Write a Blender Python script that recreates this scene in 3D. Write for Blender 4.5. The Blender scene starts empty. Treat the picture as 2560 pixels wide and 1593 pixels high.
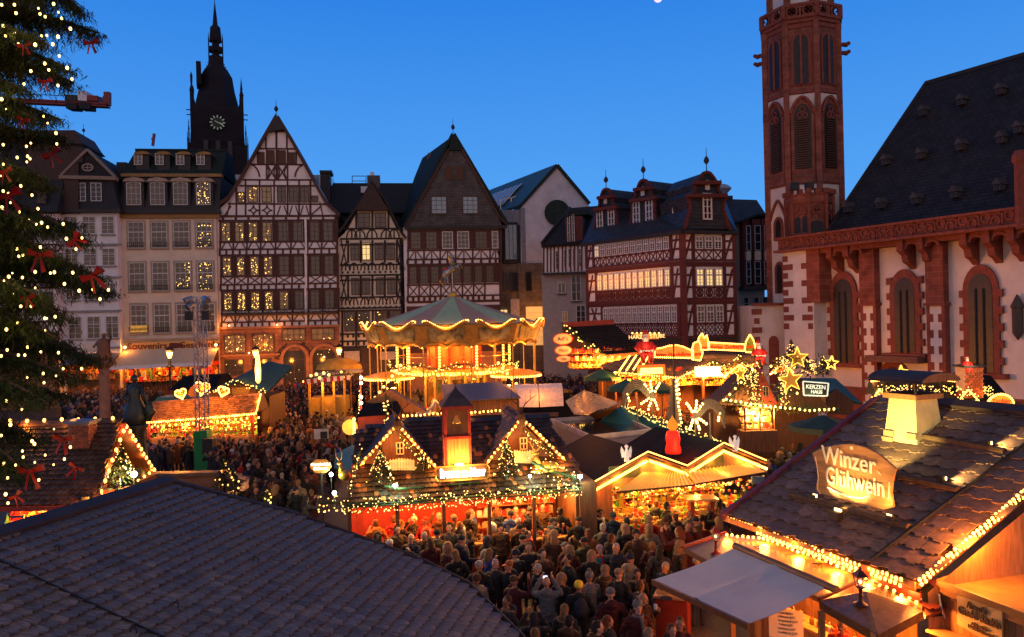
import bpy,math,random
import numpy as np
from mathutils import Vector,Matrix,Euler
R=math.radians
rng=random.Random(7)
# ------------------------ camera
F,ROLL,CH=1920.0,0.0235,7.6
RT=Vector((math.cos(ROLL),0,-math.sin(ROLL)));UPV=Vector((math.sin(ROLL),0,math.cos(ROLL)))
scene=bpy.context.scene
COL=scene.collection
cam=bpy.data.objects.new("camera",bpy.data.cameras.new("camera"))
COL.objects.link(cam);scene.camera=cam
cam.data.lens=27.0;cam.data.sensor_width=36.0;cam.data.clip_start=0.1;cam.data.clip_end=3000
_m=Matrix.Identity(4)
for _i in range(3):
 _m[_i][0]=RT[_i];_m[_i][1]=UPV[_i];_m[_i][2]=(0,-1,0)[_i]
_m[2][3]=CH
cam.matrix_world=_m
# ------------------------ light
scene.view_settings.view_transform='Standard';scene.view_settings.look='None'
scene.view_settings.gamma=1.0;scene.view_settings.exposure=0.0
scene.view_settings.use_curve_mapping=False
world=bpy.data.worlds.new("World");scene.world=world;world.use_nodes=True
wn=world.node_tree;wn.nodes.clear()
sky=wn.nodes.new('ShaderNodeTexSky');sky.sky_type='NISHITA';sky.sun_disc=False
sky.sun_elevation=R(3.0);sky.sun_rotation=R(180)
sky.altitude=100;sky.air_density=1.0;sky.dust_density=0.3;sky.ozone_density=6.0
tcn=wn.nodes.new('ShaderNodeTexCoord');sep=wn.nodes.new('ShaderNodeSeparateXYZ');wn.links.new(tcn.outputs['Generated'],sep.inputs[0])
def _ramp(src,els):
 r=wn.nodes.new('ShaderNodeValToRGB');wn.links.new(src,r.inputs[0]);e=r.color_ramp.elements
 e[0].position,e[0].color=els[0][0],(*els[0][1],1);e[1].position,e[1].color=els[-1][0],(*els[-1][1],1)
 for p,c in els[1:-1]:
  q=e.new(p);q.color=(*c,1)
 return r.outputs[0]
def _mix(f,a,b,mode='MIX'):
 m=wn.nodes.new('ShaderNodeMix');m.data_type='RGBA';m.blend_type=mode
 if isinstance(f,float):m.inputs[0].default_value=f
 else:wn.links.new(f,m.inputs[0])
 for i,q in((6,a),(7,b)):
  if isinstance(q,tuple):m.inputs[i].default_value=(*q,1)
  else:wn.links.new(q,m.inputs[i])
 return m.outputs[2]
east=_ramp(sep.outputs['Z'],[(0.,(.16,.44,.92)),(.12,(.105,.42,1.0)),(.42,(.022,.225,.82)),(.7,(.045,.09,.24)),(1.,(.085,.08,.115))])
west=_ramp(sep.outputs['Z'],[(0.,(.85,.48,.34)),(.25,(.55,.40,.42)),(.6,(.20,.17,.22)),(1.,(.085,.08,.115))])
mr=wn.nodes.new('ShaderNodeMapRange');mr.inputs[1].default_value=.25;mr.inputs[2].default_value=-.9;wn.links.new(sep.outputs['Y'],mr.inputs[0])
dusk=_mix(mr.outputs[0],east,west)
sc10=_mix(1.0,dusk,(10.,10.,10.),'MULTIPLY')
nis=_mix(1.0,sky.outputs[0],(.5,.9,1.6),'MULTIPLY')
tot=_mix(.10,sc10,nis)
bg=wn.nodes.new('ShaderNodeBackground');bg.inputs[1].default_value=0.10
wo=wn.nodes.new('ShaderNodeOutputWorld')
wn.links.new(tot,bg.inputs[0]);wn.links.new(bg.outputs[0],wo.inputs[0])
sun_d=bpy.data.lights.new("sun",'SUN');sun_d.energy=0.22;sun_d.angle=R(50);sun_d.color=(0.95,0.78,0.90)
sun=bpy.data.objects.new("sun",sun_d);COL.objects.link(sun)
sun.rotation_euler=Vector((0.10,1,-0.42)).to_track_quat('-Z','Y').to_euler()
scene.cycles.max_bounces=5;scene.cycles.diffuse_bounces=3;scene.cycles.glossy_bounces=3
scene.cycles.transmission_bounces=3;scene.cycles.transparent_max_bounces=6
scene.cycles.sample_clamp_indirect=4.0;scene.cycles.use_denoising=True
scene.cycles.caustics_reflective=False;scene.cycles.caustics_refractive=False
scene.cycles.use_light_tree=True
LG=4.0
# ------------------------ helpers
def ray(px,py):
 return Vector((0,1,0))+RT*((px-1280)/F)+UPV*(-(py-796.5)/F)
CAM=Vector((0,0,CH))
def PD(px,py,D):
 return CAM+ray(px,py)*D
def PZ(px,py,z):
 d=ray(px,py);return CAM+d*((z-CH)/d.z)
def PP(px,py,o,n):
 d=ray(px,py);return CAM+d*((o-CAM).dot(n)/d.dot(n))
def proj(p):
 q=p-CAM;return(1280+F*q.dot(RT)/q.y,796.5-F*q.dot(UPV)/q.y)
def V(*a):return Vector(a)
def wm(o):
 if o is None:return Matrix.Identity(4)
 b=o.matrix_basis.copy()
 return(wm(o.parent)@o.matrix_parent_inverse@b)if o.parent else b
MATS={}
def mat(name,col,rough=.75,metal=0.,var=.25,scale=3.,bump=0.,bscale=30.,emit=None,es=0.,rnd=0.,spec=.4,col2=None,sample=None,trans=0.,stretch=None,grad=None,alpha=1.,coat=0.):
 if name in MATS:return MATS[name]
 m=bpy.data.materials.new(name);m.use_nodes=True;MATS[name]=m
 nt=m.node_tree;b=nt.nodes['Principled BSDF'];L=nt.links.new
 b.inputs['Roughness'].default_value=rough;b.inputs['Metallic'].default_value=metal
 b.inputs['Specular IOR Level'].default_value=spec
 if coat:b.inputs['Coat Weight'].default_value=coat;b.inputs['Coat Roughness'].default_value=.15
 if trans:b.inputs['Transmission Weight'].default_value=trans
 if alpha<1:b.inputs['Alpha'].default_value=alpha
 geo=nt.nodes.new('ShaderNodeNewGeometry');src=geo.outputs['Position']
 if stretch:
  mp=nt.nodes.new('ShaderNodeMapping');mp.inputs['Scale'].default_value=stretch
  L(src,mp.inputs['Vector']);src=mp.outputs[0]
 n=nt.nodes.new('ShaderNodeTexNoise');n.inputs['Scale'].default_value=scale;n.inputs['Detail'].default_value=5
 n.inputs['Roughness'].default_value=.65
 L(src,n.inputs['Vector'])
 rp=nt.nodes.new('ShaderNodeValToRGB');L(n.outputs[0],rp.inputs[0])
 c=Vector(col);lo=c*(1-var);hi=c*(1+var*.7)if col2 is None else Vector(col2)
 rp.color_ramp.elements[0].position=.32;rp.color_ramp.elements[1].position=.68
 rp.color_ramp.elements[0].color=(*lo,1);rp.color_ramp.elements[1].color=(*[min(1,q)for q in hi],1)
 out=rp.outputs[0]
 if rnd:
  oi=nt.nodes.new('ShaderNodeObjectInfo');mr=nt.nodes.new('ShaderNodeMapRange')
  mr.inputs[3].default_value=1-rnd;mr.inputs[4].default_value=1+rnd
  L(oi.outputs['Random'],mr.inputs[0])
  mx=nt.nodes.new('ShaderNodeMix');mx.data_type='RGBA';mx.blend_type='MULTIPLY';mx.inputs[0].default_value=1
  L(out,mx.inputs[6]);L(mr.outputs[0],mx.inputs[7]);out=mx.outputs[2]
 L(out,b.inputs['Base Color'])
 if bump:
  n2=nt.nodes.new('ShaderNodeTexNoise');n2 .inputs['Scale'].default_value=bscale;n2 .inputs['Detail'].default_value=4
  L(src,n2 .inputs['Vector'])
  bp=nt.nodes.new('ShaderNodeBump');bp.inputs['Strength'].default_value=bump;bp.inputs['Distance'].default_value=.02
  L(n2 .outputs[0],bp.inputs['Height']);L(bp.outputs[0],b.inputs['Normal'])
 if emit:
  b.inputs['Emission Color'].default_value=(*emit,1);b.inputs['Emission Strength'].default_value=es
  m.cycles.emission_sampling=sample or 'NONE'
 return m
def brickmat(name,c1,c2,mortar,bw,bh,rough=.85,msize=.02,axis='XZ',bump=.4,rotz=0.):
 """blocks too far away to build: coursing in the material, mapped on wall metres"""
 if name in MATS:return MATS[name]
 m=bpy.data.materials.new(name);m.use_nodes=True;MATS[name]=m
 nt=m.node_tree;b=nt.nodes['Principled BSDF'];L=nt.links.new
 b.inputs['Roughness'].default_value=rough;b.inputs['Specular IOR Level'].default_value=.3
 geo=nt.nodes.new('ShaderNodeNewGeometry');sp=nt.nodes.new('ShaderNodeSeparateXYZ');cb=nt.nodes.new('ShaderNodeCombineXYZ')
 vr=nt.nodes.new('ShaderNodeVectorRotate');vr.rotation_type='Z_AXIS';vr.inputs['Angle'].default_value=-rotz
 L(geo.outputs['Position'],vr.inputs['Vector']);L(vr.outputs[0],sp.inputs[0])
 L(sp.outputs['X'],cb.inputs[0]);L(sp.outputs['Z'],cb.inputs[1])
 t=nt.nodes.new('ShaderNodeTexBrick');L(cb.outputs[0],t.inputs['Vector'])
 t.inputs['Scale'].default_value=1;t.inputs['Brick Width'].default_value=bw;t.inputs['Row Height'].default_value=bh
 t.inputs['Mortar Size'].default_value=msize;t.inputs['Color1'].default_value=(*c1,1);t.inputs['Color2'].default_value=(*c2,1)
 t.inputs['Mortar'].default_value=(*mortar,1);t.inputs['Mortar Smooth'].default_value=.3
 n=nt.nodes.new('ShaderNodeTexNoise');n.inputs['Scale'].default_value=1.3;n.inputs['Detail'].default_value=6
 L(geo.outputs['Position'],n.inputs['Vector'])
 mr=nt.nodes.new('ShaderNodeMapRange');mr.inputs[1].default_value=.3;mr.inputs[2].default_value=.7
 mr.inputs[3].default_value=.65;mr.inputs[4].default_value=1.25;L(n.outputs[0],mr.inputs[0])
 mx=nt.nodes.new('ShaderNodeMix');mx.data_type='RGBA';mx.blend_type='MULTIPLY';mx.inputs[0].default_value=1
 L(t.outputs['Color'],mx.inputs[6]);L(mr.outputs[0],mx.inputs[7]);L(mx.outputs[2],b.inputs['Base Color'])
 bp=nt.nodes.new('ShaderNodeBump');bp.inputs['Strength'].default_value=bump;bp.inputs['Distance'].default_value=.03;bp.invert=True
 L(t.outputs['Fac'],bp.inputs['Height']);L(bp.outputs[0],b.inputs['Normal'])
 return m
class MB:
 def __init__(s):s.v=[];s.f=[];s.m=[];s.cur=0
 def add(s,vs,fs,mi=None):
  o=len(s.v);s.v+=[tuple(q)for q in vs];s.f+=[tuple(i+o for i in f)for f in fs]
  s.m+=[s.cur if mi is None else mi]*len(fs);return s
 def box(s,c,d,M=None,mi=None):
  x,y,z=d[0]/2,d[1]/2,d[2]/2;c=Vector(c)
  vs=[Vector(q)for q in((-x,-y,-z),(x,-y,-z),(x,y,-z),(-x,y,-z),(-x,-y,z),(x,-y,z),(x,y,z),(-x,y,z))]
  vs=[(M@q if M else q)+c for q in vs]
  return s.add(vs,[(3,2,1,0),(4,5,6,7),(0,1,5,4),(1,2,6,5),(2,3,7,6),(3,0,4,7)],mi)
 def hexa(s,b4,t4,mi=None):
  return s.add(list(b4)+list(t4),[(3,2,1,0),(4,5,6,7),(0,1,5,4),(1,2,6,5),(2,3,7,6),(3,0,4,7)],mi)
 def prism(s,pts,ext,mi=None):
  n=len(pts);pts=[Vector(p)for p in pts];e=Vector(ext)
  return s.add(pts+[p+e for p in pts],[tuple(range(n))[::-1],tuple(range(n,2*n))]+[(i,(i+1)%n,n+(i+1)%n,n+i)for i in range(n)],mi)
 def beam(s,a,b,w,h,up=None,mi=None):
  a=Vector(a);b=Vector(b);d=(b-a);
  if d.length<1e-6:return s
  d.normalize();up=Vector(up)if up else(V(0,0,1)if abs(d.z)<.95 else V(0,1,0))
  x=d.cross(up).normalized()*(w/2);y=x.cross(d).normalized()*(h/2)
  return s.hexa([a-x-y,a+x-y,a+x+y,a-x+y],[b-x-y,b+x-y,b+x+y,b-x+y],mi)
 def tube(s,pts,r,n=6,mi=None,cap=True):
  pts=[Vector(p)for p in pts];k=len(pts);rs=r if isinstance(r,(list,tuple))else[r]*k
  vs=[];fs=[]
  for i,p in enumerate(pts):
   d=(pts[min(i+1,k-1)]-pts[max(i-1,0)])
   d=d.normalized()if d.length>1e-9 else V(0,0,1)
   a=d.orthogonal().normalized()if abs(d.z)>.99 else d.cross(V(0,0,1)).normalized();b=d.cross(a)
   for j in range(n):
    t=2*math.pi*j/n;vs.append(p+(a*math.cos(t)+b*math.sin(t))*rs[i])
  for i in range(k-1):
   for j in range(n):fs.append((i*n+j,i*n+(j+1)%n,(i+1)*n+(j+1)%n,(i+1)*n+j))
  if cap:fs+=[tuple(range(n))[::-1],tuple(range((k-1)*n,k*n))]
  return s.add(vs,fs,mi)
 def lathe(s,c,prof,n=12,mi=None,M=None,sx=1.,sy=1.):
  c=Vector(c);vs=[];fs=[];k=len(prof)
  for(r,z)in prof:
   for j in range(n):
    t=2*math.pi*(j+.5)/n;q=V(r*math.cos(t)*sx,r*math.sin(t)*sy,z)
    vs.append((M@q if M else q)+c)
  for i in range(k-1):
   for j in range(n):fs.append((i*n+j,i*n+(j+1)%n,(i+1)*n+(j+1)%n,(i+1)*n+j))
  fs+=[tuple(range(n))[::-1],tuple(range((k-1)*n,k*n))]
  return s.add(vs,fs,mi)
 def ball(s,c,r,n=8,k=5,mi=None,sc=(1,1,1),M=None):
  c=Vector(c);vs=[];fs=[]
  vs.append(V(0,0,-1));
  for i in range(1,k):
   p=-math.pi/2+math.pi*i/k
   for j in range(n):
    t=2*math.pi*j/n;vs.append(V(math.cos(p)*math.cos(t),math.cos(p)*math.sin(t),math.sin(p)))
  vs.append(V(0,0,1));e=len(vs)-1
  for j in range(n):
   fs.append((0,1+(j+1)%n,1+j));fs.append((e,e-n+j,e-n+(j+1)%n))
   for i in range(k-2):fs.append((1+i*n+j,1+i*n+(j+1)%n,1+(i+1)*n+(j+1)%n,1+(i+1)*n+j))
  sc=Vector(sc)
  vs=[Vector((q.x*sc.x*r,q.y*sc.y*r,q.z*sc.z*r))for q in vs]
  return s.add([(M@q if M else q)+c for q in vs],fs,mi)
 def mesh(s,name,mats,smooth=False):
  me=bpy.data.meshes.new(name);me.from_pydata(s.v,[],s.f)
  for m in(mats if isinstance(mats,(list,tuple))else[mats]):me.materials.append(m)
  if any(s.m):me.polygons.foreach_set('material_index',s.m)
  if smooth:me.polygons.foreach_set('use_smooth',[True]*len(s.f))
  me.update();return me
 def build(s,name,mats,parent=None,smooth=False,kind=None,label=None,cat=None,group=None):
  return link(name,s.mesh(name,mats,smooth),parent,None,kind,label,cat,group)
def link(name,me,parent=None,M=None,kind=None,label=None,cat=None,group=None):
 o=bpy.data.objects.new(name,me);COL.objects.link(o)
 if parent is not None:
  o.parent=parent;o.matrix_parent_inverse=wm(parent).inverted()
 if M is not None:o.matrix_basis=M
 if kind:o['kind']=kind
 if label:o['label']=label
 if cat:o['category']=cat
 if group:o['group']=group
 return o
def thing(name,label,cat,loc=(0,0,0),group=None):
 o=bpy.data.objects.new(name,None);COL.objects.link(o);o.empty_display_size=.2
 o.matrix_basis=Matrix.Translation(Vector(loc));o['label']=label;o['category']=cat
 if group:o['group']=group
 return o
_cache={}
def unit(m,kind='box'):
 k=(m.name,kind)
 if k not in _cache:
  b=MB()
  if kind=='box':b.box((0,0,0),(1,1,1))
  elif kind=='bulb':b.ball((0,0,0),1,6,4)
  elif kind=='ball':b.ball((0,0,0),1,10,7)
  _cache[k]=b.mesh(kind+'_'+m.name,m,smooth=(kind!='box'))
 return _cache[k]
def frame(o,x,y,z):
 M=Matrix.Identity(4)
 for i in range(3):M[i][0]=x[i];M[i][1]=y[i];M[i][2]=z[i];M[i][3]=o[i]
 return M
def bar(name,a,b,w,h,m,parent,up=None,**k):
 """one straight piece, sharing the unit box of its material"""
 a=Vector(a);b=Vector(b);d=b-a;l=d.length;d.normalize()
 up=Vector(up)if up else(V(0,0,1)if abs(d.z)<.95 else V(0,1,0))
 x=d.cross(up).normalized();y=x.cross(d).normalized()
 return link(name,unit(m),parent,frame((a+b)/2,x*w,d*l,y*h),**k)
def blk(name,c,d,m,parent,rz=0.,**k):
 M=Matrix.Translation(Vector(c))@Matrix.Rotation(rz,4,'Z')@Matrix.Diagonal((*d,1))
 return link(name,unit(m),parent,M,**k)
def copytree(o,parent=None,dM=None):
 c=o.copy();COL.objects.link(c)
 if parent is not None:c.parent=parent
 for ch in o.children:copytree(ch,c)
 return c
def lamp(name,p,e,r=.12,col=(1.,.29,.035),typ='POINT',rot=None,**k):
 d=bpy.data.lights.new(name,typ);d.energy=e*LG;d.color=col
 if typ=='POINT':d.shadow_soft_size=r
 if typ=='SPOT':d.shadow_soft_size=r;d.spot_size=k.get('size',R(80));d.spot_blend=.6
 o=bpy.data.objects.new(name,d);COL.objects.link(o);o.location=p
 if rot is not None:o.rotation_euler=Vector(rot).to_track_quat('-Z','Y').to_euler()
 return o
def text(s,name,m,parent,o,x,up,size,ext=.01,font=None,align='CENTER',bold=0.,shear=0.,sx=1.,**k):
 cu=bpy.data.curves.new(name,'FONT');cu.body=s;cu.size=size;cu.extrude=ext;cu.align_x=align;cu.align_y='CENTER'
 cu.offset=bold;cu.shear=shear;cu.resolution_u=3;cu.materials.append(m)
 x=Vector(x).normalized();up=Vector(up);z=x.cross(up).normalized();y=z.cross(x)
 tmp=bpy.data.objects.new('tmp',cu);me=bpy.data.meshes.new_from_object(tmp);bpy.data.objects.remove(tmp);bpy.data.curves.remove(cu)
 return link(name,me,parent,frame(o,x*sx,y,z),**k)
 # ------------------------ materials
WARM=(1.,.47,.10)
M_bulb=mat('bulb_glow',(1,.8,.5),emit=(1.,.42,.065),es=6)
M_bulbw=mat('bulb_glow_pale',(1,.9,.6),emit=(1.,.60,.15),es=5)
M_led=mat('fairy_light_glow',(1,.9,.6),emit=(1.,.56,.11),es=3.4)
M_neon=mat('neon_tube_glow',(1,.8,.5),emit=(1.,.45,.07),es=5)
M_lampglow=mat('lamp_glow',(1,.8,.5),emit=(1.,.62,.22),es=6)
M_whitelamp=mat('white_floodlight_glow',(1,1,1),emit=(.9,1.,.85),es=25)
M_slate=mat('slate',(.030,.034,.042),rough=.7,spec=.2,var=.45,scale=6,bump=.3,bscale=14,rnd=.25)
M_slateg=mat('slate_green',(.022,.036,.034),rough=.85,spec=.15,var=.4,scale=5,bump=.3,bscale=14)
M_slatedk=mat('slate_dark',(.028,.026,.026),rough=.6,var=.4,scale=4,bump=.3,bscale=9)
M_iron=mat('dark_iron',(.03,.03,.03),rough=.5,metal=.4)
M_steel=mat('galvanised_steel',(.35,.36,.38),rough=.4,metal=.8)
M_glass=mat('window_glass',(.012,.015,.018),rough=.1,spec=.35,var=.1)
M_glasslit=mat('lit_window_glass',(.3,.2,.1),rough=.3,var=.4,scale=1.5,emit=(1.,.66,.26),es=1.0)
M_glassdim=mat('dim_window_glass',(.035,.03,.03),rough=.12,spec=.45,var=.5,scale=1.5,emit=(1.,.5,.2),es=.02)
M_copper=mat('teal_tarpaulin',(.03,.16,.19),rough=.5,var=.2,scale=2,bump=.15,bscale=5)
M_fir=mat('fir_needles',(.028,.055,.022),rough=.7,var=.5,scale=9)
M_rope=mat('cable',(.02,.02,.02),rough=.6)
# ======= MARKET HELPERS
def slab(name,pts,th,m,parent=None,**k):
 pts=[Vector(p)for p in pts];n=(pts[1]-pts[0]).cross(pts[2]-pts[0]).normalized()
 if n.z<0:n=-n
 b=MB();b.prism(pts,-n*th);return b.build(name,m,parent,**k)
def inpoly(x,y,P):
 c=False;j=len(P)-1
 for i in range(len(P)):
  if(P[i][1]>y)!=(P[j][1]>y)and x<(P[j][0]-P[i][0])*(y-P[i][1])/(P[j][1]-P[i][1])+P[i][0]:c=not c
  j=i
 return c
def tileshape(kind):
 b=MB()
 if kind=='scallop':pts=[(-.49,1.25),(-.49,.22),(-.38,.07),(-.2,0),(0,-.03),(.2,0),(.38,.07),(.49,.22),(.49,1.25)]
 elif kind=='shingle':pts=[(-.48,1.3),(-.48,.12),(-.36,0),(.36,0),(.48,.12),(.48,1.3)]
 elif kind=='step':pts=[(-.5,1.2),(-.5,.22),(-.22,.22),(-.14,.02),(.28,.02),(.34,.16),(.5,.16),(.5,1.2)]
 else:pts=[(-.49,1.25),(-.49,0),(.49,0),(.49,1.25)]
 th={'scallop':.030,'shingle':.02,'step':.028}.get(kind,.02)
 n=len(pts);top=[(x,y,.045*(1-y/1.25)+.006)for x,y in pts];bot=[(x,y,z-th)for(x,y,z)in top]
 b.add(top+bot,[tuple(range(n))[::-1]]+[(i,(i+1)%n,n+(i+1)%n,n+i)for i in range(n)]);return b
_tm={}
def tiles(parent,o,ex,up,px,w,h,kind,mats,limit=300,jit=.004,rowjit=.0,pts3=None,zs=1.):
 """roof covering laid piece by piece inside the outline px (photo pixels on the roof plane) or pts3"""
 ex=Vector(ex).normalized();n=ex.cross(Vector(up)).normalized()
 if n.z<0:n=-n
 ey=n.cross(ex).normalized()
 if ey.z<0:ey=-ey
 W3=[PP(x,y,o,n)for x,y in px]if pts3 is None else pts3
 P=[((q-o).dot(ex),(q-o).dot(ey))for q in W3]
 us=[p[0]for p in P];vs=[p[1]for p in P];L=[]
 j=0;v=min(vs)
 while v<max(vs):
  u=min(us)-w+(w/2 if j%2 else 0)+rng.uniform(-rowjit,rowjit)
  while u<max(us)+w:
   if inpoly(u,v+h*.5,P):L.append((u+rng.uniform(-jit,jit),v+rng.uniform(-jit,jit)*1.5))
   u+=w
  v+=h;j+=1
 L.sort(key=lambda q:(o+ex*q[0]+ey*q[1]-CAM).length)
 vis=[];rest=[]
 for q in L:
  X,Y=proj(o+ex*q[0]+ey*q[1])
  (vis if len(vis)<limit and-10<X<2570 and-10<Y<1600 else rest).append(q)
 sh=tileshape(kind)
 mesh=[]
 for m in mats:
  k=(kind,m.name)
  if k not in _tm:_tm[k]=tileshape(kind).mesh('roof_tile',m)
  mesh.append(_tm[k])
 for u,v in vis:
  nn=(n+ex*rng.uniform(-.012,.012)+ey*rng.uniform(-.012,.012)).normalized()
  link('roof_tile',rng.choice(mesh),parent,frame(o+ex*u+ey*v+n*.012,ex*w*rng.uniform(.97,1.),ey*h,nn*zs))
 if rest:
  b=MB()
  for u,v in rest:
   c=o+ex*u+ey*v+n*.012;b.cur=rng.randrange(len(mats))
   b.add([c+ex*(q[0]*w)+ey*(q[1]*h)+n*q[2]*zs for q in sh.v],sh.f)
  b.build('roof_tiles',mats,parent,kind='stuff')
 return n,ey
def along(pts,step):
 pts=[Vector(p)for p in pts];out=[];carry=0.
 for a,b in zip(pts,pts[1:]):
  L=(b-a).length;t=carry
  while t<L:out.append(a.lerp(b,t/L));t+=step
  carry=t-L
 return out
def string(parent,pts,step,r,m=None,name='light_string',lampE=0,lstep=1.6,off=(0,0,0),label=None,single=True,col=(1.,.30,.04)):
 m=m or M_bulb;b=MB();pts=[Vector(p)+Vector(off)for p in pts];b.tube(pts,.012,4)
 s=b.build(name,M_rope,parent,label=label)
 P=along(pts,step)
 if single:
  for p in P:link('bulb',unit(m,'bulb'),s,Matrix.Translation(p+V(rng.uniform(-.01,.01),0,rng.uniform(-.015,.015)))@Matrix.Diagonal((r,r,r*1.15,1)))
 else:
  b=MB()
  for p in P:b.ball(p,r,6,4)
  b.build('bulbs',m,s,kind='stuff')
 if lampE:
  for p in along(pts,lstep)[:]:lamp('string_glow',p+V(0,-.08,-.02),lampE,.12,col)
 return s
def needles(b,pts,rad,n,size=.12,droop=.3):
 P=along(pts,max(.02,sum((Vector(b_)-Vector(a)).length for a,b_ in zip(pts,pts[1:]))/max(n,1)))
 for p in P:
  c=p+V(rng.gauss(0,1),rng.gauss(0,1),rng.gauss(0,1))*rad*.5
  d=V(rng.gauss(0,1),rng.gauss(0,1),rng.gauss(0,1)-droop).normalized()*size*rng.uniform(.6,1.3);w=d.cross(V(rng.random(),rng.random(),rng.random())).normalized()*size*.12
  b.add([c-w,c+w,c+d],[(0,1,2)])
def garland(parent,pts,rad=.12,dens=160,leds=14,ledr=.018,lm=None,name='garland',size=.12):
 L=sum((Vector(b_)-Vector(a)).length for a,b_ in zip(pts,pts[1:]))
 b=MB();b.tube(pts,rad*.2,5);needles(b,pts,rad,int(L*dens*1.8),size);g=b.build(name,M_fir,parent)
 if leds:
  b=MB()
  for p in along(pts,1./leds):
   a=rng.uniform(0,6.28);b.ball(p+V(math.cos(a)*.4,-abs(math.sin(a))-.2,math.cos(a*1.7))*rad*1.05,ledr*rng.uniform(.8,1.3),5,3)
  b.build('fairy_lights',lm or M_led,g,kind='stuff')
 return g
def conifer(root,base,h,r,leds=60,ledr=.02,tiers=9,dens=1.):
 b=MB();b.tube([base,Vector(base)+V(0,0,h)],[h*.02+.01,.008],6);b.build('trunk',M_brf,root)
 b=MB();n=int(900*dens)
 for i in range(n):
  t=rng.random()**.8;a=rng.uniform(0,6.283);rr=r*(1-t)*(.75+.25*math.sin(t*40))*rng.uniform(.55,1.05)
  c=Vector(base)+V(math.cos(a)*rr,math.sin(a)*rr,h*.08+t*h*.92);d=V(math.cos(a),math.sin(a),-.35+rng.uniform(-.3,.3)).normalized()*r*rng.uniform(.2,.36)*(1.1-t*.7);w=d.cross(V(0,0,1)).normalized()*r*.05
  b.add([c-w,c+w,c+d],[(0,1,2)]);b.add([c+V(0,0,w.length),c-w*.6,c+d*.8],[(0,1,2)])
 f=b.build('crown',M_fir,root)
 if leds:
  b=MB()
  for i in range(leds):
   t=rng.random()**.75;a=rng.uniform(0,6.283);rr=r*(1-t)*1.02
   b.ball(Vector(base)+V(math.cos(a)*rr,math.sin(a)*rr,h*.08+t*h*.9),ledr*rng.uniform(.8,1.4),5,3)
  b.build('fairy_lights',M_led,root,kind='stuff')
def planks(name,o,ux,uz,W,H,n,m,parent,th=.03,horiz=False,gap=.008):
 """boarded wall: o lower-left corner, ux / uz unit directions"""
 ux=Vector(ux).normalized();uz=Vector(uz).normalized();nn=ux.cross(uz).normalized()
 for i in range(n):
  j=rng.uniform(-.004,.004)
  if not horiz:
   w=W/n;c=o+ux*(w*(i+.5))+uz*(H/2)+nn*j;link(name,unit(m),parent,frame(c,ux*(w-gap),nn*th,uz*H))
  else:
   w=H/n;c=o+ux*(W/2)+uz*(w*(i+.5))+nn*j;link(name,unit(m),parent,frame(c,ux*W,nn*th,uz*(w-gap)))
GC=[mat('ware_red',(.55,.03,.02),rough=.4),mat('ware_gold',(.45,.24,.04),rough=.3,metal=.4),mat('ware_cream',(.42,.33,.20),rough=.5),mat('ware_green',(.08,.28,.05),rough=.5),mat('ware_brown',(.16,.06,.02),rough=.6),mat('ware_dark',(.04,.03,.03),rough=.5),mat('ware_white',(.6,.57,.5),rough=.4),mat('ware_blue',(.05,.12,.35),rough=.5)]
def goods(parent,a,b_,up,rows,n,depth=.3,size=.11,pal=(0,1,2,3,4,6),name='display_goods',back=V(0,1,0)):
 """shelves of small wares between a and b_, rows stacked along up"""
 a=Vector(a);b_=Vector(b_);up=Vector(up);sh=MB();g=MB()
 for r_ in range(rows):
  z=up*(r_/max(1,rows));dd=back*(depth*r_/rows)
  sh.beam(a+z+dd,b_+z+dd,.25,.025)
  for i in range(n):
   p=a.lerp(b_,(i+rng.random())/n)+z+dd+V(0,rng.uniform(-.06,.06),0);g.cur=rng.choice(pal);s=size*rng.uniform(.5,1.25);k=rng.randrange(4)
   if k==0:g.box(p+V(0,0,s*.5),(s*.8,s*.6,s))
   elif k==1:g.ball(p+V(0,0,s*.5),s*.5,6,4)
   elif k==2:g.lathe(p,[(s*.35,0),(s*.3,s*.7),(s*.12,s*.8),(s*.1,s*1.2)],6)
   else:g.lathe(p,[(s*.5,0),(s*.2,s*.6),(.004,s*1.3)],5)
 sh.build('shelf',M_wood,parent);return g.build(name,GC,parent,kind='stuff')
M_wood=mat('orange_wood',(.42,.19,.06),rough=.6,var=.35,scale=2.5,bump=.25,bscale=12,stretch=(6,6,.8),rnd=.2)
M_wooddk=mat('dark_stained_wood',(.13,.05,.022),rough=.65,var=.4,scale=2.5,bump=.25,stretch=(6,6,.8),rnd=.2)
M_redwood=mat('red_painted_wood',(.30,.035,.02),rough=.5,var=.3,scale=3,rnd=.15)
M_counter=mat('counter_wood',(.55,.30,.12),rough=.35,var=.3,scale=4)
M_goldp=mat('gold_paint',(.60,.36,.07),rough=.35,metal=.5,var=.3)
M_tin=mat('zinc_sheet',(.22,.24,.27),rough=.45,metal=.6)
M_tarpgreen=mat('green_tarpaulin',(.03,.09,.07),rough=.55,var=.3,scale=2,bump=.2,bscale=4)
M_tarpblack=mat('black_tarpaulin',(.012,.013,.016),rough=.8,spec=.12,var=.35,scale=2,bump=.2,bscale=4)
M_red=mat('bright_red_cloth',(.45,.02,.015),rough=.7)
M_canvas=mat('grey_canvas',(.66,.60,.55),rough=.8,var=.08,scale=1.5,bump=.1,bscale=8)
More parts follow.
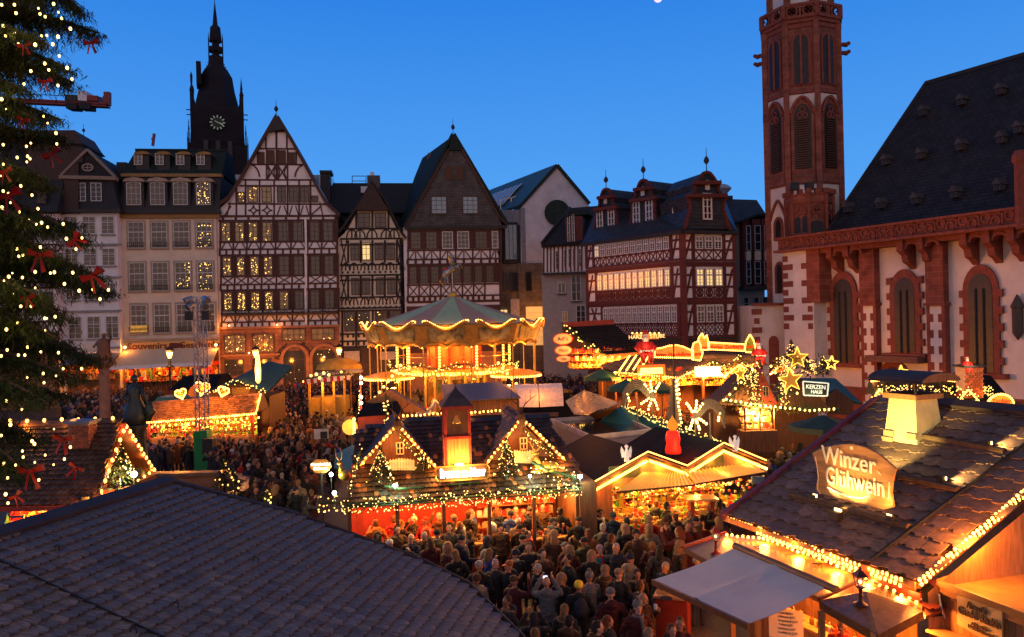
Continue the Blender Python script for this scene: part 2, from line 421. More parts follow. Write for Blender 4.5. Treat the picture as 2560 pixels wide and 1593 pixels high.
def lantern(root,p,h,m=None,glow=True):
 """ornamental lantern on its foot, p at the base"""
 m=m or M_iron;s=h;b=MB()
 b.lathe(p,[(.20*s,0),(.19*s,.03*s),(.08*s,.08*s),(.05*s,.20*s),(.07*s,.25*s),(.045*s,.30*s),(.05*s,.42*s),(.12*s,.48*s)],10);b.build('foot',m,root,smooth=True)
 b=MB();P=Vector(p)
 for k in range(4):
  a=R(45+90*k);q0=P+V(math.cos(a)*.12*s,math.sin(a)*.12*s,.47*s);q1=P+V(math.cos(a)*.19*s,math.sin(a)*.19*s,.78*s);b.beam(q0,q1,.02*s,.02*s)
  a2=R(45+90*(k+1));b.beam(q1,P+V(math.cos(a2)*.19*s,math.sin(a2)*.19*s,.78*s),.02*s,.02*s);b.beam(q0,P+V(math.cos(a2)*.12*s,math.sin(a2)*.12*s,.47*s),.02*s,.02*s)
 b.build('lantern_frame',m,root)
 b=MB();b.lathe(P,[(.24*s,.78*s),(.22*s,.80*s),(.06*s,.93*s),(.03*s,.95*s),(.025*s,1.02*s),(.003,1.06*s)],4,);b.build('lantern_cap',m,root)
 b=MB();b.lathe(P,[(.115*s,.48*s),(.18*s,.775*s)],4);b.build('lantern_glass',mat('pale_lantern_glass',(.5,.5,.55),rough=.2,alpha=.25),root)
 if glow:b=MB();b.ball(P+V(0,0,.62*s),.05*s,8,5);b.build('bulb',M_lampglow,root)
 # ======= SETTING
M_cobble=brickmat('cobbles',(.085,.075,.07),(.06,.055,.052),(.03,.028,.026),.18,.13,rough=.6,msize=.012)
def ground():
 m=M_cobble;nt=m.node_tree
 for l in list(nt.links):
  if l.to_node.type=='COMBXYZ' and l.to_socket==l.to_node.inputs[1]:
   sp=l.from_node;nt.links.remove(l);nt.links.new(sp.outputs['Y'],[n for n in nt.nodes if n.type=='COMBXYZ'][0].inputs[1]);break
 b=MB();b.add([(-900,-300,0),(900,-300,0),(900,1500,0),(-900,1500,0)],[(0,1,2,3)])
 b.build('ground',m,kind='structure')
ground()
# ======= HOUSES
K=.0235
class Fac:
 """frontal facade drawn in photograph pixels round an anchor; built in metres on its own upright plane"""
 def __init__(s,root,x,y,D,yaw=8.,k=K,m=0.):
  s.root=root;s.x=x;s.y=y;s.k=k;s.m=m;a=R(yaw)
  s.O=PD(x,y,D);s.U=V(math.cos(a),math.sin(a),0);s.N=V(math.sin(a),-math.cos(a),0);s.Z=V(0,0,1)
  p=proj(s.O);q=proj(s.O+s.U*4);r=proj(s.O+s.Z*4)
  s.su=(q[0]-p[0])/4;s.sz=(p[1]-r[1])/4
 def uz(s,px,py):
  return((px-s.x)-s.k*(py-s.y))/s.su,-((py-s.y)-s.m*(px-s.x))/s.sz
 def pt(s,px,py,out=0.):
  u,z=s.uz(px,py);return s.O+s.U*u+s.Z*z+s.N*out
 def box(s,name,x0,y0,x1,y1,o0,o1,m,parent=None,**k):
  a=s.pt(x0,y1);b=s.pt(x1,y1);z1=s.pt(x0,y0).z;w=(b-a).dot(s.U)
  if y1>=958:a.z=-.06
  c=a+s.U*(w/2)+s.N*((o0+o1)/2);c.z=(a.z+z1)/2
  return link(name,unit(m),parent or s.root,frame(c,s.U*w,s.N*(o1-o0),s.Z*(z1-a.z)),**k)
 def beam(s,x0,y0,x1,y1,w,m,out=.06,th=.12,name='timber_beam',parent=None):
  a=s.pt(x0,y0,out-th/2);b=s.pt(x1,y1,out-th/2)
  out_j=rng.uniform(-.006,.006);a+=s.N*out_j;b+=s.N*out_j
  return bar(name,a,b,w/s.su,th,m,parent or s.root,up=s.N)
 def poly(s,name,pts,out,depth,m,parent=None,**k):
  b=MB();b.prism([s.pt(x,y,out)for x,y in pts],-s.N*depth)
  return b.build(name,m,parent or s.root,**k)
 def arc(s,mb,cx,cy,rx,ry,a0,a1,w,out=.06,th=.1,n=8):
  pr=None
  for i in range(n+1):
   t=R(a0+(a1-a0)*i/n);q=s.pt(cx+rx*math.cos(t),cy-ry*math.sin(t),out-th/2)
   if pr:mb.beam(pr,q,w/s.su,th,up=s.N)
   pr=q
 def window(s,x0,y0,x1,y1,nx=2,ny=3,fm=None,gm=None,fw=1.6,bar_w=.8,out=.05,arch=0,sill=None,trim=None,tw=3,trans=None,name='window',glow=0):
  fm=fm or M_white;gm=gm or M_glass
  a=s.pt(x0,y1);W=(s.pt(x1,y1)-a).dot(s.U);Hh=s.pt(x0,y0).z-a.z;f=fw/s.su;bw=bar_w/s.su
  key=('win',round(W,1),round(Hh,1),nx,ny,fm.name,arch,round(f,2),trans)
  if key not in _cache:
   b=MB();t=.08
   def bx(cx,cz,w,h,tt=t):b.box((cx,0,cz),(w,tt,h))
   bx(f/2,Hh/2,f,Hh);bx(W-f/2,Hh/2,f,Hh);bx(W/2,f/2,W-2*f,f);
   if not arch:bx(W/2,Hh-f/2,W-2*f,f)
   else:
    pr=None
    for i in range(9):
     q=V(W/2-W/2*math.cos(math.pi*i/8),0,Hh-arch*Hh+arch*Hh*math.sin(math.pi*i/8))
     if pr:b.beam(pr,q,f,t,up=(0,1,0))
     pr=q
   for i in range(1,nx):bx(W*i/nx,Hh/2,bw*(1.8 if nx>1 and i*2==nx else 1),Hh-2*f,.06)
   for j in range(1,ny):bx(W/2,Hh*j/ny,W-2*f,bw,.05)
   if trans:bx(W/2,Hh*trans,W-2*f,f,.07)
   _cache[key]=b.mesh('window',fm)
  o=link(name,_cache[key],s.root,frame(a+s.N*out,s.U,s.N,s.Z))
  link('glass_pane',unit(gm),o,frame(a+s.U*W/2+s.Z*(Hh/2-arch*Hh*.12)+s.N*(out-.038),s.U*(W-f),s.N*.024,s.Z*(Hh-f)*(1-arch*.25)))
  if sill:link('window_sill',unit(sill),o,frame(a+s.U*W/2-s.Z*.07+s.N*.1,s.U*(W+2*f),s.N*.24,s.Z*.12))
  if trim:
   tr=MB();e=tw/s.su;o_=a+s.N*.03
   for(cx,cz,w,h)in((-e/2,Hh/2,e,Hh),(W+e/2,Hh/2,e,Hh),(W/2,Hh+e/2,W+2*e,e),(W/2,-e/2,W+2*e,e)):
    p=o_+s.U*cx+s.Z*cz;tr.add([p+s.U*(i*w/2)+s.Z*(j*h/2)+s.N*(l*.03)for l in(-1,1)for j in(-1,1)for i in(-1,1)],[(0,1,3,2),(4,6,7,5),(0,4,5,1),(2,3,7,6),(0,2,6,4),(1,5,7,3)])
   tr.build('window_surround',trim,o)
  if glow:
   g=MB()
   for _ in range(glow):
    p=a+s.U*rng.uniform(f*1.5,W-f*1.5)+s.Z*rng.uniform(f*1.5,Hh-f*1.5)+s.N*(out-.022)
    g.ball(p,rng.uniform(.025,.06),5,3)
   g.build('fairy_light',M_led,o,kind='stuff')  # glowing dots added in place of tree lights reflected by the pane
  return o
 def xpanel(s,x0,y0,x1,y1,w,m,kind='X'):
  if kind in 'XxN>':
   if kind in 'Xx':s.beam(x0,y0,x1,y1,w,m,.055);s.beam(x0,y1,x1,y0,w,m,.062)
   if kind=='N':s.beam(x0,y0,x1,y1,w,m)
  if kind=='V':xm=(x0+x1)/2;s.beam(x0,y0,xm,y1,w,m);s.beam(x1,y0,xm,y1,w,m,.065)
  if kind=='A':s.beam(x0,y1,x0+(x1-x0)*.33,y0,w,m);s.beam(x1,y1,x1-(x1-x0)*.33,y0,w,m,.065)
M_white=mat('white_window_paint',(.62,.62,.60),rough=.5,var=.1)
M_plw=mat('white_plaster',(.86,.80,.77),rough=.9,var=.12,scale=1.2,bump=.2)
M_plg=mat('grey_white_plaster',(.76,.74,.74),rough=.9,var=.12,scale=.8,bump=.2)
M_plc=mat('cream_plaster',(.76,.66,.48),rough=.9,var=.12,scale=1.5,bump=.2)
M_plb=mat('beige_plaster',(.74,.62,.47),rough=.9,var=.12,scale=.9,bump=.2)
M_plb2=mat('beige_stone_trim',(.40,.31,.23),rough=.85,var=.2,scale=3)
M_ochre=mat('ochre_cornice',(.33,.19,.07),rough=.8,var=.25)
M_tb=mat('brown_timber',(.085,.038,.028),rough=.8,var=.35,scale=6,rnd=.15)
M_tk=mat('black_timber',(.030,.024,.020),rough=.8,var=.3,scale=6,rnd=.15)
M_tr=mat('oxblood_timber',(.115,.026,.022),rough=.75,var=.3,scale=5,rnd=.15)
M_brf=mat('brown_window_paint',(.10,.05,.035),rough=.6,var=.2)
M_shut=mat('brown_shutter',(.10,.045,.02),rough=.7,var=.3,scale=8)
M_sand=brickmat('red_sandstone',(.34,.15,.085),(.27,.115,.065),(.20,.10,.07),.9,.42)
M_sandp=mat('sandstone_plain',(.36,.17,.09),rough=.85,var=.25,scale=2.5,bump=.3)
M_grstone=brickmat('grey_stone',(.15,.13,.105),(.12,.105,.09),(.07,.06,.05),1.1,.5)
YAW=8.
class FP(Fac):
 """a wall seen at an angle: coordinates are metres along the wall and minus the height"""
 def __init__(s,root,O,U,):
  s.root=root;s.x=s.y=0;s.k=s.m=0;s.O=Vector(O);s.O.z=0;s.U=Vector(U).normalized();s.Z=V(0,0,1)
  s.N=s.U.cross(s.Z)
  if s.N.y>0:s.N=-s.N
  s.su=s.sz=1.
 def q(s,px,py,out=0.):
  p=PP(px,py,s.O+s.N*out,s.N)-s.O;return p.dot(s.U),-p.z
 def ppt(s,px,py,out=0.):return PP(px,py,s.O+s.N*out,s.N)
 def ppoly(s,name,pts,out,depth,m,parent=None,**k):
  b=MB();b.prism([s.ppt(x,y,out)for x,y in pts],-s.N*depth);return b.build(name,m,parent or s.root,**k)
def roofslab(name,pts,th,m,parent,**k):
 b=MB();p=[Vector(q)for q in pts];n=(p[1]-p[0]).cross(p[2]-p[0]).normalized()
 if n.z<0:n=-n
 b.prism(p,-n*th);return b.build(name,m,parent,**k)
def hangfinial(root,p,h,r,m):
 b=MB();b.lathe(p,[(r*.5,0),(r*.18,h*.15),(r*.15,h*.35),(r*.9,h*.45),(r*1.0,h*.52),(r*.7,h*.6),(r*.14,h*.68),(.02,h)],8)
 b.build('finial',m,root,smooth=True)
 # ---- beige house with green mansard roof
def beige_house():
 D=78;t=thing('townhouse','beige four-storey townhouse with green mansard roof and souvenir shop','house',PD(425,975,D))
 f=Fac(t,425,700,D,YAW)
 f.box('wall',306,532,550,975,-9,0,M_plb)
 f.box('cornice',300,527,553,536,-.2,.55,M_slatedk);f.box('cornice',306,536,550,546,-.1,.3,M_ochre)
 # lower mansard band and upper roof
 b=MB();a=[f.pt(301,528,.3),f.pt(549,528,.3),f.pt(548,437,-.9),f.pt(301,437,-.9)]
 b.hexa([a[0],a[1],f.pt(549,528,-9),f.pt(301,528,-9)],[a[3],a[2],f.pt(548,437,-8),f.pt(301,437,-8)])
 b.build('mansard',M_slatedk,t)
 f.box('mansard_moulding',298,431,551,439,-1.5,-.6,M_ochre)
 b=MB();b.hexa([f.pt(299,431,-.9),f.pt(550,431,-.9),f.pt(550,431,-8),f.pt(299,431,-8)],[f.pt(312,358,-3.4),f.pt(548,358,-3.4),f.pt(548,358,-6),f.pt(312,358,-6)])
 r=b.build('roof',M_slateg,t)
 b=MB();b.beam(f.pt(311,357,-3.4),f.pt(549,357,-3.4),.3,.2);b.build('ridge_cap',M_slateg,r)
 for x0,x1 in((336,357),(389,409),(441,461),(492,513)):
  d=f.box('dormer',x0-6,378,x1+6,420,-4,-1.35,M_slatedk)
  g=Fac(d,(x0+x1)/2,398,f.pt((x0+x1)/2,398,-1.3).y,YAW);g.window(x0,384,x1,413,2,3,M_white,M_glassdim,out=.1)
  b=MB();b.prism([f.pt(x0-9,380,-1.1),f.pt(x1+9,380,-1.1),f.pt(x1+3,374,-1.1),f.pt((x0+x1)/2,372,-1.1),f.pt(x0-3,374,-1.1)],f.N*-2.4);b.build('dormer_hood',M_ochre,d)
 for i,(x0,x1)in enumerate(((321,357),(379,415),(436,472),(493,529))):
  d=f.box('dormer',x0-6,452,x1+6,520,-3,.22,M_slatedk)
  f.root=d;f.window(x0,457,x1,514,3,4,M_white,M_glassdim,out=.32,arch=.12,trim=M_plb2,tw=2.5,glow=(0,0,0,30)[i])
  b=MB();b.prism([f.pt(x0-9,456,.5),f.pt(x1+9,456,.5),f.pt(x1+3,449,.5),f.pt((x0+x1)/2,445,.5),f.pt(x0-3,449,.5)],f.N*-2);b.build('dormer_hood',M_plb2,d)
  f.root=t
 rows=((555,620,(323,380,435,492)),(656,727,(326,383,439,495)),(760,832,(330,387,443,500)))
 for r_,(y0,y1,xs)in enumerate(rows):
  for i,x in enumerate(xs):
   lit=(r_==1 and i>1)or(r_==0 and i==3)  # windows that get the added reflection dots
   w=f.window(x,y0,x+39,y1,3,5,M_white,M_glassdim,trans=.62,trim=M_plb2,tw=4,sill=M_plb2,out=.07,glow=(26 if lit else 0))
   b=MB()
   for q in range(9):b.beam(f.pt(x+q*39/8,y1-14,.3),f.pt(x+q*39/8,y1-1,.3),.03,.03)
   b.beam(f.pt(x,y1-14,.3),f.pt(x+39,y1-14,.3),.05,.05);b.beam(f.pt(x,y1-5,.3),f.pt(x+39,y1-5,.3),.04,.04)
   b.build('window_railing',M_iron,w)
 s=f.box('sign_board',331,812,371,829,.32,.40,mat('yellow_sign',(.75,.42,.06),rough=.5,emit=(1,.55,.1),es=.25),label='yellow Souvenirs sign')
 text('Souvenirs','lettering',M_iron,s,f.pt(351,821,.42),f.U,(0,0,1),.5,bold=.004)
 f.box('string_course',306,845,550,850,-.05,.35,M_plb2)
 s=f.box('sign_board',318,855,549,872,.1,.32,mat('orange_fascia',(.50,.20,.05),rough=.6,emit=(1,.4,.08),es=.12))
 md=mat('dark_red_lettering',(.12,.015,.01),rough=.6)
 text('Souvenirs','lettering',md,s,f.pt(372,864,.35),f.U,(0,0,1),.85,bold=.02,sx=1.15)
 text('Geschenke','lettering',md,s,f.pt(503,864,.35),f.U,(0,0,1),.85,bold=.02,sx=1.1)
 b=MB();b.lathe(f.pt(437,864,.36),[(0,-.02),(1.0,-.02),(1.0,.02),(0,.02)],20,M=Matrix.Rotation(R(90),3,'X'),sy=.28);b.build('emblem',md,s)
 f.box('shopfront',318,880,549,962,.02,.06,mat('shop_interior',(.16,.07,.03),var=.8,scale=1.4))
 for x in range(322,548,12):f.box('shopfront_pier',x,880,x+2,962,.06,.3,M_brf)
 for k in range(4):goods(t,f.pt(322,915+k*12,.5),f.pt(546,915+k*12,.5),V(0,0,.1),1,90,.05,.45,(0,1,2,4,5,1))
 b=MB();b.hexa([f.pt(306,912,3.4),f.pt(549,908,3.4),f.pt(549,872,.3),f.pt(316,872,.3)],[f.pt(306,911,3.4),f.pt(549,907,3.4),f.pt(549,871,.3),f.pt(316,871,.3)])
 b.build('awning',mat('cream_awning',(.62,.52,.36),rough=.8,var=.1),t)
 b=MB();b.beam(f.pt(306,912,3.4),f.pt(549,908,3.4),.05,.35);b.build('awning_valance',M_plw,t)
 # goods hung in the shop windows
 cols=[mat('goods_red',(.5,.03,.02)),mat('goods_dark',(.03,.03,.04)),mat('goods_gold',(.7,.4,.06),rough=.3),mat('goods_cream',(.7,.6,.4)),mat('goods_green',(.1,.25,.06))]
 for x in range(325,545,8):
  f.box('display_goods',x,918+rng.randint(0,8),x+rng.randint(4,7),935+rng.randint(0,12),.4,.7,rng.choice(cols))
 for x in(330,390,450,515):lamp('shop_lamp',f.pt(x,916,1.6),30,.15)
 for x in(322,545):lamp('awning_lamp',f.pt(x,866,1.0),45,.1)
 b=MB()
 for x in(322,545):b.ball(f.pt(x,865,.9),.14,8,5)
 b.build('wall_lamp',M_lampglow,t)
beige_house()
# ---- narrow white house with slate gable
def white_house():
 D=76;t=thing('townhouse','narrow white townhouse with slate pediment gable and small oval window','house',PD(225,975,D))
 f=Fac(t,225,700,D,YAW)
 f.box('wall',149,530,303,975,-9,0,M_plg)
 for y in(612,694,778,870):f.box('string_course',147,y-2,304,y+3,-.05,.25,mat('grey_trim',(.30,.30,.30)))
 f.box('cornice',143,524,306,533,-.2,.6,M_slatedk)
 b=MB()
 L=[(146,530),(150,515),(158,495),(163,470),(165,448)];Rr=[(303,530),(298,515),(291,495),(286,470),(284,448)]
 b.prism([f.pt(x,y,.1)for x,y in L]+[f.pt(x,y,.1)for x,y in Rr[::-1]],-f.N*8);b.build('slate_gable',M_slate,t)
 p=[(158,440),(222,376),(290,443)]
 f.poly('pediment',p,.15,9,M_slate)
 tr=mat('stone_moulding',(.26,.20,.15),var=.2)
 for a,b_ in((p[0],p[1]),(p[1],p[2])):f.beam(*a,*b_,6,tr,.5,.7,'pediment_moulding')
 f.beam(154,445,294,448,9,tr,.6,.9,'pediment_moulding')
 b=MB();b.lathe(f.pt(222,420,.2),[(0,-.02),(.42,-.02),(.42,.03),(0,.03)],16,M=Matrix.Rotation(R(90),3,'X'),sy=.7);o=b.build('oval_window',M_glass,t)
 b=MB();pr=None
 for i in range(17):
  a=2*math.pi*i/16;q=f.pt(222,420,.27)+f.U*(.5*math.cos(a))+f.Z*(.34*math.sin(a))
  if pr:b.beam(pr,q,.1,.08,up=f.N)
  pr=q
 b.beam(f.pt(209,420,.27),f.pt(235,420,.27),.05,.05);b.beam(f.pt(222,411,.27),f.pt(222,429,.27),.05,.05);b.build('window_frame',M_plb2,o)
 for x in(190,229):f.window(x,458,x+27,504,2,4,M_white,M_glass,out=.18)
 for y0,y1,xs in((541,586,(161,207,254)),(621,665,(164,210,256)),(709,750,(167,213,259)),(791,847,(173,219,265))):
  for x in xs:f.window(x,y0,x+33,y1,2,4,M_white,M_glassdim,fw=2,sill=mat('grey_trim',(.3,.3,.3)),trans=.65)
 b=MB();b.hexa([f.pt(180,908,3),f.pt(303,908,3),f.pt(303,884,.2),f.pt(180,884,.2)],[f.pt(180,907,3),f.pt(303,907,3),f.pt(303,883,.2),f.pt(180,883,.2)])
 b.build('awning',mat('grey_awning',(.20,.22,.24),rough=.8),t)
 f.box('shopfront',170,890,300,965,.02,.06,mat('shop_interior',(.4,.22,.08)))
 for k in range(3):goods(t,f.pt(172,918+k*15,.5),f.pt(300,918+k*15,.5),V(0,0,.1),1,50,.05,.5,(0,1,5,4,5))
 f.box('chimney',250,382,276,440,-6,-4.5,M_slatedk);f.poly('roof',[(230,420),(303,410),(303,530),(280,530)],-2.5,6,M_slate)
 lamp('shop_lamp',f.pt(240,915,2),70,.15)
white_house()
# ---- dark house at the far left
def left_house():
 D=74;t=thing('townhouse','dark slate-roofed house half hidden behind the Christmas tree','house',PD(90,975,D))
 f=Fac(t,90,700,D,YAW)
 f.box('wall',-80,530,147,975,-9,0,M_plw)
 b=MB();b.hexa([f.pt(-90,532,.5),f.pt(147,532,.5),f.pt(147,532,-9),f.pt(-90,532,-9)],[f.pt(-90,320,-3),f.pt(150,330,-3),f.pt(150,330,-6),f.pt(-90,320,-6)]);b.build('roof',M_slate,t)
 f.poly('stair_tower',[(50,320),(175,318),(196,350),(196,400),(185,400),(185,530),(60,530)],-1,5,mat('brown_slate',(.06,.035,.03),var=.3,scale=5))
 b=MB();b.hexa([f.pt(45,352,-.7),f.pt(200,357,-.7),f.pt(200,357,-6.5),f.pt(45,352,-6.5)],[f.pt(50,320,-3),f.pt(174,318,-3),f.pt(174,318,-5),f.pt(50,320,-5)]);b.build('roof',M_slateg,t)
 hangfinial(t,f.pt(172,320,-3.5),1.3,.15,M_iron)
 for y0,y1 in((470,510),):
  for x in(95,):f.window(x,y0,x+24,y1,2,3,M_brf,M_glass,out=.3,trim=M_slatedk)
 for y0,y1 in((545,600),(640,695),(730,790)):
  for x in(20,62,104):f.window(x,y0,x+30,y1,2,3,M_brf,M_glass)
 for y in(533,612,628,705,720,805,835):f.beam(-80,y,147,y,5,M_tb)
 for y0,y1 in((612,628),(705,720),(805,835)):
  for x in range(0,145,16):f.xpanel(x,y0,x+14,y1,3,M_tb,'X')
 f.box('stone_ground_floor',-80,838,148,965,0,.15,M_sandp)
left_house()
M_glowglass=mat('amber_glow_glass',(.25,.16,.06),rough=.2,spec=.6,var=.7,scale=1.8,emit=(1.,.5,.12),es=.05)  # amber emission stands in for tree lights mirrored in the upper panes
def engel():
 D=80;t=thing('half_timbered_house','tallest half-timbered house, white steep gable with reddish brown beams and flower boxes','house',PD(695,980,D))
 f=Fac(t,695,540,D,YAW)
 gx=lambda x:480+x/2.16;gy=lambda y:200+y/2.16
 X=lambda v:[gx(q)for q in v]
 # upright parts are drawn in de-leaned pixels
 bx0,bx1=548,843
 f.box('wall',bx0,540,bx1+2,868,-10,0,M_plw)
 f.box('wall',bx0,868,bx1+2,990,-10,-.02,M_plw)
 gable=[(548,540),(553,520),(575,500),(600,460),(612,440),(690,300),(700,300),(790,455),(815,500),(838,528),(845,540)]
 f.poly('gable_wall',gable,0,9.5,M_plw)
 # roof slabs with a slight kick at the eaves
 L=[(541,520),(575,497),(611,437),(658,352),(691,294)];Rr=[(850,540),(818,512),(786,455),(733,358),(697,296)]
 for P in(L,Rr):
  b=MB()
  for i in range(4):
   a,c=P[i],P[i+1];q=[f.pt(*a,.45),f.pt(*c,.45)]
   b.hexa([q[0],q[1],q[1]-f.N*10,q[0]-f.N*10],[q[0]+f.Z*.3,q[1]+f.Z*.3,q[1]-f.N*10+f.Z*.3,q[0]-f.N*10+f.Z*.3])
  b.build('roof',M_slatedk,t)
  for i in range(4):f.beam(*P[i],*P[i+1],7,M_tb,.55,.25,'barge_board')
 f.poly('roof_hip',[(672,333),(691,294),(697,294),(711,325)],.6,9,M_slatedk)
 hangfinial(t,f.pt(691,297),2.0,.22,M_slatedk)
 W=M_brf
 # storey one to three: posts, rails, windows, panels
 rowsd=[(765,872,877,912,915,942,'A',((163,215),(235,287),(307,360),(380,435),(465,520),(545,600),(637,690),(708,765)),(9,9,11,4,0,0,0,0)),(950,1056,1060,1102,1103,1128,'X',((170,220),(245,290),(316,363),(388,438),(470,527),(550,602),(641,693),(716,768)),(14,26,26,12,0,0,0,0)),(1140,1243,1272,1303,1305,1332,'A',((175,225),(247,295),(320,370),(393,440),(472,525),(555,605),(640,690),(718,770)),(26,30,30,26,5,0,0,0))]
 for(w0,w1,p0,p1,d0,d1,kind,xs,gl)in rowsd:
  dx=0
  x0,x1=bx0+4+(gy(w0)-540)*K,bx1+(gy(w0)-540)*K
  f.beam(x0-2,gy((p1+d0)/2),x1,gy((p1+d0)/2),4,M_tb,.09,name='timber_rail')
  f.beam(x0-2,gy((w1+p0)/2),x1,gy((w1+p0)/2),4,M_tb,.09,name='timber_rail')
  f.beam(x0-2,gy(d1)+1,x1,gy(d1)+1,3,M_tb,.12,name='timber_rail')
  f.box('timber_lintel',x0-2,gy(w0)-5,x1,gy(w0),-.01,.12,M_tb)
  n=0
  edges=[x0]+[gx((xs[i][1]+xs[i+1][0])/2)for i in range(7)]+[x1]
  for i in range(8):
   a,b_=X(xs[i]);f.window(a,gy(w0)+1,b_,gy(w1),2,4,W,M_glowglass if gl[i]else M_glassdim,out=.05,fw=2.2,glow=gl[i])
   l,r=edges[i],edges[i+1]
   if i==5:r-=2
   if i==6:l+=2
   f.beam(l+1,gy(w0)-5,l+1,gy(d0),4,M_tb,.075)
   for(q0,q1)in((l,a),(b_,r)):
    if q1-q0>1.5:f.box('timber_post',q0,gy(w0),q1,gy(w1),-.01,.045,M_tb)
   f.xpanel(l+4,gy(p0),r-2,gy(p1),2.6,M_tb,kind)
   if kind=='A':f.beam((l+r)/2-.8,gy(p0),(l+r)/2-.8,gy(p0)+1,2,M_tb)
   for q in(0,.5):f.beam(l+(r-l)*q,gy(d0),l+(r-l)*q,gy(d1),4.5,M_tb,.1,name='beam_end')
  f.beam(x1,gy(w0)-5,x1,gy(d1),5,M_tb,.09)
  f.box('white_rain_pipe',gx(612),gy(w0)-6,gx(623),gy(d1),.05,.2,M_plw)
  # gable
 f.beam(545,gy(735),850,gy(735),5,M_tb,.14,name='timber_rail');f.beam(550,gy(760),846,gy(760),4,M_tb,.1,name='timber_rail')
 for i in range(10):f.beam(560+i*31,gy(738),560+i*31,gy(758),5,M_tb,.1,name='beam_end')
 for x in(250,):pass
 f.beam(572,gy(668),815,gy(672),4,M_tb,name='timber_rail')
 f.beam(600,gy(572),795,gy(572),4,M_tb,name='timber_rail');f.beam(608,gy(540),785,gy(540),4,M_tb,name='timber_rail')
 f.beam(628,gy(457),762,gy(457),4,M_tb,name='timber_rail');f.beam(648,gy(372),737,gy(372),4,M_tb,name='timber_rail')
 for a,b_,h in((250,287,30),(303,357,0),(378,432,0),(460,508,0),(524,570,0),(584,632,0),(646,682,50)):
  f.window(gx(a),gy(575+h),gx(b_),gy(662),2,3,W,M_glowglass if a<400 else M_glassdim,fw=2,glow=(8 if a<305 else 0))
 for x in(243,292,366,444,516,578,638,640):f.beam(gx(x),gy(540),gx(x),gy(735),4,M_tb)
 for x in(210,690):f.beam(gx(x),gy(660),gx(x)-8 if x<300 else gx(x)+8,gy(735),3,M_tb)
 for a,b_ in((455,520),(520,580),(580,636)):f.xpanel(gx(a)+2,gy(680),gx(b_)-2,gy(733),2.6,M_tb,'A')
 f.beam(gx(640),gy(733),gx(700),gy(680),3,M_tb);f.beam(gx(180),gy(733),gx(215),gy(680),3,M_tb)
 cr=MB()
 for c in(334,406):
  for sx,sy in((1,1),(1,-1),(-1,1),(-1,-1)):
   f.arc(cr,gx(c)+sx*13,gy(704)+sy*13,13,13,*((180,90)if(sx,sy)==(1,1)else(180,270)if(sx,sy)==(1,-1)else(0,90)if(sx,sy)==(-1,1)else(0,-90)),3,n=4)
 for cx in(430,486):
  f.arc(cr,gx(cx)-22,gy(498),16,18,-55,55,3,n=5);f.arc(cr,gx(cx)+22,gy(498),16,18,125,235,3,n=5)
 f.arc(cr,gx(310),gy(530),26,34,75,5,4,n=6);f.arc(cr,gx(612),gy(530),26,34,105,175,4,n=6)
 cr.build('curved_brace',M_tb,t)
 for x in(404,456,462,516):f.beam(gx(x),gy(372),gx(x),gy(540),4,M_tb)
 for x in(352,):f.beam(gx(x)+2,gy(380),gx(x)+2,gy(457),4,M_tb)
 f.beam(gx(562),gy(385),gx(562),gy(457),4,M_tb)
 f.beam(gx(410),gy(462),gx(450),gy(535),3,M_tb);f.beam(gx(450),gy(462),gx(410),gy(535),3,M_tb)
 f.beam(gx(466),gy(462),gx(508),gy(535),3,M_tb);f.beam(gx(508),gy(462),gx(466),gy(535),3,M_tb)
 for a,b_ in((360,394),(410,448),(468,508),(522,556)):f.box('shutter',gx(a),gy(380)-(0 if 400<a<510 else-5),gx(b_),gy(452),.02,.1,M_shut)
 f.beam(gx(400),gy(285),gx(400),gy(372),4,M_tb);f.beam(gx(456),gy(280),gx(456),gy(372),5,M_tb);f.beam(gx(512),gy(285),gx(512),gy(372),4,M_tb)
 f.beam(gx(405),gy(278),gx(508),gy(278),5,M_tb)
 # flower boxes
 fb=f.box('flower_box',560,gy(1258),845,gy(1270),.1,.6,M_brf)
 b=MB()
 for _ in range(1500):
  p=f.pt(rng.uniform(558,848),gy(rng.gauss(1252,10)),rng.uniform(.1,.8));q=V(rng.gauss(0,1),rng.gauss(0,1),rng.gauss(0,1)).normalized()*.16
  b.add([p,p+q,p+q.cross(V(0,0,1))*.6],[(0,1,2)])
 b.build('evergreen_sprigs',M_fir,fb,kind='stuff')
 # stone ground floor
 f.box('stone_ground_floor',551,gy(1337),852,990,-.01,.14,M_sand)
 f.beam(551,gy(1334),850,gy(1334),6,M_sandp,.35,.4,'string_course')
 f.beam(554,gy(1480),700,gy(1480),5,M_sandp,.3,.3,'string_course')
 for a,b_ in((181,297),(331,446)):f.window(gx(a),gy(1368),gx(b_),gy(1470),4,4,M_brf,M_glowglass,out=.2,arch=.15,trim=M_sandp,glow=22,fw=2.4)
 for a,b_ in((487,615),(645,772)):f.window(gx(a),gy(1345),gx(b_),gy(1412),4,2,M_brf,M_glowglass,out=.2,trim=M_sandp,fw=2.4,glow=3)
 for a,b_ in((565,612),(632,682)):f.window(a,894,b_,935,3,3,M_brf,M_glassdim,out=.2,trim=M_sandp,fw=2.4,glow=3)
 for x0,x1 in((709,766),(782,841)):
  d=f.window(x0,869,x1,962,2,3,M_brf,M_glassdim,out=.18,arch=.30,fw=3,glow=6,name='door')
  b=MB();f.arc(b,(x0+x1)/2,898,(x1-x0)/2+4,33,180,0,8,.32,.3,14);b.beam(f.pt(x0-4,898,.2),f.pt(x0-3,962,.2),.35,.3);b.beam(f.pt(x1+4,898,.2),f.pt(x1+6,962,.2),.35,.3)
  b.build('door_arch',M_sandp,d)
 md=mat('black_lettering',(.02,.01,.01),rough=.6)
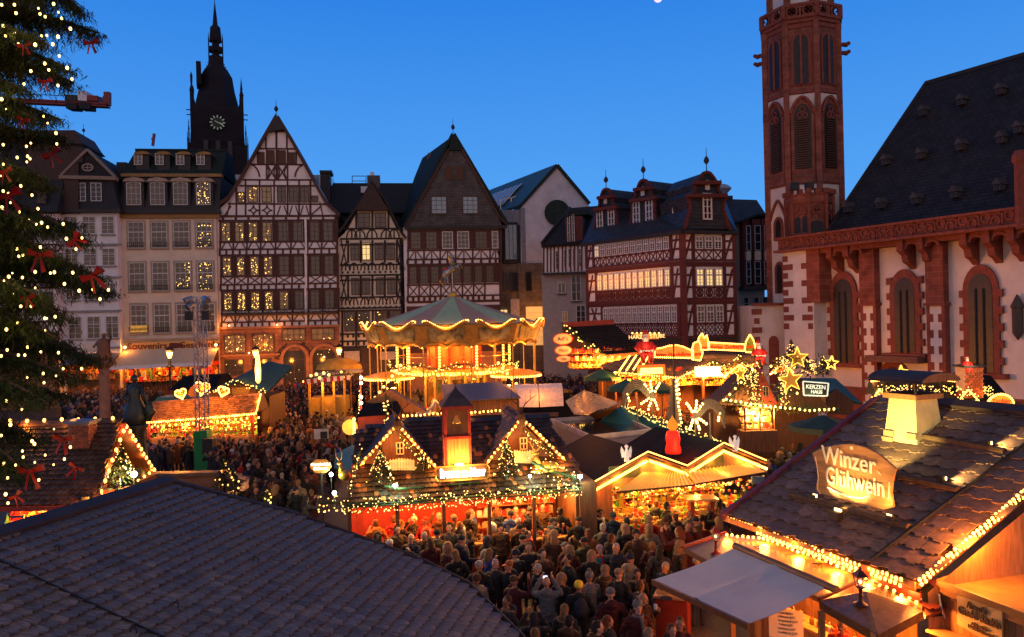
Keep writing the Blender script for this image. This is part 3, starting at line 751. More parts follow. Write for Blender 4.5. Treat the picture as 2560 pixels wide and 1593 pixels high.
 def arctext(s,cx,cy,rx,ry,a0,a1,size):
  for i,c in enumerate(s):
   if c==' ':continue
   a=R(a0+(a1-a0)*i/(len(s)-1));p=f.pt(cx+rx*math.cos(a),cy-ry*math.sin(a),.2)
   x=f.U*math.sin(a)-f.Z*math.cos(a);up=f.U*math.cos(a)+f.Z*math.sin(a)
   text(c,'lettering',md,t,p,x,up,size,bold=.015)
 arctext('Römer',736,900,42,42,172,118,.75);arctext('Bembel',738,902,42,42,62,5,.75)
 for x,y in((563,811),(695,812),(660,857)):lamp('wall_lamp',f.pt(x,y+3,.8),9,.1)
 for x in(590,650,720,800):lamp('wall_lamp',f.pt(x,905,3.),55,.2)
 b=MB()
 for x,y in((578,811),(695,812),(598,870),(627,880),(644,905),(812,895),(700,925)):b.ball(f.pt(x,y,.7),.09,6,4)
 b.build('wall_lamp',M_lampglow,t)
engel()
def mann():
 D=82;t=thing('half_timbered_house','small cream half-timbered house with black beams and pointed gable','house',PD(925,985,D))
 f=Fac(t,925,600,D,YAW)
 gx=lambda x:480+x/2.16;gy=lambda y:200+y/2.16
 f.box('wall',851,gy(855),1007,980,-9,0,M_plc)
 f.poly('gable_wall',[(846,596),(862,583),(892,525),(968,525),(1000,570),(1012,598)],0,9,M_plc)
 for P in([(843,588),(858,572),(905,500),(929,458)],[(1015,598),(1003,583),(962,500),(930,458)]):
  b=MB()
  for i in range(3):
   q=[f.pt(*P[i],.45),f.pt(*P[i+1],.45)]
   b.hexa([q[0],q[1],q[1]-f.N*9,q[0]-f.N*9],[q[0]+f.Z*.25,q[1]+f.Z*.25,q[1]-f.N*9+f.Z*.25,q[0]-f.N*9+f.Z*.25])
   f.beam(*P[i],*P[i+1],5,M_tk,.5,.2,'barge_board')
  b.build('roof',M_slatedk,t)
 f.poly('roof_hip',[(889,528),(929,458),(972,528)],.7,9,mat('brown_shingle_roof',(.055,.032,.024),var=.35,scale=4,bump=.3))
 for y in(525,572,597,612,662,688,700,743,770,776,834,852,866):f.beam(851+max(0,(572-y)*.5),y,1006-max(0,(572-y)*.5),y,4,M_tk,.09,name='timber_rail')
 for y0,y1,arches in((576,597,(875,893,925,965,990)),(656,676,()),):
  pass
 def archrow(y0,y1,xs,w):
  b=MB()
  for x in xs:f.arc(b,x,y1,w,(y1-y0),180,0,3.2,n=6);
  b.build('curved_brace',M_tk,t)
  for x in xs:f.beam(x,y0,x,y1,3.2,M_tk)
 archrow(574,596,(880,900,930,965,985),13);
 for y0,y1 in((657,676),(743,762)):archrow(y0,y1,(865,885,912,930,957,975,1000),10)
 for y0,y1,xs in((607,651,((877,899),(905,926),(937,958),(966,988))),(694,737,((879,899),(905,926),(940,961),(968,990)))):
  for a,b_ in xs:f.window(a,y0,b_,y1,2,3,M_brf,M_glasslit if a==905 and y0<620 else M_glassdim,out=.06,fw=2.2)
  for x in(871,902,931,962,992):f.beam(x,y0-6,x,y1+6,5,M_tk)
  for x0,x1 in((853,868),(994,1005)):f.xpanel(x0,y0-8,x1,y1+14,3,M_tk,'X')
 for a,b_ in((895,926),(937,966)):f.window(a,532,b_,569,2,3,M_brf,M_glassdim,out=.06,fw=2.2)
 for x in(891,931,971):f.beam(x,526,x,574,5,M_tk)
 f.beam(866,576,890,530,4,M_tk);f.beam(995,576,972,530,4,M_tk)
 for y0,y1 in((678,683),(766,771),(834,843),(853,862)):
  for i in range(12):f.beam(857+i*13.3,y0,857+i*13.3,y1,5,M_tk,.1,name='beam_end')
 for a,b_ in((862,889),(894,925),(938,968),(975,1003)):f.window(a,778,b_,828,3,3,M_brf,M_glassdim,out=.06,fw=2.2,glow=6)
 for x in(857,891,932,971,1004):f.beam(x,775,x,866,5,M_tk)
 f.box('stone_ground_floor',856,868,1014,975,0,.15,mat('dark_shopfront',(.06,.04,.03)))
 f.box('roller_blind',862,876,900,903,.2,.45,mat('grey_cloth',(.42,.38,.32)))
 f.box('roller_blind',950,880,988,900,.2,.45,mat('grey_cloth',(.42,.38,.32)))
 for x in(880,950):lamp('shop_lamp',f.pt(x,918,2.5),40,.15)
mann()
def slate_gable():
 D=83.5;t=thing('half_timbered_house','half-timbered house with a big grey slate-clad gable, behind the carousel','house',PD(1125,985,D))
 f=Fac(t,1130,600,D,YAW)
 gx=lambda x:480+x/2.16;gy=lambda y:200+y/2.16
 f.box('wall',gx(1165),gy(795),gx(1672),985,-12,0,M_plw)
 g=[(gx(1160),gy(790)),(gx(1250),gy(620)),(gx(1385),gy(375)),(gx(1455),gy(375)),(gx(1590),gy(620)),(gx(1668),gy(770)),(gx(1672),gy(795))]
 m=brickmat('slate_cladding',(.13,.115,.105),(.10,.09,.085),(.045,.042,.045),.45,.22,msize=.03,bump=.5)
 f.poly('slate_gable',g,.12,3,m)
 f.poly('roof_hip',[(gx(1380),gy(383)),(gx(1410),gy(300)),(gx(1462),gy(383))],.35,3,M_slateg)
 e=M_tb
 for P in([(1160,795),(1250,622),(1383,380)],[(1705,790),(1660,745),(1590,618),(1457,380)]):
  for i in range(len(P)-1):f.beam(gx(P[i][0]),gy(P[i][1]),gx(P[i+1][0]),gy(P[i+1][1]),5,e,.4,.3,'barge_board')
  # left roof slope running back
 b=MB();a=[f.pt(gx(1155),gy(795),.3),f.pt(gx(1410),gy(300),.3)]
 b.add([f.pt(gx(1410),gy(302),.2),PD(1056,395,97),PD(1037,441,96.5),PD(994,566,94),f.pt(gx(1155),gy(795),.2)],[(0,1,2,3,4)]);r0=a[1]-f.N*14;e0=a[0]-f.N*14
 b.prism([a[0],f.pt(gx(1262),gy(605),.3),a[1],r0+V(-.4,0,-3.2)*0,e0],V(-.2,0,.25));b.build('roof',M_slateg,t)
 b=MB();a2=[f.pt(gx(1700),gy(790),.3),f.pt(gx(1410),gy(300),.3)]
 b.prism([a2[0],a2[1],a2[1]-f.N*14,a2[0]-f.N*14],V(.2,0,.25));b.build('roof',M_slateg,t)
 hangfinial(t,f.pt(gx(1410),gy(303),0),1.9,.22,M_slatedk)
 b=MB();c=f.pt(1089,385,-9);b.lathe(c,[(.55,-2),(.55,1.1),(.65,1.2),(.65,1.5),(.5,1.7),(.5,2.0),(.2,2.1)],10);b.build('chimney',mat('chimney_brick',(.12,.09,.08)),t)
 for a_,b_ in((1368,1406),(1426,1463)):f.box('shutter',gx(a_),gy(470),gx(b_),gy(540),.1,.2,M_shut)
 for a_,b_ in((1292,1378),(1460,1545)):f.window(gx(a_),gy(628),gx(b_),gy(726),3,4,M_brf,mat('sky_glass',(.10,.22,.28),rough=.08,spec=1),out=.2,fw=2.4)  # blue base colour stands in for sky reflected in these panes
 f.beam(gx(1150),gy(797),gx(1700),gy(797),7,M_slatedk,.5,.6,'eaves_board')
 x0,x1=gx(1168),gx(1672)
 for w0,w1,p0,p1,d0,d1,kind,xs in((818,912,925,965,970,990,'N',((1185,1240),(1265,1325),(1352,1410),(1433,1497),(1530,1595),(1620,1655))),(1005,1097,1112,1163,1170,1190,'X',((1178,1218),(1235,1278),(1292,1335),(1350,1392),(1408,1450),(1466,1508),(1528,1568),(1590,1630)))):
  for y in(gy(w0)-3,gy((w1+p0)/2),gy((p1+d0)/2),gy(d1)+2):f.beam(x0-2,y,x1,y,4,M_tr if False else M_tb,.09,name='timber_rail')
  f.box('timber_lintel',x0,gy(w0)-4,x1,gy(w0),-.01,.06,M_tb)
  ed=[x0]+[gx((xs[i][1]+xs[i+1][0])/2)for i in range(len(xs)-1)]+[x1]
  for i,(a_,b_)in enumerate(xs):
   f.window(gx(a_),gy(w0),gx(b_),gy(w1),3,4,M_brf if kind=='X' or i in(0,1,4)else M_white,M_glassdim,out=.05,fw=2)
   l,r=ed[i],ed[i+1]
   for(q0,q1)in((l,gx(a_)),(gx(b_),r)):
    if q1-q0>1:f.box('timber_post',q0,gy(w0),q1,gy(w1),-.01,.045,M_tb)
   f.beam(l+1,gy(w0),l+1,gy(d1),4,M_tb)
   if kind=='N':
    f.beam(l+4,gy(p1),(l+r)/2-3,gy(p0),2.6,M_tb);f.beam((l+r)/2,gy(p0),(l+r)/2,gy(p1),2.6,M_tb);f.beam(r-3,gy(p1),(l+r)/2+3,gy(p0),2.6,M_tb)
   elif i<7:f.xpanel(l+4,gy(p0),r-3,gy(p1),2.6,M_tb,'X')
   for q in(0,.5):f.beam(l+(r-l)*q,gy(d0),l+(r-l)*q,gy(d1),6,M_tb,.1,name='beam_end')
  f.beam(x1-1,gy(w0),x1-1,gy(d1),5,M_tb)
 f.beam(x0,gy(1200),x1,gy(1200),3,M_tb,name='timber_rail');
 f.box('timber_front',x0,gy(1218),x1,880,.0,.1,M_tb)
 f.box('stone_ground_floor',x0,880,x1,985,0,.15,M_sandp)
 for i in range(5):f.window(x0+6+i*47,782,x0+40+i*47,820,3,3,M_brf,M_glassdim,out=.14,glow=3)
 for x in(1040,1140,1220):lamp('shop_lamp',f.pt(x,915,3),60,.2)
slate_gable()
def behind_roofs():
 D=92;t=thing('townhouse','low dark slate roof with two chimneys between the two big gables','house',PD(925,985,D))
 f=Fac(t,925,500,D,YAW)
 f.box('wall',820,525,1050,985,-10,-3,mat('grey_lilac_plaster',(.22,.19,.20)))
 b=MB();b.hexa([f.pt(800,532,0),f.pt(1060,532,0),f.pt(1060,532,-9),f.pt(800,532,-9)],[f.pt(826,443,-4),f.pt(1046,443,-4),f.pt(1046,443,-6),f.pt(826,443,-6)]);b.build('roof',M_slate,t)
 f.box('chimney',802,430,826,535,-3,-1,M_slatedk);f.box('chimney_cap',799,423,829,430,-3.2,-.8,M_slatedk)
 f.box('chimney',915,425,948,460,-5,-3.4,mat('chimney_brick',(.12,.09,.08)));f.box('chimney_pot',922,414,932,425,-4.6,-4,M_steel)
 f.box('skylight',900,458,920,474,-2.8,-2.2,M_plg)
 b=MB()
 for y in(421,434):b.beam(f.pt(874,y,-5),f.pt(910,y,-5),.08,.08)
 for x in(874,910):b.beam(f.pt(x,420,-5),f.pt(x,445,-5),.08,.08)
 b.build('roof_railing',M_iron,t)
 for i in range(7):f.beam(806+i*2,530-i*12,1060,530-i*12,.8,M_slatedk,-.3-i*.55,.06,'slate_course')
 t2=thing('glass_roofed_hall','blue-grey glass roof just visible behind the gables','building',PD(690,985,100))
 g=Fac(t2,690,480,100,YAW);m=mat('blue_glass_roof',(.05,.13,.18),rough=.15,spec=.8,var=.2)
 g.box('wall',545,505,830,985,-8,-1,M_plg);g.box('glass_roof',550,437,830,505,-7,0,m)
 for x in range(560,825,12):g.beam(x,437,x,505,1.2,M_steel,.05,.05,'glazing_bar')
behind_roofs()
def stern():
 P3=lambda x,y:(1200+x/2.52,350+y/2.52)
 c=PD(*P3(1272,575),60);C=V(c.x,c.y,0)
 t=thing('half_timbered_house','white half-timbered corner house with oxblood beams, curly slate gables and rows of lit windows','house',C)
 fl=FP(t,C,(.6,-.8,0));fr=FP(t,C,(.947,.32,0))
 fl.N=V(-.8,-.6,0)
 T=M_tr;X0=fl.q(*P3(668,700))[0];X1=fr.q(*P3(1605,700))[0]
 zz=lambda y:-fl.q(*P3(1200,y))[1];zr=lambda y:-fr.q(*P3(1400,y))[1]
 ztop=c.z
 # solid body
 back=V(.2,.98,0)*9
 A=C+fl.U*X0;B=C+fr.U*X1
 b=MB();b.prism([A,C,B,B+back,A+back],(0,0,ztop));b.build('wall',mat('bright_plaster',(.80,.78,.76),rough=.9,var=.08),t)
 rows=[(608,688,695,752,(722,1200),'O',M_glassdim),(812,922,930,994,(735,1202),'C',M_glasslit),(1045,1150,1164,1232,(768,1240),'L',M_glassdim)]
 for f,uA,uB,zf,wins in((fl,X0,0,zz,None),(fr,0,X1,zr,1)):
  w=.18
  off=0 if f is fl else 8
  for y in(580,758,792,1000,1030,1238):
   z=-zf(y);f.beam(uA,z,uB,z,w*.85,T,.12,.16,'timber_rail')
  f.box('jetty_beam',uA,-zf(768),uB,-zf(786),0,.10,T);f.box('jetty_beam',uA,-zf(1006),uB,-zf(1024),0,.14,T)
  for ri,(w0,w1,p0,p1,(a,b_),kind,gm)in enumerate(rows):
   zt,zb=-zf(w0),-zf(w1);pt_,pb=-zf(p0),-zf(p1)
   f.beam(uA,(zb+pt_)/2,uB,(zb+pt_)/2,w*.9,T,.08,name='timber_rail')
   if f is fl:
    ua,ub=f.q(*P3(a,700))[0],f.q(*P3(b_,700))[0];n=12
   else:
    ua,ub=f.q(*P3(1348,700))[0],f.q(*P3(1527,700))[0];n=3
   wd=(ub-ua)/n
   for i in range(n):
    u0=ua+i*wd
    g=gm
    if ri==0:g=M_glasslit if(i==0 and f is fl)else M_glass
    if ri==2:g=M_glassdim
    o=f.window(u0+wd*.10,zt,u0+wd*.90,zb,2,5,M_white,g,fw=.085,bar_w=.035,out=.08,trans=.66)
    f.beam(u0,zt,u0,pb,.075,T,.07)
    x0,x1=u0+.1,u0+wd-.1;xm=(x0+x1)/2;ym=(pt_+pb)/2
    if kind=='O':f.beam(x0,pt_,x1,pb,.085,T,.055);f.beam(x0,pb,x1,pt_,.085,T,.062)
    if kind=='L':
     for(q0,q1,q2,q3)in((x0,pt_,x1,pb),(x0,pb,x1,pt_),(x0,ym,xm,pt_),(xm,pt_,x1,ym),(x1,ym,xm,pb),(xm,pb,x0,ym)):f.beam(q0,q1,q2,q3,.055,T,.055+rng.uniform(0,.008))
    if kind=='C':
     m_=MB();f.arc(m_,xm,ym,(x1-x0)*.42,(pb-pt_)*.42,0,360,.11,n=10);f.arc(m_,xm,ym,.1,.25,0,360,.08,n=6);m_.build('carved_ring',T,t)
     f.beam(x0,pt_,x1,pb,.07,T,.05);f.beam(x0,pb,x1,pt_,.07,T,.054)
   f.beam(ub,zt,ub,pb,.15,T,.07)
   lo=[(uA,ua)]+([(ub,uB)])
   for(q0,q1)in lo:
    if q1-q0<.3:continue
    f.beam(q0+.1,zt-.3,q0+.1,pb,.28,T,.1);f.beam(q1-.1,zt-.3,q1-.1,pb,.28,T,.1)
    f.beam(q0+.2,pb,(q0*.4+q1*.6)if f is fl else(q0*.25+q1*.75),zt,.15,T,.07)
    f.beam(q1-.2,pb,q0*.7+q1*.3,zt,.15,T,.075)if q1-q0>1.6 else None
    f.beam(q0,zt+(zb-zt)*.35,q1,zt+(zb-zt)*.35,.16,T,.066)
  f.box('stone_ground_floor',uA,-zf(1245),uB,.05,0,.1,mat('dark_shopfront',(.06,.04,.03)))
 b=MB();b.beam(C+V(0,-.1,0),C+V(0,-.1,ztop),.45,.45);b.build('corner_post',T,t)
 # hanging traditional sign at the corner
 # roof
 e0=fl.ppt(*P3(640,655));e1=PD(*P3(1280,572),59.6);e2=fr.ppt(*P3(1622,562));e2 .z=e1 .z
 r0=PD(*P3(762,378),77);r1=PD(*P3(1010,330),73);r2=PD(*P3(1062,273),72);r3=PD(*P3(1200,277),69);r4=PD(*P3(1392,238),66);r5=PD(*P3(1520,310),70)
 m=brickmat('stern_slates',(.042,.048,.058),(.03,.034,.042),(.014,.015,.018),.5,.28,rough=.5,msize=.03)
 b=MB();b.add([e0,e1,e2,r5,r4,r3,r2,r1,r0],[(0,1,5,6,7,8),(1,2,4,5),(2,3,4)])
 bk=V(2,9,-1)
 b.add([r0,r1,r2,r3,r4,r5,r0+bk*.5+V(0,0,-6),r5+bk*.5+V(0,0,-6)],[(0,6,7,5,4,3,2,1)]);b.build('roof',m,t)
 b=MB();b.beam(e0+V(0,0,-.1),e1+V(0,0,-.1),.5,.25);b.beam(e1+V(0,0,-.1),e2+V(0,0,-.1),.5,.25);b.build('gutter',M_slatedk,t)
 # curly gables traced on planes above the eaves
 def gable(f,cx,yb,wb,ys,ws,yt,yd,fin,nwin,wy,D,out):
  pc=PD(*P3(cx,yb),D);g=FP(t,V(pc.x,pc.y,0),f.U);g.N=f.N.copy()
  L=[(-wb/2,yb),(-wb/2+wb*.05,yb-12),(-wb*.40,ys+(yb-ys)*.62),(-wb*.34,ys+(yb-ys)*.38),(-ws/2+4,ys+14),(-ws/2,ys+6),(-ws/2,ys)]
  U_=[(-ws*.38,ys-8),(-ws*.30,(ys+yt)/2+6),(-ws*.33,yt+12),(-ws*.24,yt),(-ws*.21,yt-14),(-ws*.15,yt-34),(-ws*.08,yd),(0,yd-4)]
  half=L+U_
  pts=half+[(-x,y)for x,y in half[::-1][1:]]
  slope=.0 if f is fr else-.135
  pp=[P3(cx+x,y+x*slope)for x,y in pts]
  o=g.ppoly('slate_gable',pp,0,4.5,m)
  for i in range(len(pp)-1):
   a,c_=g.ppt(*pp[i],.06),g.ppt(*pp[i+1],.06);bar('gable_moulding',a,c_,.22,.22,T,o,up=g.N)
  for yy,ww in((ys,ws),(yt+8,ws*.66)):
   a,c_=g.ppt(*P3(cx-ww/2-6,yy-(ww/2+6)*slope),.2),g.ppt(*P3(cx+ww/2+6,yy+(ww/2+6)*slope),.2);bar('gable_cornice',a,c_,.5,.28,T,o)
  g.root=o
  ctr=g.q(*P3(cx,wy))
  for i in range(nwin):
   du=(i-(nwin-1)/2)*1.5
   g.window(ctr[0]+du-.42,ctr[1]-1.05,ctr[0]+du+.42,ctr[1]+1.05,2,4,M_white,M_glass,fw=.12,bar_w=.06,out=.1)
  s_=g.q(*P3(cx,yt+34-10));g.window(s_[0]-.2,s_[1]-.35,s_[0]+.2,s_[1]+.35,1,2,M_white,M_glass,fw=.1,out=.1)
  hangfinial(o,g.ppt(*P3(cx,yd+6),-.4),fin,.22,M_slatedk)
 gable(fl,795,640,200,432,130,352,312,1.9,2,500,70,0)
 gable(fl,1030,603,205,375,150,300,256,2.0,2,458,66,0)
 gable(fr,1428,562,300,352,235,262,208,2.1,1,420,60.5,0)
 d=fl.ppoly('small_dormer',[P3(1205,465),P3(1203,425),P3(1220,412),P3(1240,422),P3(1242,462)],-1.6,1.5,M_slatedk)
 b=MB();b.box(fl.ppt(*P3(1224,440),-1.5),(.35,.1,.6));b.build('window',M_white,d)
 for x in range(6):lamp('window_lamp',fl.pt(X0+1+x*(-X0-2)/6,-zz(860),.9),7,.25)
stern()
def modern():
 P3=lambda x,y:(1200+x/2.52,350+y/2.52)
 D=88;t=thing('art_hall','plain modern concrete gable building with a glass strip roof and round vent','building',PD(1350,985,D))
 f=Fac(t,1375,600,D,10.);pp=lambda L:[P3(*q)for q in L]
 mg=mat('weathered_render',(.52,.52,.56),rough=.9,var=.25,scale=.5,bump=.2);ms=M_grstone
 f.poly('gable_wall',pp([(258,430),(485,172),(672,395),(700,430),(700,775),(262,775)]),0,14,mg)
 f.box('stone_base',*P3(258,775),*P3(450,1550),-14,.15,ms)
 zb=lambda q:q
 # glazed roof on the left slope
 g0,g1=f.pt(*P3(485,165)),f.pt(*P3(255,425));bk=f.N*-26
 b=MB();b.prism([g0,g1,g1+bk+V(-8,0,0),g0+bk+V(-8,0,0)],V(-.1,0,.25));r=b.build('roof',mat('copper_green_roof',(.06,.13,.12),rough=.5,metal=.2),t)
 b=MB();k=lambda a,c:g0 .lerp(g1,a)+(bk+V(-8,0,0))*c+V(-.25,0,.4)
 b.add([k(.30,.18),k(.85,.22),k(.85,.95),k(.30,.95)],[(0,1,2,3)]);b.build('glass_strip',mat('sky_glass',(.10,.22,.28),rough=.08,spec=1),r)
 for i in range(15):
  c=.2+i*.05;bar('glazing_bar',k(.30,c),k(.85,c),.14,.12,M_steel,r)
 b=MB();b.beam(g0+V(0,-.1,.1),g1+V(0,-.1,.1),.35,.35);e=f.pt(*P3(690,408));b.beam(g0+V(0,-.1,.1),e+V(0,-.1,.1),.35,.35);b.build('verge_trim',M_slateg,t)
 # left flank
 w=f.pt(*P3(258,430));wl=w+bk*.9+V(-7,0,0)
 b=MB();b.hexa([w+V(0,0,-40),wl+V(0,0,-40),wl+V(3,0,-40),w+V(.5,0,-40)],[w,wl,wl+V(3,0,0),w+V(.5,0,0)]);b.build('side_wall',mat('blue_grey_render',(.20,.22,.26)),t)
 for i in range(3):
  f.box('tall_window',*P3(163+i*24,538),*P3(184+i*24,752),.2,.5,mat('sky_glass',(.10,.22,.28)))
 f.box('window_frame',*P3(152,520),*P3(245,775),-.5,.25,M_slate)
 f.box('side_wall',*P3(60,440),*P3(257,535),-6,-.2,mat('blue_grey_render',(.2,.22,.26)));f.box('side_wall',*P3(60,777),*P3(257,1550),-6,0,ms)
 b=MB();b.lathe(f.pt(*P3(482,460),.25),[(0,-.2),(1.45,-.2),(1.45,.2),(1.2,.25),(0,.15)],20,M=Matrix.Rotation(R(90),3,'X'));b.build('round_vent',M_slateg,t,smooth=False)
 for x0,x1 in((150,172),(190,242),(290,326)):f.window(*P3(x0,832),*P3(x1,950),1,1,M_slatedk,M_glass,out=.22,fw=1.2)
 f.box('lit_passage',*P3(294,1048),*P3(404,1290),.16,.3,mat('lit_sandstone',(.6,.42,.2),var=.2,emit=(1.,.58,.17),es=.45,scale=1))  # passage light is put into the stone as emission
 for i in range(1,6):f.box('stone_joint',*P3(294,1048+i*38),*P3(404,1050+i*38),.3,.32,M_plb2)
 lamp('passage_lamp',f.pt(*P3(350,1090),3),80,.3)
 f.window(*P3(130,1060),*P3(180,1125),2,3,M_brf,M_glasslit,out=.22)
 b=MB();b.beam(f.pt(*P3(388,190),-12),f.pt(*P3(388,142),-12),.08,.08);b.beam(f.pt(*P3(382,150),-12),f.pt(*P3(394,146),-12),.06,.06)
 for q in(105,170,238):b.beam(f.pt(*P3(q,440),-4),f.pt(*P3(q,335+(238-q)*.1),-4),.12,.12)
 b.beam(f.pt(*P3(70,375),-4),f.pt(*P3(268,322),-4),.1,.1)
 b.build('roof_railing',M_steel,t)
 f.box('banner',*P3(192,1000),*P3(245,1130),.8,.85,mat('white_banner',(.3,.3,.33)))
modern()
def annex():
 P3=lambda x,y:(1200+x/2.52,350+y/2.52)
 D=80;t=thing('townhouse','grey house with a striped timber upper storey and red gabled dormer','house',PD(1420,985,D))
 f=Fac(t,1415,650,D,-12.)
 f.box('wall',*P3(402,838),*P3(760,1540),-8,0,mat('grey_plaster',(.34,.31,.29),rough=.9,var=.15));f.box('upper_wall',*P3(400,640),*P3(760,842),-8,.5,M_plg)
 f.box('eaves_board',*P3(398,836),*P3(700,850),.2,.9,M_slatedk)
 for x in(405,428,450,472,498,524,545,575,600,622,645):f.beam(*P3(x,655),*P3(x,832),3.4,M_tr,.6)
 f.beam(*P3(400,655),*P3(700,650),4,M_tr,.62,name='timber_rail')
 for x0,x1,y in((482,498,700),(535,550,695),(562,580,690),(590,606,690),(628,642,690)):f.window(*P3(x0,y),*P3(x1,y+115),1,3,M_white,M_glass,out=.55,fw=1)
 e=[P3(400,650),(1200+540/2.52,350+398/2.52),P3(780,370),P3(790,640)]
 b=MB();b.add([f.pt(*P3(396,660),1.2),f.pt(*P3(538,396),-4),f.pt(*P3(790,372),-6),f.pt(*P3(800,650),1.0)],[(0,1,2,3)]);
 b.prism([f.pt(*P3(396,660),1.2),f.pt(*P3(538,396),-4),f.pt(*P3(790,372),-6),f.pt(*P3(800,650),1.0)],(0,.3,-.3));b.build('roof',M_slate,t)
 b=MB();b.beam(f.pt(*P3(400,655),1.3),f.pt(*P3(538,396),-3.9),.25,.3);b.build('verge_board',M_slatedk,t)
 d=f.box('dormer',*P3(548,490),*P3(655,652),-3,.8,M_tr);f.root=d
 f.window(*P3(560,478),*P3(577,650),1,3,M_white,M_glass,out=.9,arch=.1,fw=1.4);f.window(*P3(588,478),*P3(604,650),1,3,M_white,M_glass,out=.9,arch=.1,fw=1.4)
 b=MB();b.hexa([f.pt(*P3(545,500),1),f.pt(*P3(612,470),1),f.pt(*P3(612,470),-3),f.pt(*P3(545,500),-3)],[f.pt(*P3(578,450),1),f.pt(*P3(605,455),1),f.pt(*P3(605,455),-3),f.pt(*P3(578,450),-3)])
 b.hexa([f.pt(*P3(606,485),1),f.pt(*P3(697,480),.5),f.pt(*P3(690,470),-3),f.pt(*P3(606,470),-3)],[f.pt(*P3(598,452),1),f.pt(*P3(690,455),.4),f.pt(*P3(685,450),-3),f.pt(*P3(598,450),-3)]);b.build('dormer_roof',M_slateg,d)
 f.root=t
 for x0,y0,x1,y1,gm in((490,897,541,967,M_glassdim),(578,848,640,1016,M_glass),(517,1080,556,1150,M_glowglass),(608,1042,668,1156,M_glass)):f.window(*P3(x0,y0),*P3(x1,y1),2,3 if x1-x0>55 else 1,M_white,gm,out=.06,sill=M_slatedk)
annex()
def bayhouse():
 P3=lambda x,y:(1200+x/2.52,350+y/2.52)
 D=72;t=thing('townhouse','slate-roofed house with dark red bay windows beside the church tower','house',PD(1870,985,D))
 f=Fac(t,1870,650,D,0.)
 f.box('wall',*P3(1600,515),*P3(1830,1560),-10,-1,mat('grey_plaster',(.34,.31,.29)))
 b=MB();b.hexa([f.pt(*P3(1440,520),-.6),f.pt(*P3(1850,520),-.6),f.pt(*P3(1850,520),-9),f.pt(*P3(1440,520),-9)],[f.pt(*P3(1440,308),-5),f.pt(*P3(1850,330),-5),f.pt(*P3(1850,330),-6),f.pt(*P3(1440,308),-6)])
 b.build('roof',brickmat('stern_slates',(.042,.048,.058),(.03,.034,.042),(.014,.015,.018),.5,.28),t)
 b=MB();b.prism([f.pt(*P3(1600,520),1),f.pt(*P3(1742,470),.5),f.pt(*P3(1840,470),.5),f.pt(*P3(1840,470),-3),f.pt(*P3(1600,500),-3)],(0,0,-.2));b.build('canopy_roof',M_slateg,t)
 f.box('chimney',*P3(1540,297),*P3(1690,340),-7,-5,M_slatedk)
 b=MB();c=f.pt(*P3(1630,293),-6);b.lathe(c,[(.45,-.1),(.4,.1),(1.05,.75),(.95,.95),(.6,1.2)],8);b.build('glass_lantern',mat('frosted_lantern',(.4,.42,.46),rough=.3),t)
 b=MB();b.beam(c+V(0,0,1.2),c+V(0,0,1.8),.05,.05);b.build('finial',M_iron,t)
 for x0,x1 in((1660,1700),(1712,1762),(1772,1835)):
  f.box('bay',*P3(x0,505),*P3(x1,935),-1,.6 if x0>1700 else.3,M_tr)
  for y0,y1 in((545,700),(770,910)):f.window(*P3(x0+6,y0),*P3(x1-6,y1),1,3,M_white,M_glass,out=.7,fw=1.2)
  f.box('bay_panel',*P3(x0+6,705),*P3(x1-6,762),.3,.72,M_plb)
 f.box('cornice',*P3(1642,925),*P3(1840,948),-.6,1.1,M_slatedk)
 for x in(1680,1745,1800):f.window(*P3(x,990),*P3(x+34,1068),1,2,M_white,M_glass,out=-.9,sill=M_slatedk,fw=1)
 f.window(*P3(1680,1190),*P3(1705,1300),2,1,M_brf,M_glasslit,out=-.9)
 f.box('rain_pipe',*P3(1606,560),*P3(1612,1540),-.9,-.7,M_iron)
bayhouse()
M_rs=brickmat('church_sandstone',(.26,.075,.05),(.21,.06,.04),(.29,.13,.09),.75,.38,msize=.018,rotz=math.atan2(.873,-.487))
M_rsp=mat('church_sandstone_plain',(.23,.065,.042),rough=.85,var=.25,scale=3,bump=.3)
M_rst=brickmat('tower_sandstone',(.25,.085,.06),(.20,.065,.045),(.28,.14,.10),.6,.42,msize=.02)
M_plch=mat('church_plaster',(.72,.66,.60),rough=.92,var=.14,scale=.7,bump=.25)
M_lead=mat('leaded_glass',(.035,.03,.025),rough=.45,spec=.4,var=.6,scale=14)
def pointed(f,mb,u0,u1,zb,zs,zt,o0,o1,mi=None):
 """upright pointed arch slab on the wall frame f (u range, base, spring, top)"""
 um=(u0+u1)/2;w=(u1-u0)/2;pts=[(u0,zb),(u1,zb)]
 for i in range(7):
  t=i/6;pts.append((u1-w*(1-math.cos(t*math.pi/2))**.9,zs+(zt-zs)*math.sin(t*math.pi/2)**.92))
 for i in range(5,-1,-1):
  t=i/6;pts.append((u0+w*(1-math.cos(t*math.pi/2))**.9,zs+(zt-zs)*math.sin(t*math.pi/2)**.92))
 P=[f.O+f.U*u+V(0,0,z)+f.N*o0 for u,z in pts]
 mb.prism(P,f.N*(o1-o0),mi);return pts
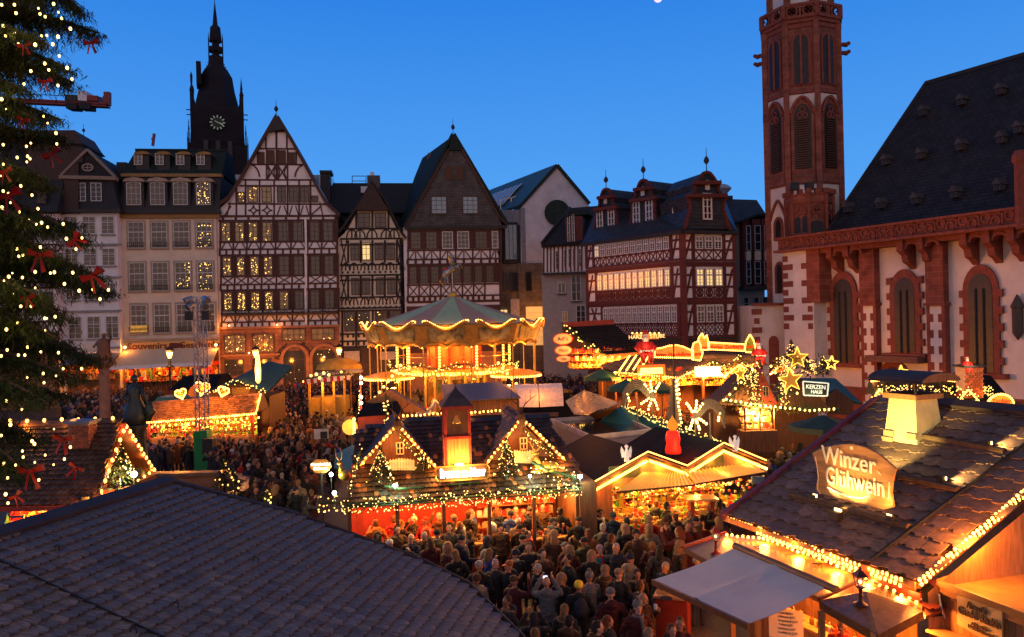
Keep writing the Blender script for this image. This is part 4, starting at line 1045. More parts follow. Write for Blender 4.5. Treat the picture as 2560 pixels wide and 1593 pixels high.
def church():
 P4=lambda x,y:(1850+x/1.5127,y/1.5127)
 O=PD(*P4(160,900),57.0)
 t=thing('church','white plastered gothic church with red sandstone trim, tall pointed windows and steep slate roof','church',(O.x,O.y,0))
 f=FP(t,O,(.487,-.873,0));f.N=V(-.873,-.487,0)
 zt=O.z;UL=34.
 z=lambda x,y,out=0:-f.q(*P4(x,y),out)[1];u=lambda x,y,out=0:f.q(*P4(x,y),out)[0]
 zpt,zpb=z(165,895,.7),z(165,950,.7)
 uc=u(275,1000)
 def slab(name,u0,u1,z0,z1,o0,o1,m,parent=None):
  c=f.O+f.U*((u0+u1)/2)+f.N*((o0+o1)/2)+V(0,0,(z0+z1)/2)
  return link(name,unit(m),parent or t,frame(c,f.U*(u1-u0),f.N*(o1-o0),V(0,0,z1-z0)))
 slab('wall',uc,UL,0,zpb,-6,-1.3,M_plch)
 slab('corner_block',0,uc,0,zpb,-6,0,M_plch)
 # parapet with carved blind tracery
 pr=slab('parapet',-.2,UL,zpb+.12,zpt-.15,-1.2,.25,M_rsp);slab('parapet_coping',-.4,UL,zpt-.15,zpt,-1.3,.5,M_rsp);slab('parapet_ledge',-.4,UL,zpb-.06,zpb+.12,-1.4,.55,M_rsp)
 zc=(zpt+zpb)/2;hh=(zpt-zpb)*.30
 for i in range(26):
  mb=MB();u0=.2+i*1.3;um=u0+.65
  for a0,a1,dx,dz in((0,360,-.27,.12),(0,360,.27,-.12)):f.arc(mb,um+dx,-(zc+dz),.25,.27,a0,a1,.09,out=.36,th=.12,n=7)
  mb.beam(f.O+f.U*u0+V(0,0,zc-hh)+f.N*.3,f.O+f.U*u0+V(0,0,zc+hh)+f.N*.3,.12,.12)
  mb.beam(f.O+f.U*(u0+.08)+V(0,0,zc+hh)+f.N*.3,f.O+f.U*(u0+1.2)+V(0,0,zc+hh*1.02)+f.N*.3,.06,.1)
  mb.build('tracery_panel',M_rsp,pr)
  # buttresses
 for(xa,xb,yt_,yb,lower)in((255,300,950,1145,0),(450,515,935,1150,1),(700,775,925,1150,1)):
  ua,ub=u(xa,1000,-.75 if lower else 0),u(xb,1000)
  if not lower:
   slab('buttress',ua-.1,ua+1.0,z(xa,yb),zpb-.05,-1.4,.02,M_rs)
  else:
   slab('buttress',ua,ua+1.15,z(xa,1150),zpb-.05,-1.4,-.72,M_rs);slab('buttress_ledge',ua-.12,ua+1.27,z(xa,1158),z(xa,1146),-1.4,-.62,M_rsp)
   bt=slab('buttress_base',ua,ua+1.15,0,z(xa,1158),-1.4,-.8,M_plch)
   for k in range(16):
    h0=z(xa,1158)-.5*k-.5
    if h0<.3:break
    slab('quoin',ua-.01,ua+(.42 if k%2 else.2),h0,h0+.5,-1.0,-.78,M_rsp,bt);slab('quoin',ua+1.15-(.42 if k%2 else.2),ua+1.16,h0,h0+.5,-1.38,-.78,M_rsp,bt)
 for k in range(9):
  h=zpb-.75-k*.62
  slab('quoin',-.02,(.9 if k%2 else.45),h,h+.42,-.5,.03,M_rsp);slab('quoin',uc-(1.0 if k%2 else.5),uc-.09,h,h+.42,-.4,.03,M_rsp)
  # corbel table
 i=0;uu=uc+1.2
 while uu<UL:
  near=any(abs(uu-(u(x,1000)+.75))<1.0 for x in(450,700))
  if not near:
   mb=MB();
   for o,h0,h1 in((-1.3,1.65,0),):pass
   P=lambda o,h:f.O+f.U*uu+f.N*o+V(0,0,zpb-h)
   mb.prism([P(-1.3,.05),P(.1,.05),P(.1,.75),P(-.35,1.0),P(-.5,1.45),P(-.9,1.6),P(-1.3,1.9)],f.U*.42);mb.build('corbel',M_rsp,t)
   mb=MB();f.arc(mb,uu+.9,-(zpb-.62),.42,.38,180,0,.16,out=-.05,th=.5,n=6);mb.build('corbel_arch',M_rsp,t)
  uu+=1.33
 slab('frieze',uc,UL,zpb-.35,zpb-.06,-1.3,-.1,M_rsp)
 # windows
 for(xa,xb,yt_,ys,yb)in((362,432,1055,1110,1370),(592,667,1050,1105,1335),(872,962,1035,1100,1408)):
  ua,ub=u(xa,1200,-1.3),u(xb,1200,-1.3);zb,zs,ztp=z(xa,yb,-1.3),z(xa,ys,-1.3),z((xa+xb)/2,yt_,-1.3)
  w=MB();pointed(f,w,ua-.35,ub+.35,zb,zs,ztp+.55,-1.3,-1.12);o=w.build('window',M_rsp,t)
  g=MB();pointed(f,g,ua,ub,zb+.1,zs,ztp,-1.12,-1.09);g.build('glass_pane',M_lead,o)
  b=MB();um=(ua+ub)/2
  for q in(.33,.66):b.beam(f.O+f.U*(ua+(ub-ua)*q)+f.N*-1.05+V(0,0,zb),f.O+f.U*(ua+(ub-ua)*q)+f.N*-1.05+V(0,0,zs+.1),.09,.1)
  n_=int((zs-zb)/.55)
  for k in range(1,n_):b.beam(f.O+f.U*ua+f.N*-1.07+V(0,0,zb+k*.55),f.O+f.U*ub+f.N*-1.07+V(0,0,zb+k*.55),.03,.03)
  b.build('mullions',M_slatedk,o)
  for k in range(int((zs+1-zb)/.5)):
   e=.22 if k%2 else.0
   if k%2:slab('quoin',ua-.35-e,ua-.2,zb+k*.5,zb+k*.5+.45,-1.3,-1.11,M_rsp,o);slab('quoin',ub+.2,ub+.35+e,zb+k*.5,zb+k*.5+.45,-1.3,-1.11,M_rsp,o)
  slab('window_sill',ua-.8,ub+.8,zb-.3,zb,-1.3,-.8,M_rsp,o)
 slab('window_ledge',u(500,1340,-1.),u(700,1360,-1.),z(500,1360,-1.)-.1,z(500,1342,-1.),-1.3,-.2,mat('weathered_ledge',(.16,.08,.06)))
 w=MB();pointed(f,w,u(530,1420,-1.3),u(645,1420,-1.3),0,z(530,1420,-1.3),z(590,1362,-1.3),-1.3,-1.15);o=w.build('door',M_rsp,t)
 w=MB();pointed(f,w,u(548,1420,-1.3),u(628,1420,-1.3),0,z(540,1420,-1.3)-.1,z(590,1380,-1.3)-.15,-1.15,-1.12);w.build('door_leaf',mat('dark_oak',(.06,.025,.015)),o)
 slab('plinth',uc,UL,0,z(450,1400,-1.3)-.2 if False else 2.3,-1.31,-1.12,M_rsp)
 nb=MB();c=f.ppt(*P4(1050,1200),-1.1);nb.lathe(c,[(.03,-1.3),(.28,-.9),(.28,.5),(.36,.6),(.04,1.3)],6);nb.build('stone_niche',mat('dark_stone',(.07,.06,.05)),t)
 nb=MB();c=f.ppt(*P4(1062,700),.3);nb.lathe(c,[(.3,-2.4),(.3,1.2),(.4,1.3),(.4,1.6),(.25,1.9)],6);nb.build('pinnacle',M_rsp,t)
 # annex at the left foot
 a=P4(52,1155);ax=FP(t,PD(*P4(165,1155),58.5),(1,.12,0));
 b=MB();p0=ax.ppt(*P4(52,1155));p1=ax.ppt(*P4(170,1155));bk=V(0,6,0)
 b.hexa([V(p0 .x,p0 .y,0),V(p1 .x,p1 .y,0),V(p1 .x,p1 .y,0)+bk,V(p0 .x,p0 .y,0)+bk],[p0,V(p1 .x,p1 .y,p0 .z),V(p1 .x,p1 .y,p0 .z)+bk,p0+bk]);b.build('annex_wall',M_plch,t)
 b=MB();b.beam(p0+V(-.1,-.1,.05),V(p1 .x,p1 .y-.1,p0 .z+.05),.5,.2);b.build('annex_coping',M_rsp,t)
 for k in range(8):h=p0 .z-.7-k*.7;bar('quoin',V(p0 .x+.2,p0 .y-.02,h),V(p0 .x+.2,p0 .y-.02,h+.42),.4 if k%2 else.75,.1,M_rsp,t,up=(0,1,0))
 b=MB();pointed(ax,b,ax.q(*P4(108,1300))[0],ax.q(*P4(145,1300))[0],0,-ax.q(*P4(108,1295))[1],-ax.q(*P4(125,1270))[1],0,.1);b.build('door',M_rsp,t)
 # nave roof
 W=f.U
 E0=PD(*P4(322,885),56.0);R0=PD(*P4(702,315),57.5)
 H0=PD(*P4(398,745),56.5)
 m=brickmat('nave_slates',(.034,.033,.036),(.024,.024,.027),(.010,.010,.011),.42,.24,rough=.6,msize=.03,rotz=math.atan2(.873,-.487))
 EL=E0+W*40;RL=R0+W*36
 rb=MB();rb.add([E0,EL,RL,R0,R0+V(8,7,-12),E0+V(10,9,0)],[(0,1,2,3),(0,3,4,5)]);roof=rb.build('roof',m,t)
 b=MB();b.beam(R0,RL,.3,.25);b.beam(E0,R0,.2,.2);b.build('ridge_cap',M_slatedk,roof)
 n=(EL-E0).cross(R0-E0).normalized();
 if n.y>0:n=-n
 dm=MB()
 dm.hexa([(-.32,-.75,-.1),(.32,-.75,-.1),(.32,.9,-.1),(-.32,.9,-.1)],[(-.32,-.75,.55),(.32,-.75,.55),(.32,.9,.55),(-.32,.9,.55)])
 dm.hexa([(-.45,-.95,.5),(.45,-.95,.5),(.45,.9,.5),(-.45,.9,.5)],[(-.02,-.95,1.1),(.02,-.95,1.1),(.02,.9,1.1),(-.02,.9,1.1)])
 dm.v=[(x*.62,y*.62,z*.62)for x,y,z in dm.v]
 dme=dm.mesh('roof_dormer',mat('lead_grey',(.06,.055,.055),rough=.6));gm=MB().box((0,-.48,.15),(.24,.04,.3)).mesh('opening',M_iron)
 for x,y in((700,435),(845,395),(993,355),(560,620),(692,598),(843,565),(998,538),(415,800),(540,785),(675,768),(823,745),(988,718),(1060,940),(1063,500)):
  if y>900:continue
  c=PP(*P4(x,y),E0,n)
  o=link('roof_dormer',dme,roof,Matrix.Translation(c)@Matrix.Rotation(math.atan2(-f.N.x,f.N.y)+math.pi,4,'Z'));link('opening',gm,o,wm(o))
 for c_ in():pass
church()
def tower():
 P8=lambda x,y:(1880+x/3.15,y/3.15)
 D=61.5;cx=2008.5
 c0=PD(cx,400,D);t=thing('church_tower','slim octagonal red sandstone church tower with louvred windows and pierced balustrade','tower',(c0 .x,c0 .y,0))
 zz=lambda y:PD(cx,y,D-3.1).z
 ax=V(c0 .x,c0 .y,0);W=180/F*(D-1.5);Rr=W/2/math.cos(R(22.5))
 def oct_(name,y0,y1,r,m,parent=None,r1=None):
  b=MB();b.lathe(ax,[(r,zz(y1)),(r1 or r,zz(y0))],8);return b.build(name,m,parent or t)
 oct_('wall',-120,4,Rr*.80,M_plch)
 for k in range(8):
  a=R(22.5+45*k);p=ax+V(math.cos(a),math.sin(a),0)*Rr*.80;b=MB();b.beam(p+V(0,0,zz(20)),p+V(0,0,zz(-120)),.5,.5);b.build('corner_pier',M_rst,t)
 body=oct_('red_shaft',46,458,Rr*.955,M_rst);oct_('white_shaft',458,640,Rr*.955,M_plch)
 b=MB();b.lathe(ax,[(Rr*.955,-.05),(Rr*.955,zz(640))],8);b.build('lower_shaft',M_plch,t)
 for y0,y1,r in((40,50,1.03),(51,62,.99),(221,228,1.0),(452,458,.98)):oct_('cornice',y0,y1,Rr*r,M_rsp)
 # balustrade
 bal=oct_('gallery_floor',33,40,Rr*1.05,M_rsp)
 for k in range(8):
  a0,a1=R(22.5+45*k),R(22.5+45*(k+1));p,q=ax+V(math.cos(a0),math.sin(a0),0)*Rr*1.04,ax+V(math.cos(a1),math.sin(a1),0)*Rr*1.04
  z0,z1=zz(37),zz(6);m=MB();m.beam(p+V(0,0,z1),q+V(0,0,z1),.25,.2);m.beam(p+V(0,0,z0),q+V(0,0,z0),.2,.2);m.beam(p+V(0,0,z0),p+V(0,0,z1),.3,.3)
  m.beam(p.lerp(q,.5)+V(0,0,z0),p.lerp(q,.5)+V(0,0,z1),.16,.16)
  for s_ in(.25,.75):
   c=p.lerp(q,s_)+V(0,0,(z0+z1)/2);d=(q-p).normalized();pr=None
   for i in range(9):
    an=i*math.pi/4;w_=c+d*(.42*math.cos(an))+V(0,0,.40*math.sin(an))
    if pr:m.beam(pr,w_,.12,.14,up=d.cross(V(0,0,1)))
    pr=w_
   for sx in(-1,1):
    for sz in(-1,1):m.beam(c+d*(.30*sx)+V(0,0,.28*sz),c+d*(.52*sx)+V(0,0,.5*sz),.1,.12,up=d.cross(V(0,0,1)));m.beam(c+d*(.34*sx),c+d*(.14*sx),.1,.12,up=d.cross(V(0,0,1)));m.beam(c+V(0,0,.34*sz),c+V(0,0,.14*sz),.1,.12,up=d.cross(V(0,0,1)))
  m.build('balustrade',M_rsp,t)
  # windows on the visible faces
 for k in(4,5,6,3,7):
  a=R(45*k+0);nrm=V(math.cos(a+R(0)),math.sin(a),0)
  if nrm.y>.3:continue
  fo=ax+nrm*(W/2*.955);F2=FP(t,fo,nrm.cross(V(0,0,1)));F2 .N=nrm;F2 .U=V(0,0,1).cross(nrm)
  fw=W*.414/2
  up=MB();pointed(F2,up,-.72,.72,zz(207),zz(95),zz(74),0,.10);o=up.build('window',M_rsp,t)
  g=MB();pointed(F2,g,-.52,.52,zz(205),zz(98),zz(80),.10,.12);g.build('glass_pane',M_iron,o)
  g=MB();g.beam(fo+nrm*.16+V(0,0,zz(205)),fo+nrm*.16+V(0,0,zz(80)),.16,.14);g.build('mullion',M_rsp,o)
  # white spandrels over pointed arches
  wsp=MB();wsp.add([fo+F2 .U*sx+nrm*.015+V(0,0,z_)for sx,z_ in((-fw*.84,zz(282)),(fw*.9,zz(282)),(fw*.9,zz(230)),(-fw*.9,zz(230)))],[(0,1,2,3)]);wsp.build('white_spandrel',M_plch,t)
  ar=MB();pointed(F2,ar,-fw*.72,fw*.72,zz(455),zz(278),zz(240),.02,.12);ao=ar.build('window_arch',M_rst,t)
  ar=MB();pr=None
  for i in range(13):
   s_=i/12*2-1;zt_=zz(279)+(zz(238)-zz(279))*(1-abs(s_)**1.7)**.8;w_=fo+F2 .U*(s_*fw*.74)+nrm*.18+V(0,0,zt_)
   if pr:ar.beam(pr,w_,.2,.22,up=nrm)
   pr=w_
  ar.build('arch_moulding',M_rsp,ao)
  g=MB();pointed(F2,g,-.62,.62,zz(419),zz(290),zz(255),.12,.14);lo=g.build('louvre_opening',M_iron,ao)
  for i in range(22):
   z_=zz(416)+(zz(295)-zz(416))*i/21;b_=fo+nrm*.2+V(0,0,z_)
   bar('slat',b_-F2 .U*.46,b_+F2 .U*.46,.14,.07,M_shut,lo)
  g=MB()
  for dx in(-.2,.2):F2 .arc(g,dx,-zz(285),.17,.22,0,360,.09,out=.24,n=8)
  F2 .arc(g,0,-zz(270),.2,.22,0,360,.09,out=.24,n=8);g.build('tracery',M_rsp,lo)
 for k in range(8):
  a=R(22.5+45*k);p=ax+V(math.cos(a),math.sin(a),0)*Rr*.97
  b=MB();b.beam(p+V(0,0,0),p+V(0,0,zz(50)),.42,.42);b.build('corner_pier',M_rst,t)
  if k in(3,7,4,0):
   for yy in((82,104)if k in(3,0)else()):
    o=V(math.cos(a),math.sin(a)*.4,0).normalized();b=MB();s0=p+V(0,0,zz(yy))
    b.tube([s0,s0+o*.4+V(0,0,.1),s0+o*.7+V(0,0,.05),s0+o*.95+V(0,0,.2)],[.2,.17,.2,.1],6);b.ball(s0+o*.85+V(0,0,.16),.17,6,4);b.build('gargoyle',M_rsp,t)
 rot=math.atan2(-ax.x,ax.y);t.rotation_euler.z=rot
 # white lower panel with blind arch and small windows
 P4=lambda x,y:(1850+x/1.5127,y/1.5127)
 nrm=Matrix.Rotation(rot,3,'Z')@V(-math.sin(R(45)),-math.cos(R(45)),0)
 fo=ax+nrm*(W/2*.955);F2=FP(t,fo,(1,-1,0));F2 .N=nrm;F2 .U=V(0,0,1).cross(nrm)
 for zt_,zb_ in((-F2 .q(*P4(150,820))[1],-F2 .q(*P4(150,910))[1]),(-F2 .q(*P4(150,990))[1],-F2 .q(*P4(150,1110))[1])):
  g=MB();pointed(F2,g,-.5,.5,zb_,zt_-.7,zt_,.0,.12);o=g.build('window',M_rsp,t);g=MB();pointed(F2,g,-.25,.3,zb_,zt_-.8,zt_-.25,.12,.14);g.build('glass_pane',M_iron,o)
 g=MB();pr=None
 for i in range(11):
  s_=i/10*2-1;w_=fo+F2 .U*(s_*1.05)+nrm*.1+V(0,0,-F2 .q(*P4(150,850))[1]+1.9*(1-abs(s_)**1.4))
  if pr:g.beam(pr,w_,.16,.16,up=nrm)
  pr=w_
 g.build('blind_arch',M_rsp,t)
 # stair turret
 tc=PD(*P4(262,800),57.6);tb=V(tc.x,tc.y,0);zq=lambda y:PD(*P4(262,y),56).z
 r=80/1.5127/F*56/math.cos(R(22.5));tu=MB();tu.lathe(tb,[(r*.9,zq(885)),(r*.9,zq(768)),(r*1.0,zq(762)),(r,zq(738)),(r*1.04,zq(735)),(r*1.04,zq(728))],8);o=tu.build('turret',M_rst,t)
 for k in range(8):
  a0,a1=R(22.5+45*k),R(22.5+45*(k+1));p,q=tb+V(math.cos(a0),math.sin(a0),0)*r,tb+V(math.cos(a1),math.sin(a1),0)*r
  for s_ in(.0,.5):c=p.lerp(q,s_);bar('merlon',c+V(0,0,zq(730)),c+V(0,0,zq(712)),.35,.35,M_rsp,o)
  n_=((p+q)/2-tb).normalized()
  if n_.y<-.2:
   F3=FP(o,tb+n_*r*.9*math.cos(R(22.5)),n_.cross(V(0,0,1)));F3 .N=n_;F3 .U=V(0,0,1).cross(n_)
   g=MB();
   if abs(n_.x)<.1:pointed(F3,g,-.45,.45,zq(884),zq(850),zq(832),0,.06)
   else:pointed(F3,g,-.45,-.08,zq(875),zq(830),zq(815),0,.06);pointed(F3,g,.08,.45,zq(875),zq(830),zq(815),0,.06)
   g.build('opening',M_iron,o)
   g=MB()
   for dx,dz in((-.22,0),(.22,0),(0,.3)):F3 .arc(g,dx,-(zq(800)+dz),.2,.2,0,360,.08,out=.1,n=8)
   g.build('tracery',M_rsp,o)
  b=MB();b.beam(p*1+V(0,0,zq(885)),p+V(0,0,zq(735)),.2,.2);b.build('turret_pier',M_rsp,o)
 for x in(207,262):
  c=PD(*P4(x,705),56.2);s=thing('loudspeaker','black %s loudspeaker on the battlements of the church turret'%('left' if x<230 else 'right'),'speaker',c,'speakers on the turret')
  blk('cabinet',c,(.55,.45,.55),M_iron,s);blk('bracket',c+V(0,.2,-.4),(.08,.08,.4),M_steel,s)
tower()
def cathedral():
 P7=lambda x,y:(460+x/3.289,y/3.289)
 D=205;cx=543.5;c0=PD(cx,300,D);ax=V(c0 .x,c0 .y,0)
 t=thing('cathedral_tower','dark gothic cathedral tower with clock and needle spire on the skyline','tower',ax)
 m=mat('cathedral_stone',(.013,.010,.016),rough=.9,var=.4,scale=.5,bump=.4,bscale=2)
 s=F/D;zz=lambda y:PD(cx,y/3.289,D if y<700 else D-7).z
 b=MB();h=218/3.289/s
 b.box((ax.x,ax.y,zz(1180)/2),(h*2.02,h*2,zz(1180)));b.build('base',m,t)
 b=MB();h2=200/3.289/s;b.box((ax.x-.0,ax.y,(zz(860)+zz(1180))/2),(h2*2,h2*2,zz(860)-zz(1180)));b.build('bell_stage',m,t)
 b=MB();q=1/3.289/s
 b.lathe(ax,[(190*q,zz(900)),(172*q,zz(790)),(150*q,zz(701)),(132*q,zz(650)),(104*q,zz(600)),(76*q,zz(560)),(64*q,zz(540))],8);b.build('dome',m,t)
 blk('parapet_block',(ax.x-132*q,ax.y-3,zz(660)),(36*q,5,zz(605)-zz(720)),m,t)
 b=MB();b.lathe(ax,[(66*q,zz(560)),(60*q,zz(470))],8);b.lathe(ax,[(30*q,zz(475)),(30*q,zz(215))],8)
 b.lathe(ax,[(52*q,zz(345)),(42*q,zz(230)),(22*q,zz(212)),(18*q,zz(180)),(3*q,zz(20)),(1*q,zz(-40))],8)
 b.lathe(ax,[(58*q,zz(430)),(56*q,zz(392))],8)
 for k in range(8):
  a=R(22.5+45*k);p=ax+V(math.cos(a),math.sin(a),0)*58*q;b.beam(p+V(0,0,zz(560)),p+V(0,0,zz(330)),9*q,9*q);b.lathe(p,[(5*q,zz(330)),(.5*q,zz(275))],5)
  for i in range(9):
   rr=(20-2.1*i)*q;p2=ax+V(math.cos(a),math.sin(a),0)*rr;b.ball(p2+V(0,0,zz(185-18*i)),2.4*q,4,3)
   p2=ax+V(math.cos(a),math.sin(a),0)*((150-9*i)*q if i<4 else(128-12*(i-3))*q);b.ball(p2+V(0,0,zz(740-26*i)),5*q,5,3)
 b.build('lantern_spire',m,t,kind='stuff')
 b=MB()
 for sx,y0,yt,r_ in((-186,1000,660,16),(186,1000,675,16),(-212,1250,985,6),(212,1250,1000,6),(-190,1180,850,8),(225,1400,1100,5),(-222,1400,1080,5)):
  for sy in(-1,1):
   p=ax+V(sx*q,sy*abs(sx)*q,0);b.lathe(p,[(r_*q,zz(y0)),(r_*q,zz(yt+90)),(r_*1.25*q,zz(yt+85)),(r_*.5*q,zz(yt+45)),(r_*.7*q,zz(yt+35)),(.3*q,zz(yt))],6)
 for sx,y in((-228,910),(232,922),(-226,950),(230,963)):b.beam(ax+V(sx*q*.85,-198*q,zz(y)),ax+V(sx*q,-198*q,zz(y)),7*q,7*q)
 for x in range(-180,181,24):b.beam(ax+V(x*q,-219*q,0),ax+V(x*q,-219*q,zz(1150)),5*q,5*q);b.beam(ax+V(x*q,-201*q,zz(1180)),ax+V(x*q,-201*q,zz(900)),5*q,5*q)
 b.build('pinnacles',m,t,kind='stuff')
 for dx in(-90,0,90):
  b=MB();b.box(ax+V(dx*q,-219*q,zz(1300)),(34*q,1,9));b.build('belfry_opening',M_iron,t)
 c=ax+V(0,-221*q,zz(1008));ck=MB();ck.lathe(c,[(0,-.1),(50*q,-.1),(50*q,.1),(0,.1)],24,M=Matrix.Rotation(R(90),3,'X'));o=ck.build('clock_face',M_iron,t)
 gm=mat('clock_gilt',(.35,.42,.30),rough=.4,emit=(.5,.8,.5),es=.12)
 for i in range(12):
  a=i*math.pi/6;p0=c+V(math.sin(a),0,math.cos(a))*40*q+V(0,-.3,0);p1=c+V(math.sin(a),0,math.cos(a))*58*q+V(0,-.3,0);bar('hour_mark',p0,p1,8*q,.2,gm,o,up=(0,1,0))
 for a,l in((R(115),50),(R(120)-R(15),40),(R(-62),22)):bar('clock_hand',c+V(0,-.5,0),c+V(math.sin(a),0,math.cos(a))*l*q+V(0,-.5,0),5*q,.2,gm,o,up=(0,1,0))
 t.rotation_euler.z=math.atan2(-ax.x,ax.y)
cathedral()
def cranes():
 P1=lambda x,y:(x/1.8906,y/1.8906)
 D=130;red=mat('crane_red',(.22,.02,.02),rough=.5);t=thing('tower_crane','red counter-jib of a building crane with grey counterweights','crane',PD(*P1(300,900),D))
 p=lambda x,y:PD(*P1(x,y),D)
 b=MB();
 for dy in(-.6,.6):
  b.beam(p(-60,465)+V(0,dy,0),p(512,495)+V(0,dy,0),.3,.3);b.beam(p(-60,478)+V(0,dy,0),p(512,506)+V(0,dy,0),.25,.25)
 for x in range(-60,512,14):b.beam(p(x,468+(x+60)*.052),p(x+7,480+(x+60)*.052),.15,.15);b.beam(p(x+7,480+(x+60)*.052),p(x+14,468+(x+60)*.052),.15,.15)
 b.beam(p(508,437),p(508,500),.9,.9);b.beam(p(496,455),p(496,500),.5,.5);b.build('jib',red,t)
 for x0,x1 in((327,377),(388,440)):b=MB();b.hexa([p(x0,520)+V(0,-1,0),p(x1,523)+V(0,-1,0),p(x1,523)+V(0,1,0),p(x0,520)+V(0,1,0)],[p(x0,490)+V(0,-1,0),p(x1,493)+V(0,-1,0),p(x1,493)+V(0,1,0),p(x0,490)+V(0,1,0)]);b.build('counterweight',M_slate,t)
 for x0,x1,y0,m in((322,378,455,M_iron),(383,425,438,M_plg),(428,475,458,red)):
  b=MB();b.hexa([p(x0,482)+V(0,-1,0),p(x1,485)+V(0,-1,0),p(x1,485)+V(0,1,0),p(x0,482)+V(0,1,0)],[p(x0,y0)+V(0,-1,0),p(x1,y0+2)+V(0,-1,0),p(x1,y0+2)+V(0,1,0),p(x0,y0)+V(0,1,0)]);b.build('machinery_box',m,t)
 b=MB();b.tube([p(120,445),p(500,462)],.06,4);b.build('cable',M_iron,t)
 b=MB();b.beam(p(-60,470),V(p(-60,470).x,p(-60,470).y,0),1.6,1.6);b.build('mast',red,t)
 D=320;t=thing('crane','tiny distant red crane tip above the green mansard roof','crane',PD(*P1(720,680),D));b=MB();b.beam(PD(*P1(722,690),D),PD(*P1(729,632),D),.9,.9);b.beam(PD(*P1(716,660),D),PD(*P1(733,642),D),.5,.5);b.build('jib',red,t)
 b=MB();b.ball(PD(1645,-2,2500),13,12,8,sc=(1,1,.8));b.build('moon',mat('moon_glow',(1,.8,.8),emit=(1.,.62,.68),es=.85),label='small pinkish moon cut off by the top edge of the photo',cat='moon')
cranes()
# ======= FOREGROUND ROOF
def front_roof():
 A=PZ(0,1345,4.6);B=PZ(425,1205,4.6);E=PZ(1300,1593,2.2)
 t=thing('market_stall','big plain stall roof of blue-grey scalloped tiles in the lower left foreground','stall',(-3.5,11,0))
 n=(B-A).cross(E-B).normalized();n=n if n.z>0 else-n;ex=(B-A).normalized()
 px=[(-160,1398),(425,1212),(740,1292),(1060,1408),(1172,1465),(1300,1593),(1420,1720),(-160,1760)]
 pts=[PP(x,y,A,n)for x,y in px]
 slab('roof',[p-n*.02 for p in pts],.12,M_slatedk,t)
 ms=[mat('blue_brown_tile',(.19,.135,.105),rough=.6,spec=.25,var=.5,scale=7,bump=.35,bscale=18,rnd=.3,col2=(.34,.25,.20),stretch=(1,4,4)),mat('blue_tile',(.14,.115,.11),rough=.58,spec=.25,var=.5,scale=8,bump=.35,bscale=18,rnd=.3,col2=(.27,.215,.20),stretch=(1,4,4))]
 up=n.cross(ex);up=up if up.z>0 else-up
 ey0=ex
 tiles(t,A,ex,up,px,.155,.205,'scallop',ms,300,.004)
 # ridge and verge flashing
 b=MB();w=.16
 for q0,q1 in(((-160,1390),(428,1205)),):b.beam(PP(*q0,A,n)+n*.05,PP(*q1,A,n)+n*.05,w*1.5,.09,up=n)
 b.build('ridge_flashing',mat('blue_black_sheet',(.07,.05,.05),rough=.6,spec=.2),t)
 b=MB()
 for q0,q1 in(((425,1207),(745,1290)),((745,1290),(1060,1406)),((1060,1406),(1172,1463)),((1172,1463),(1310,1600))):b.beam(PP(*q0,A,n)+n*.03,PP(*q1,A,n)+n*.03,.10 if q0[0]<740 else.03,.08,up=n)
 b.build('verge_flashing',MATS['blue_black_sheet'],t)
 for(q0,q1)in(((-20,1402),(420,1610)),((150,1240),(0,0))):
  if q1==(0,0):continue
  b=MB();b.beam(PP(*q0,A,n)+n*.055,PP(*q1,A,n)+n*.055,.018,.03,up=n);b.build('sheet_seam',M_iron,t)
 for x,y in((140,1382),(368,1298),(436,1525),(637,1410),(440,1237),(330,1590),(893,1442)):
  c=PP(x,y,A,n)+n*.07;r_=MB();pr=None
  for i in range(9):
   a=2*math.pi*i/8;q=c+up*(.05*math.cos(a))+n*(.05*math.sin(a))
   if pr:r_.beam(pr,q,.014,.014)
   pr=q
  r_.build('roof_ring',M_iron,t)
  # body of the stall below
 b=MB();cs=[pts[0],pts[1],pts[3],pts[5],pts[6],pts[7]]
 b.prism([V(p.x*.97-.2,p.y*.99,0)for p in cs],(0,0,2.0));b.build('stall_body',M_wooddk,t)
front_roof()
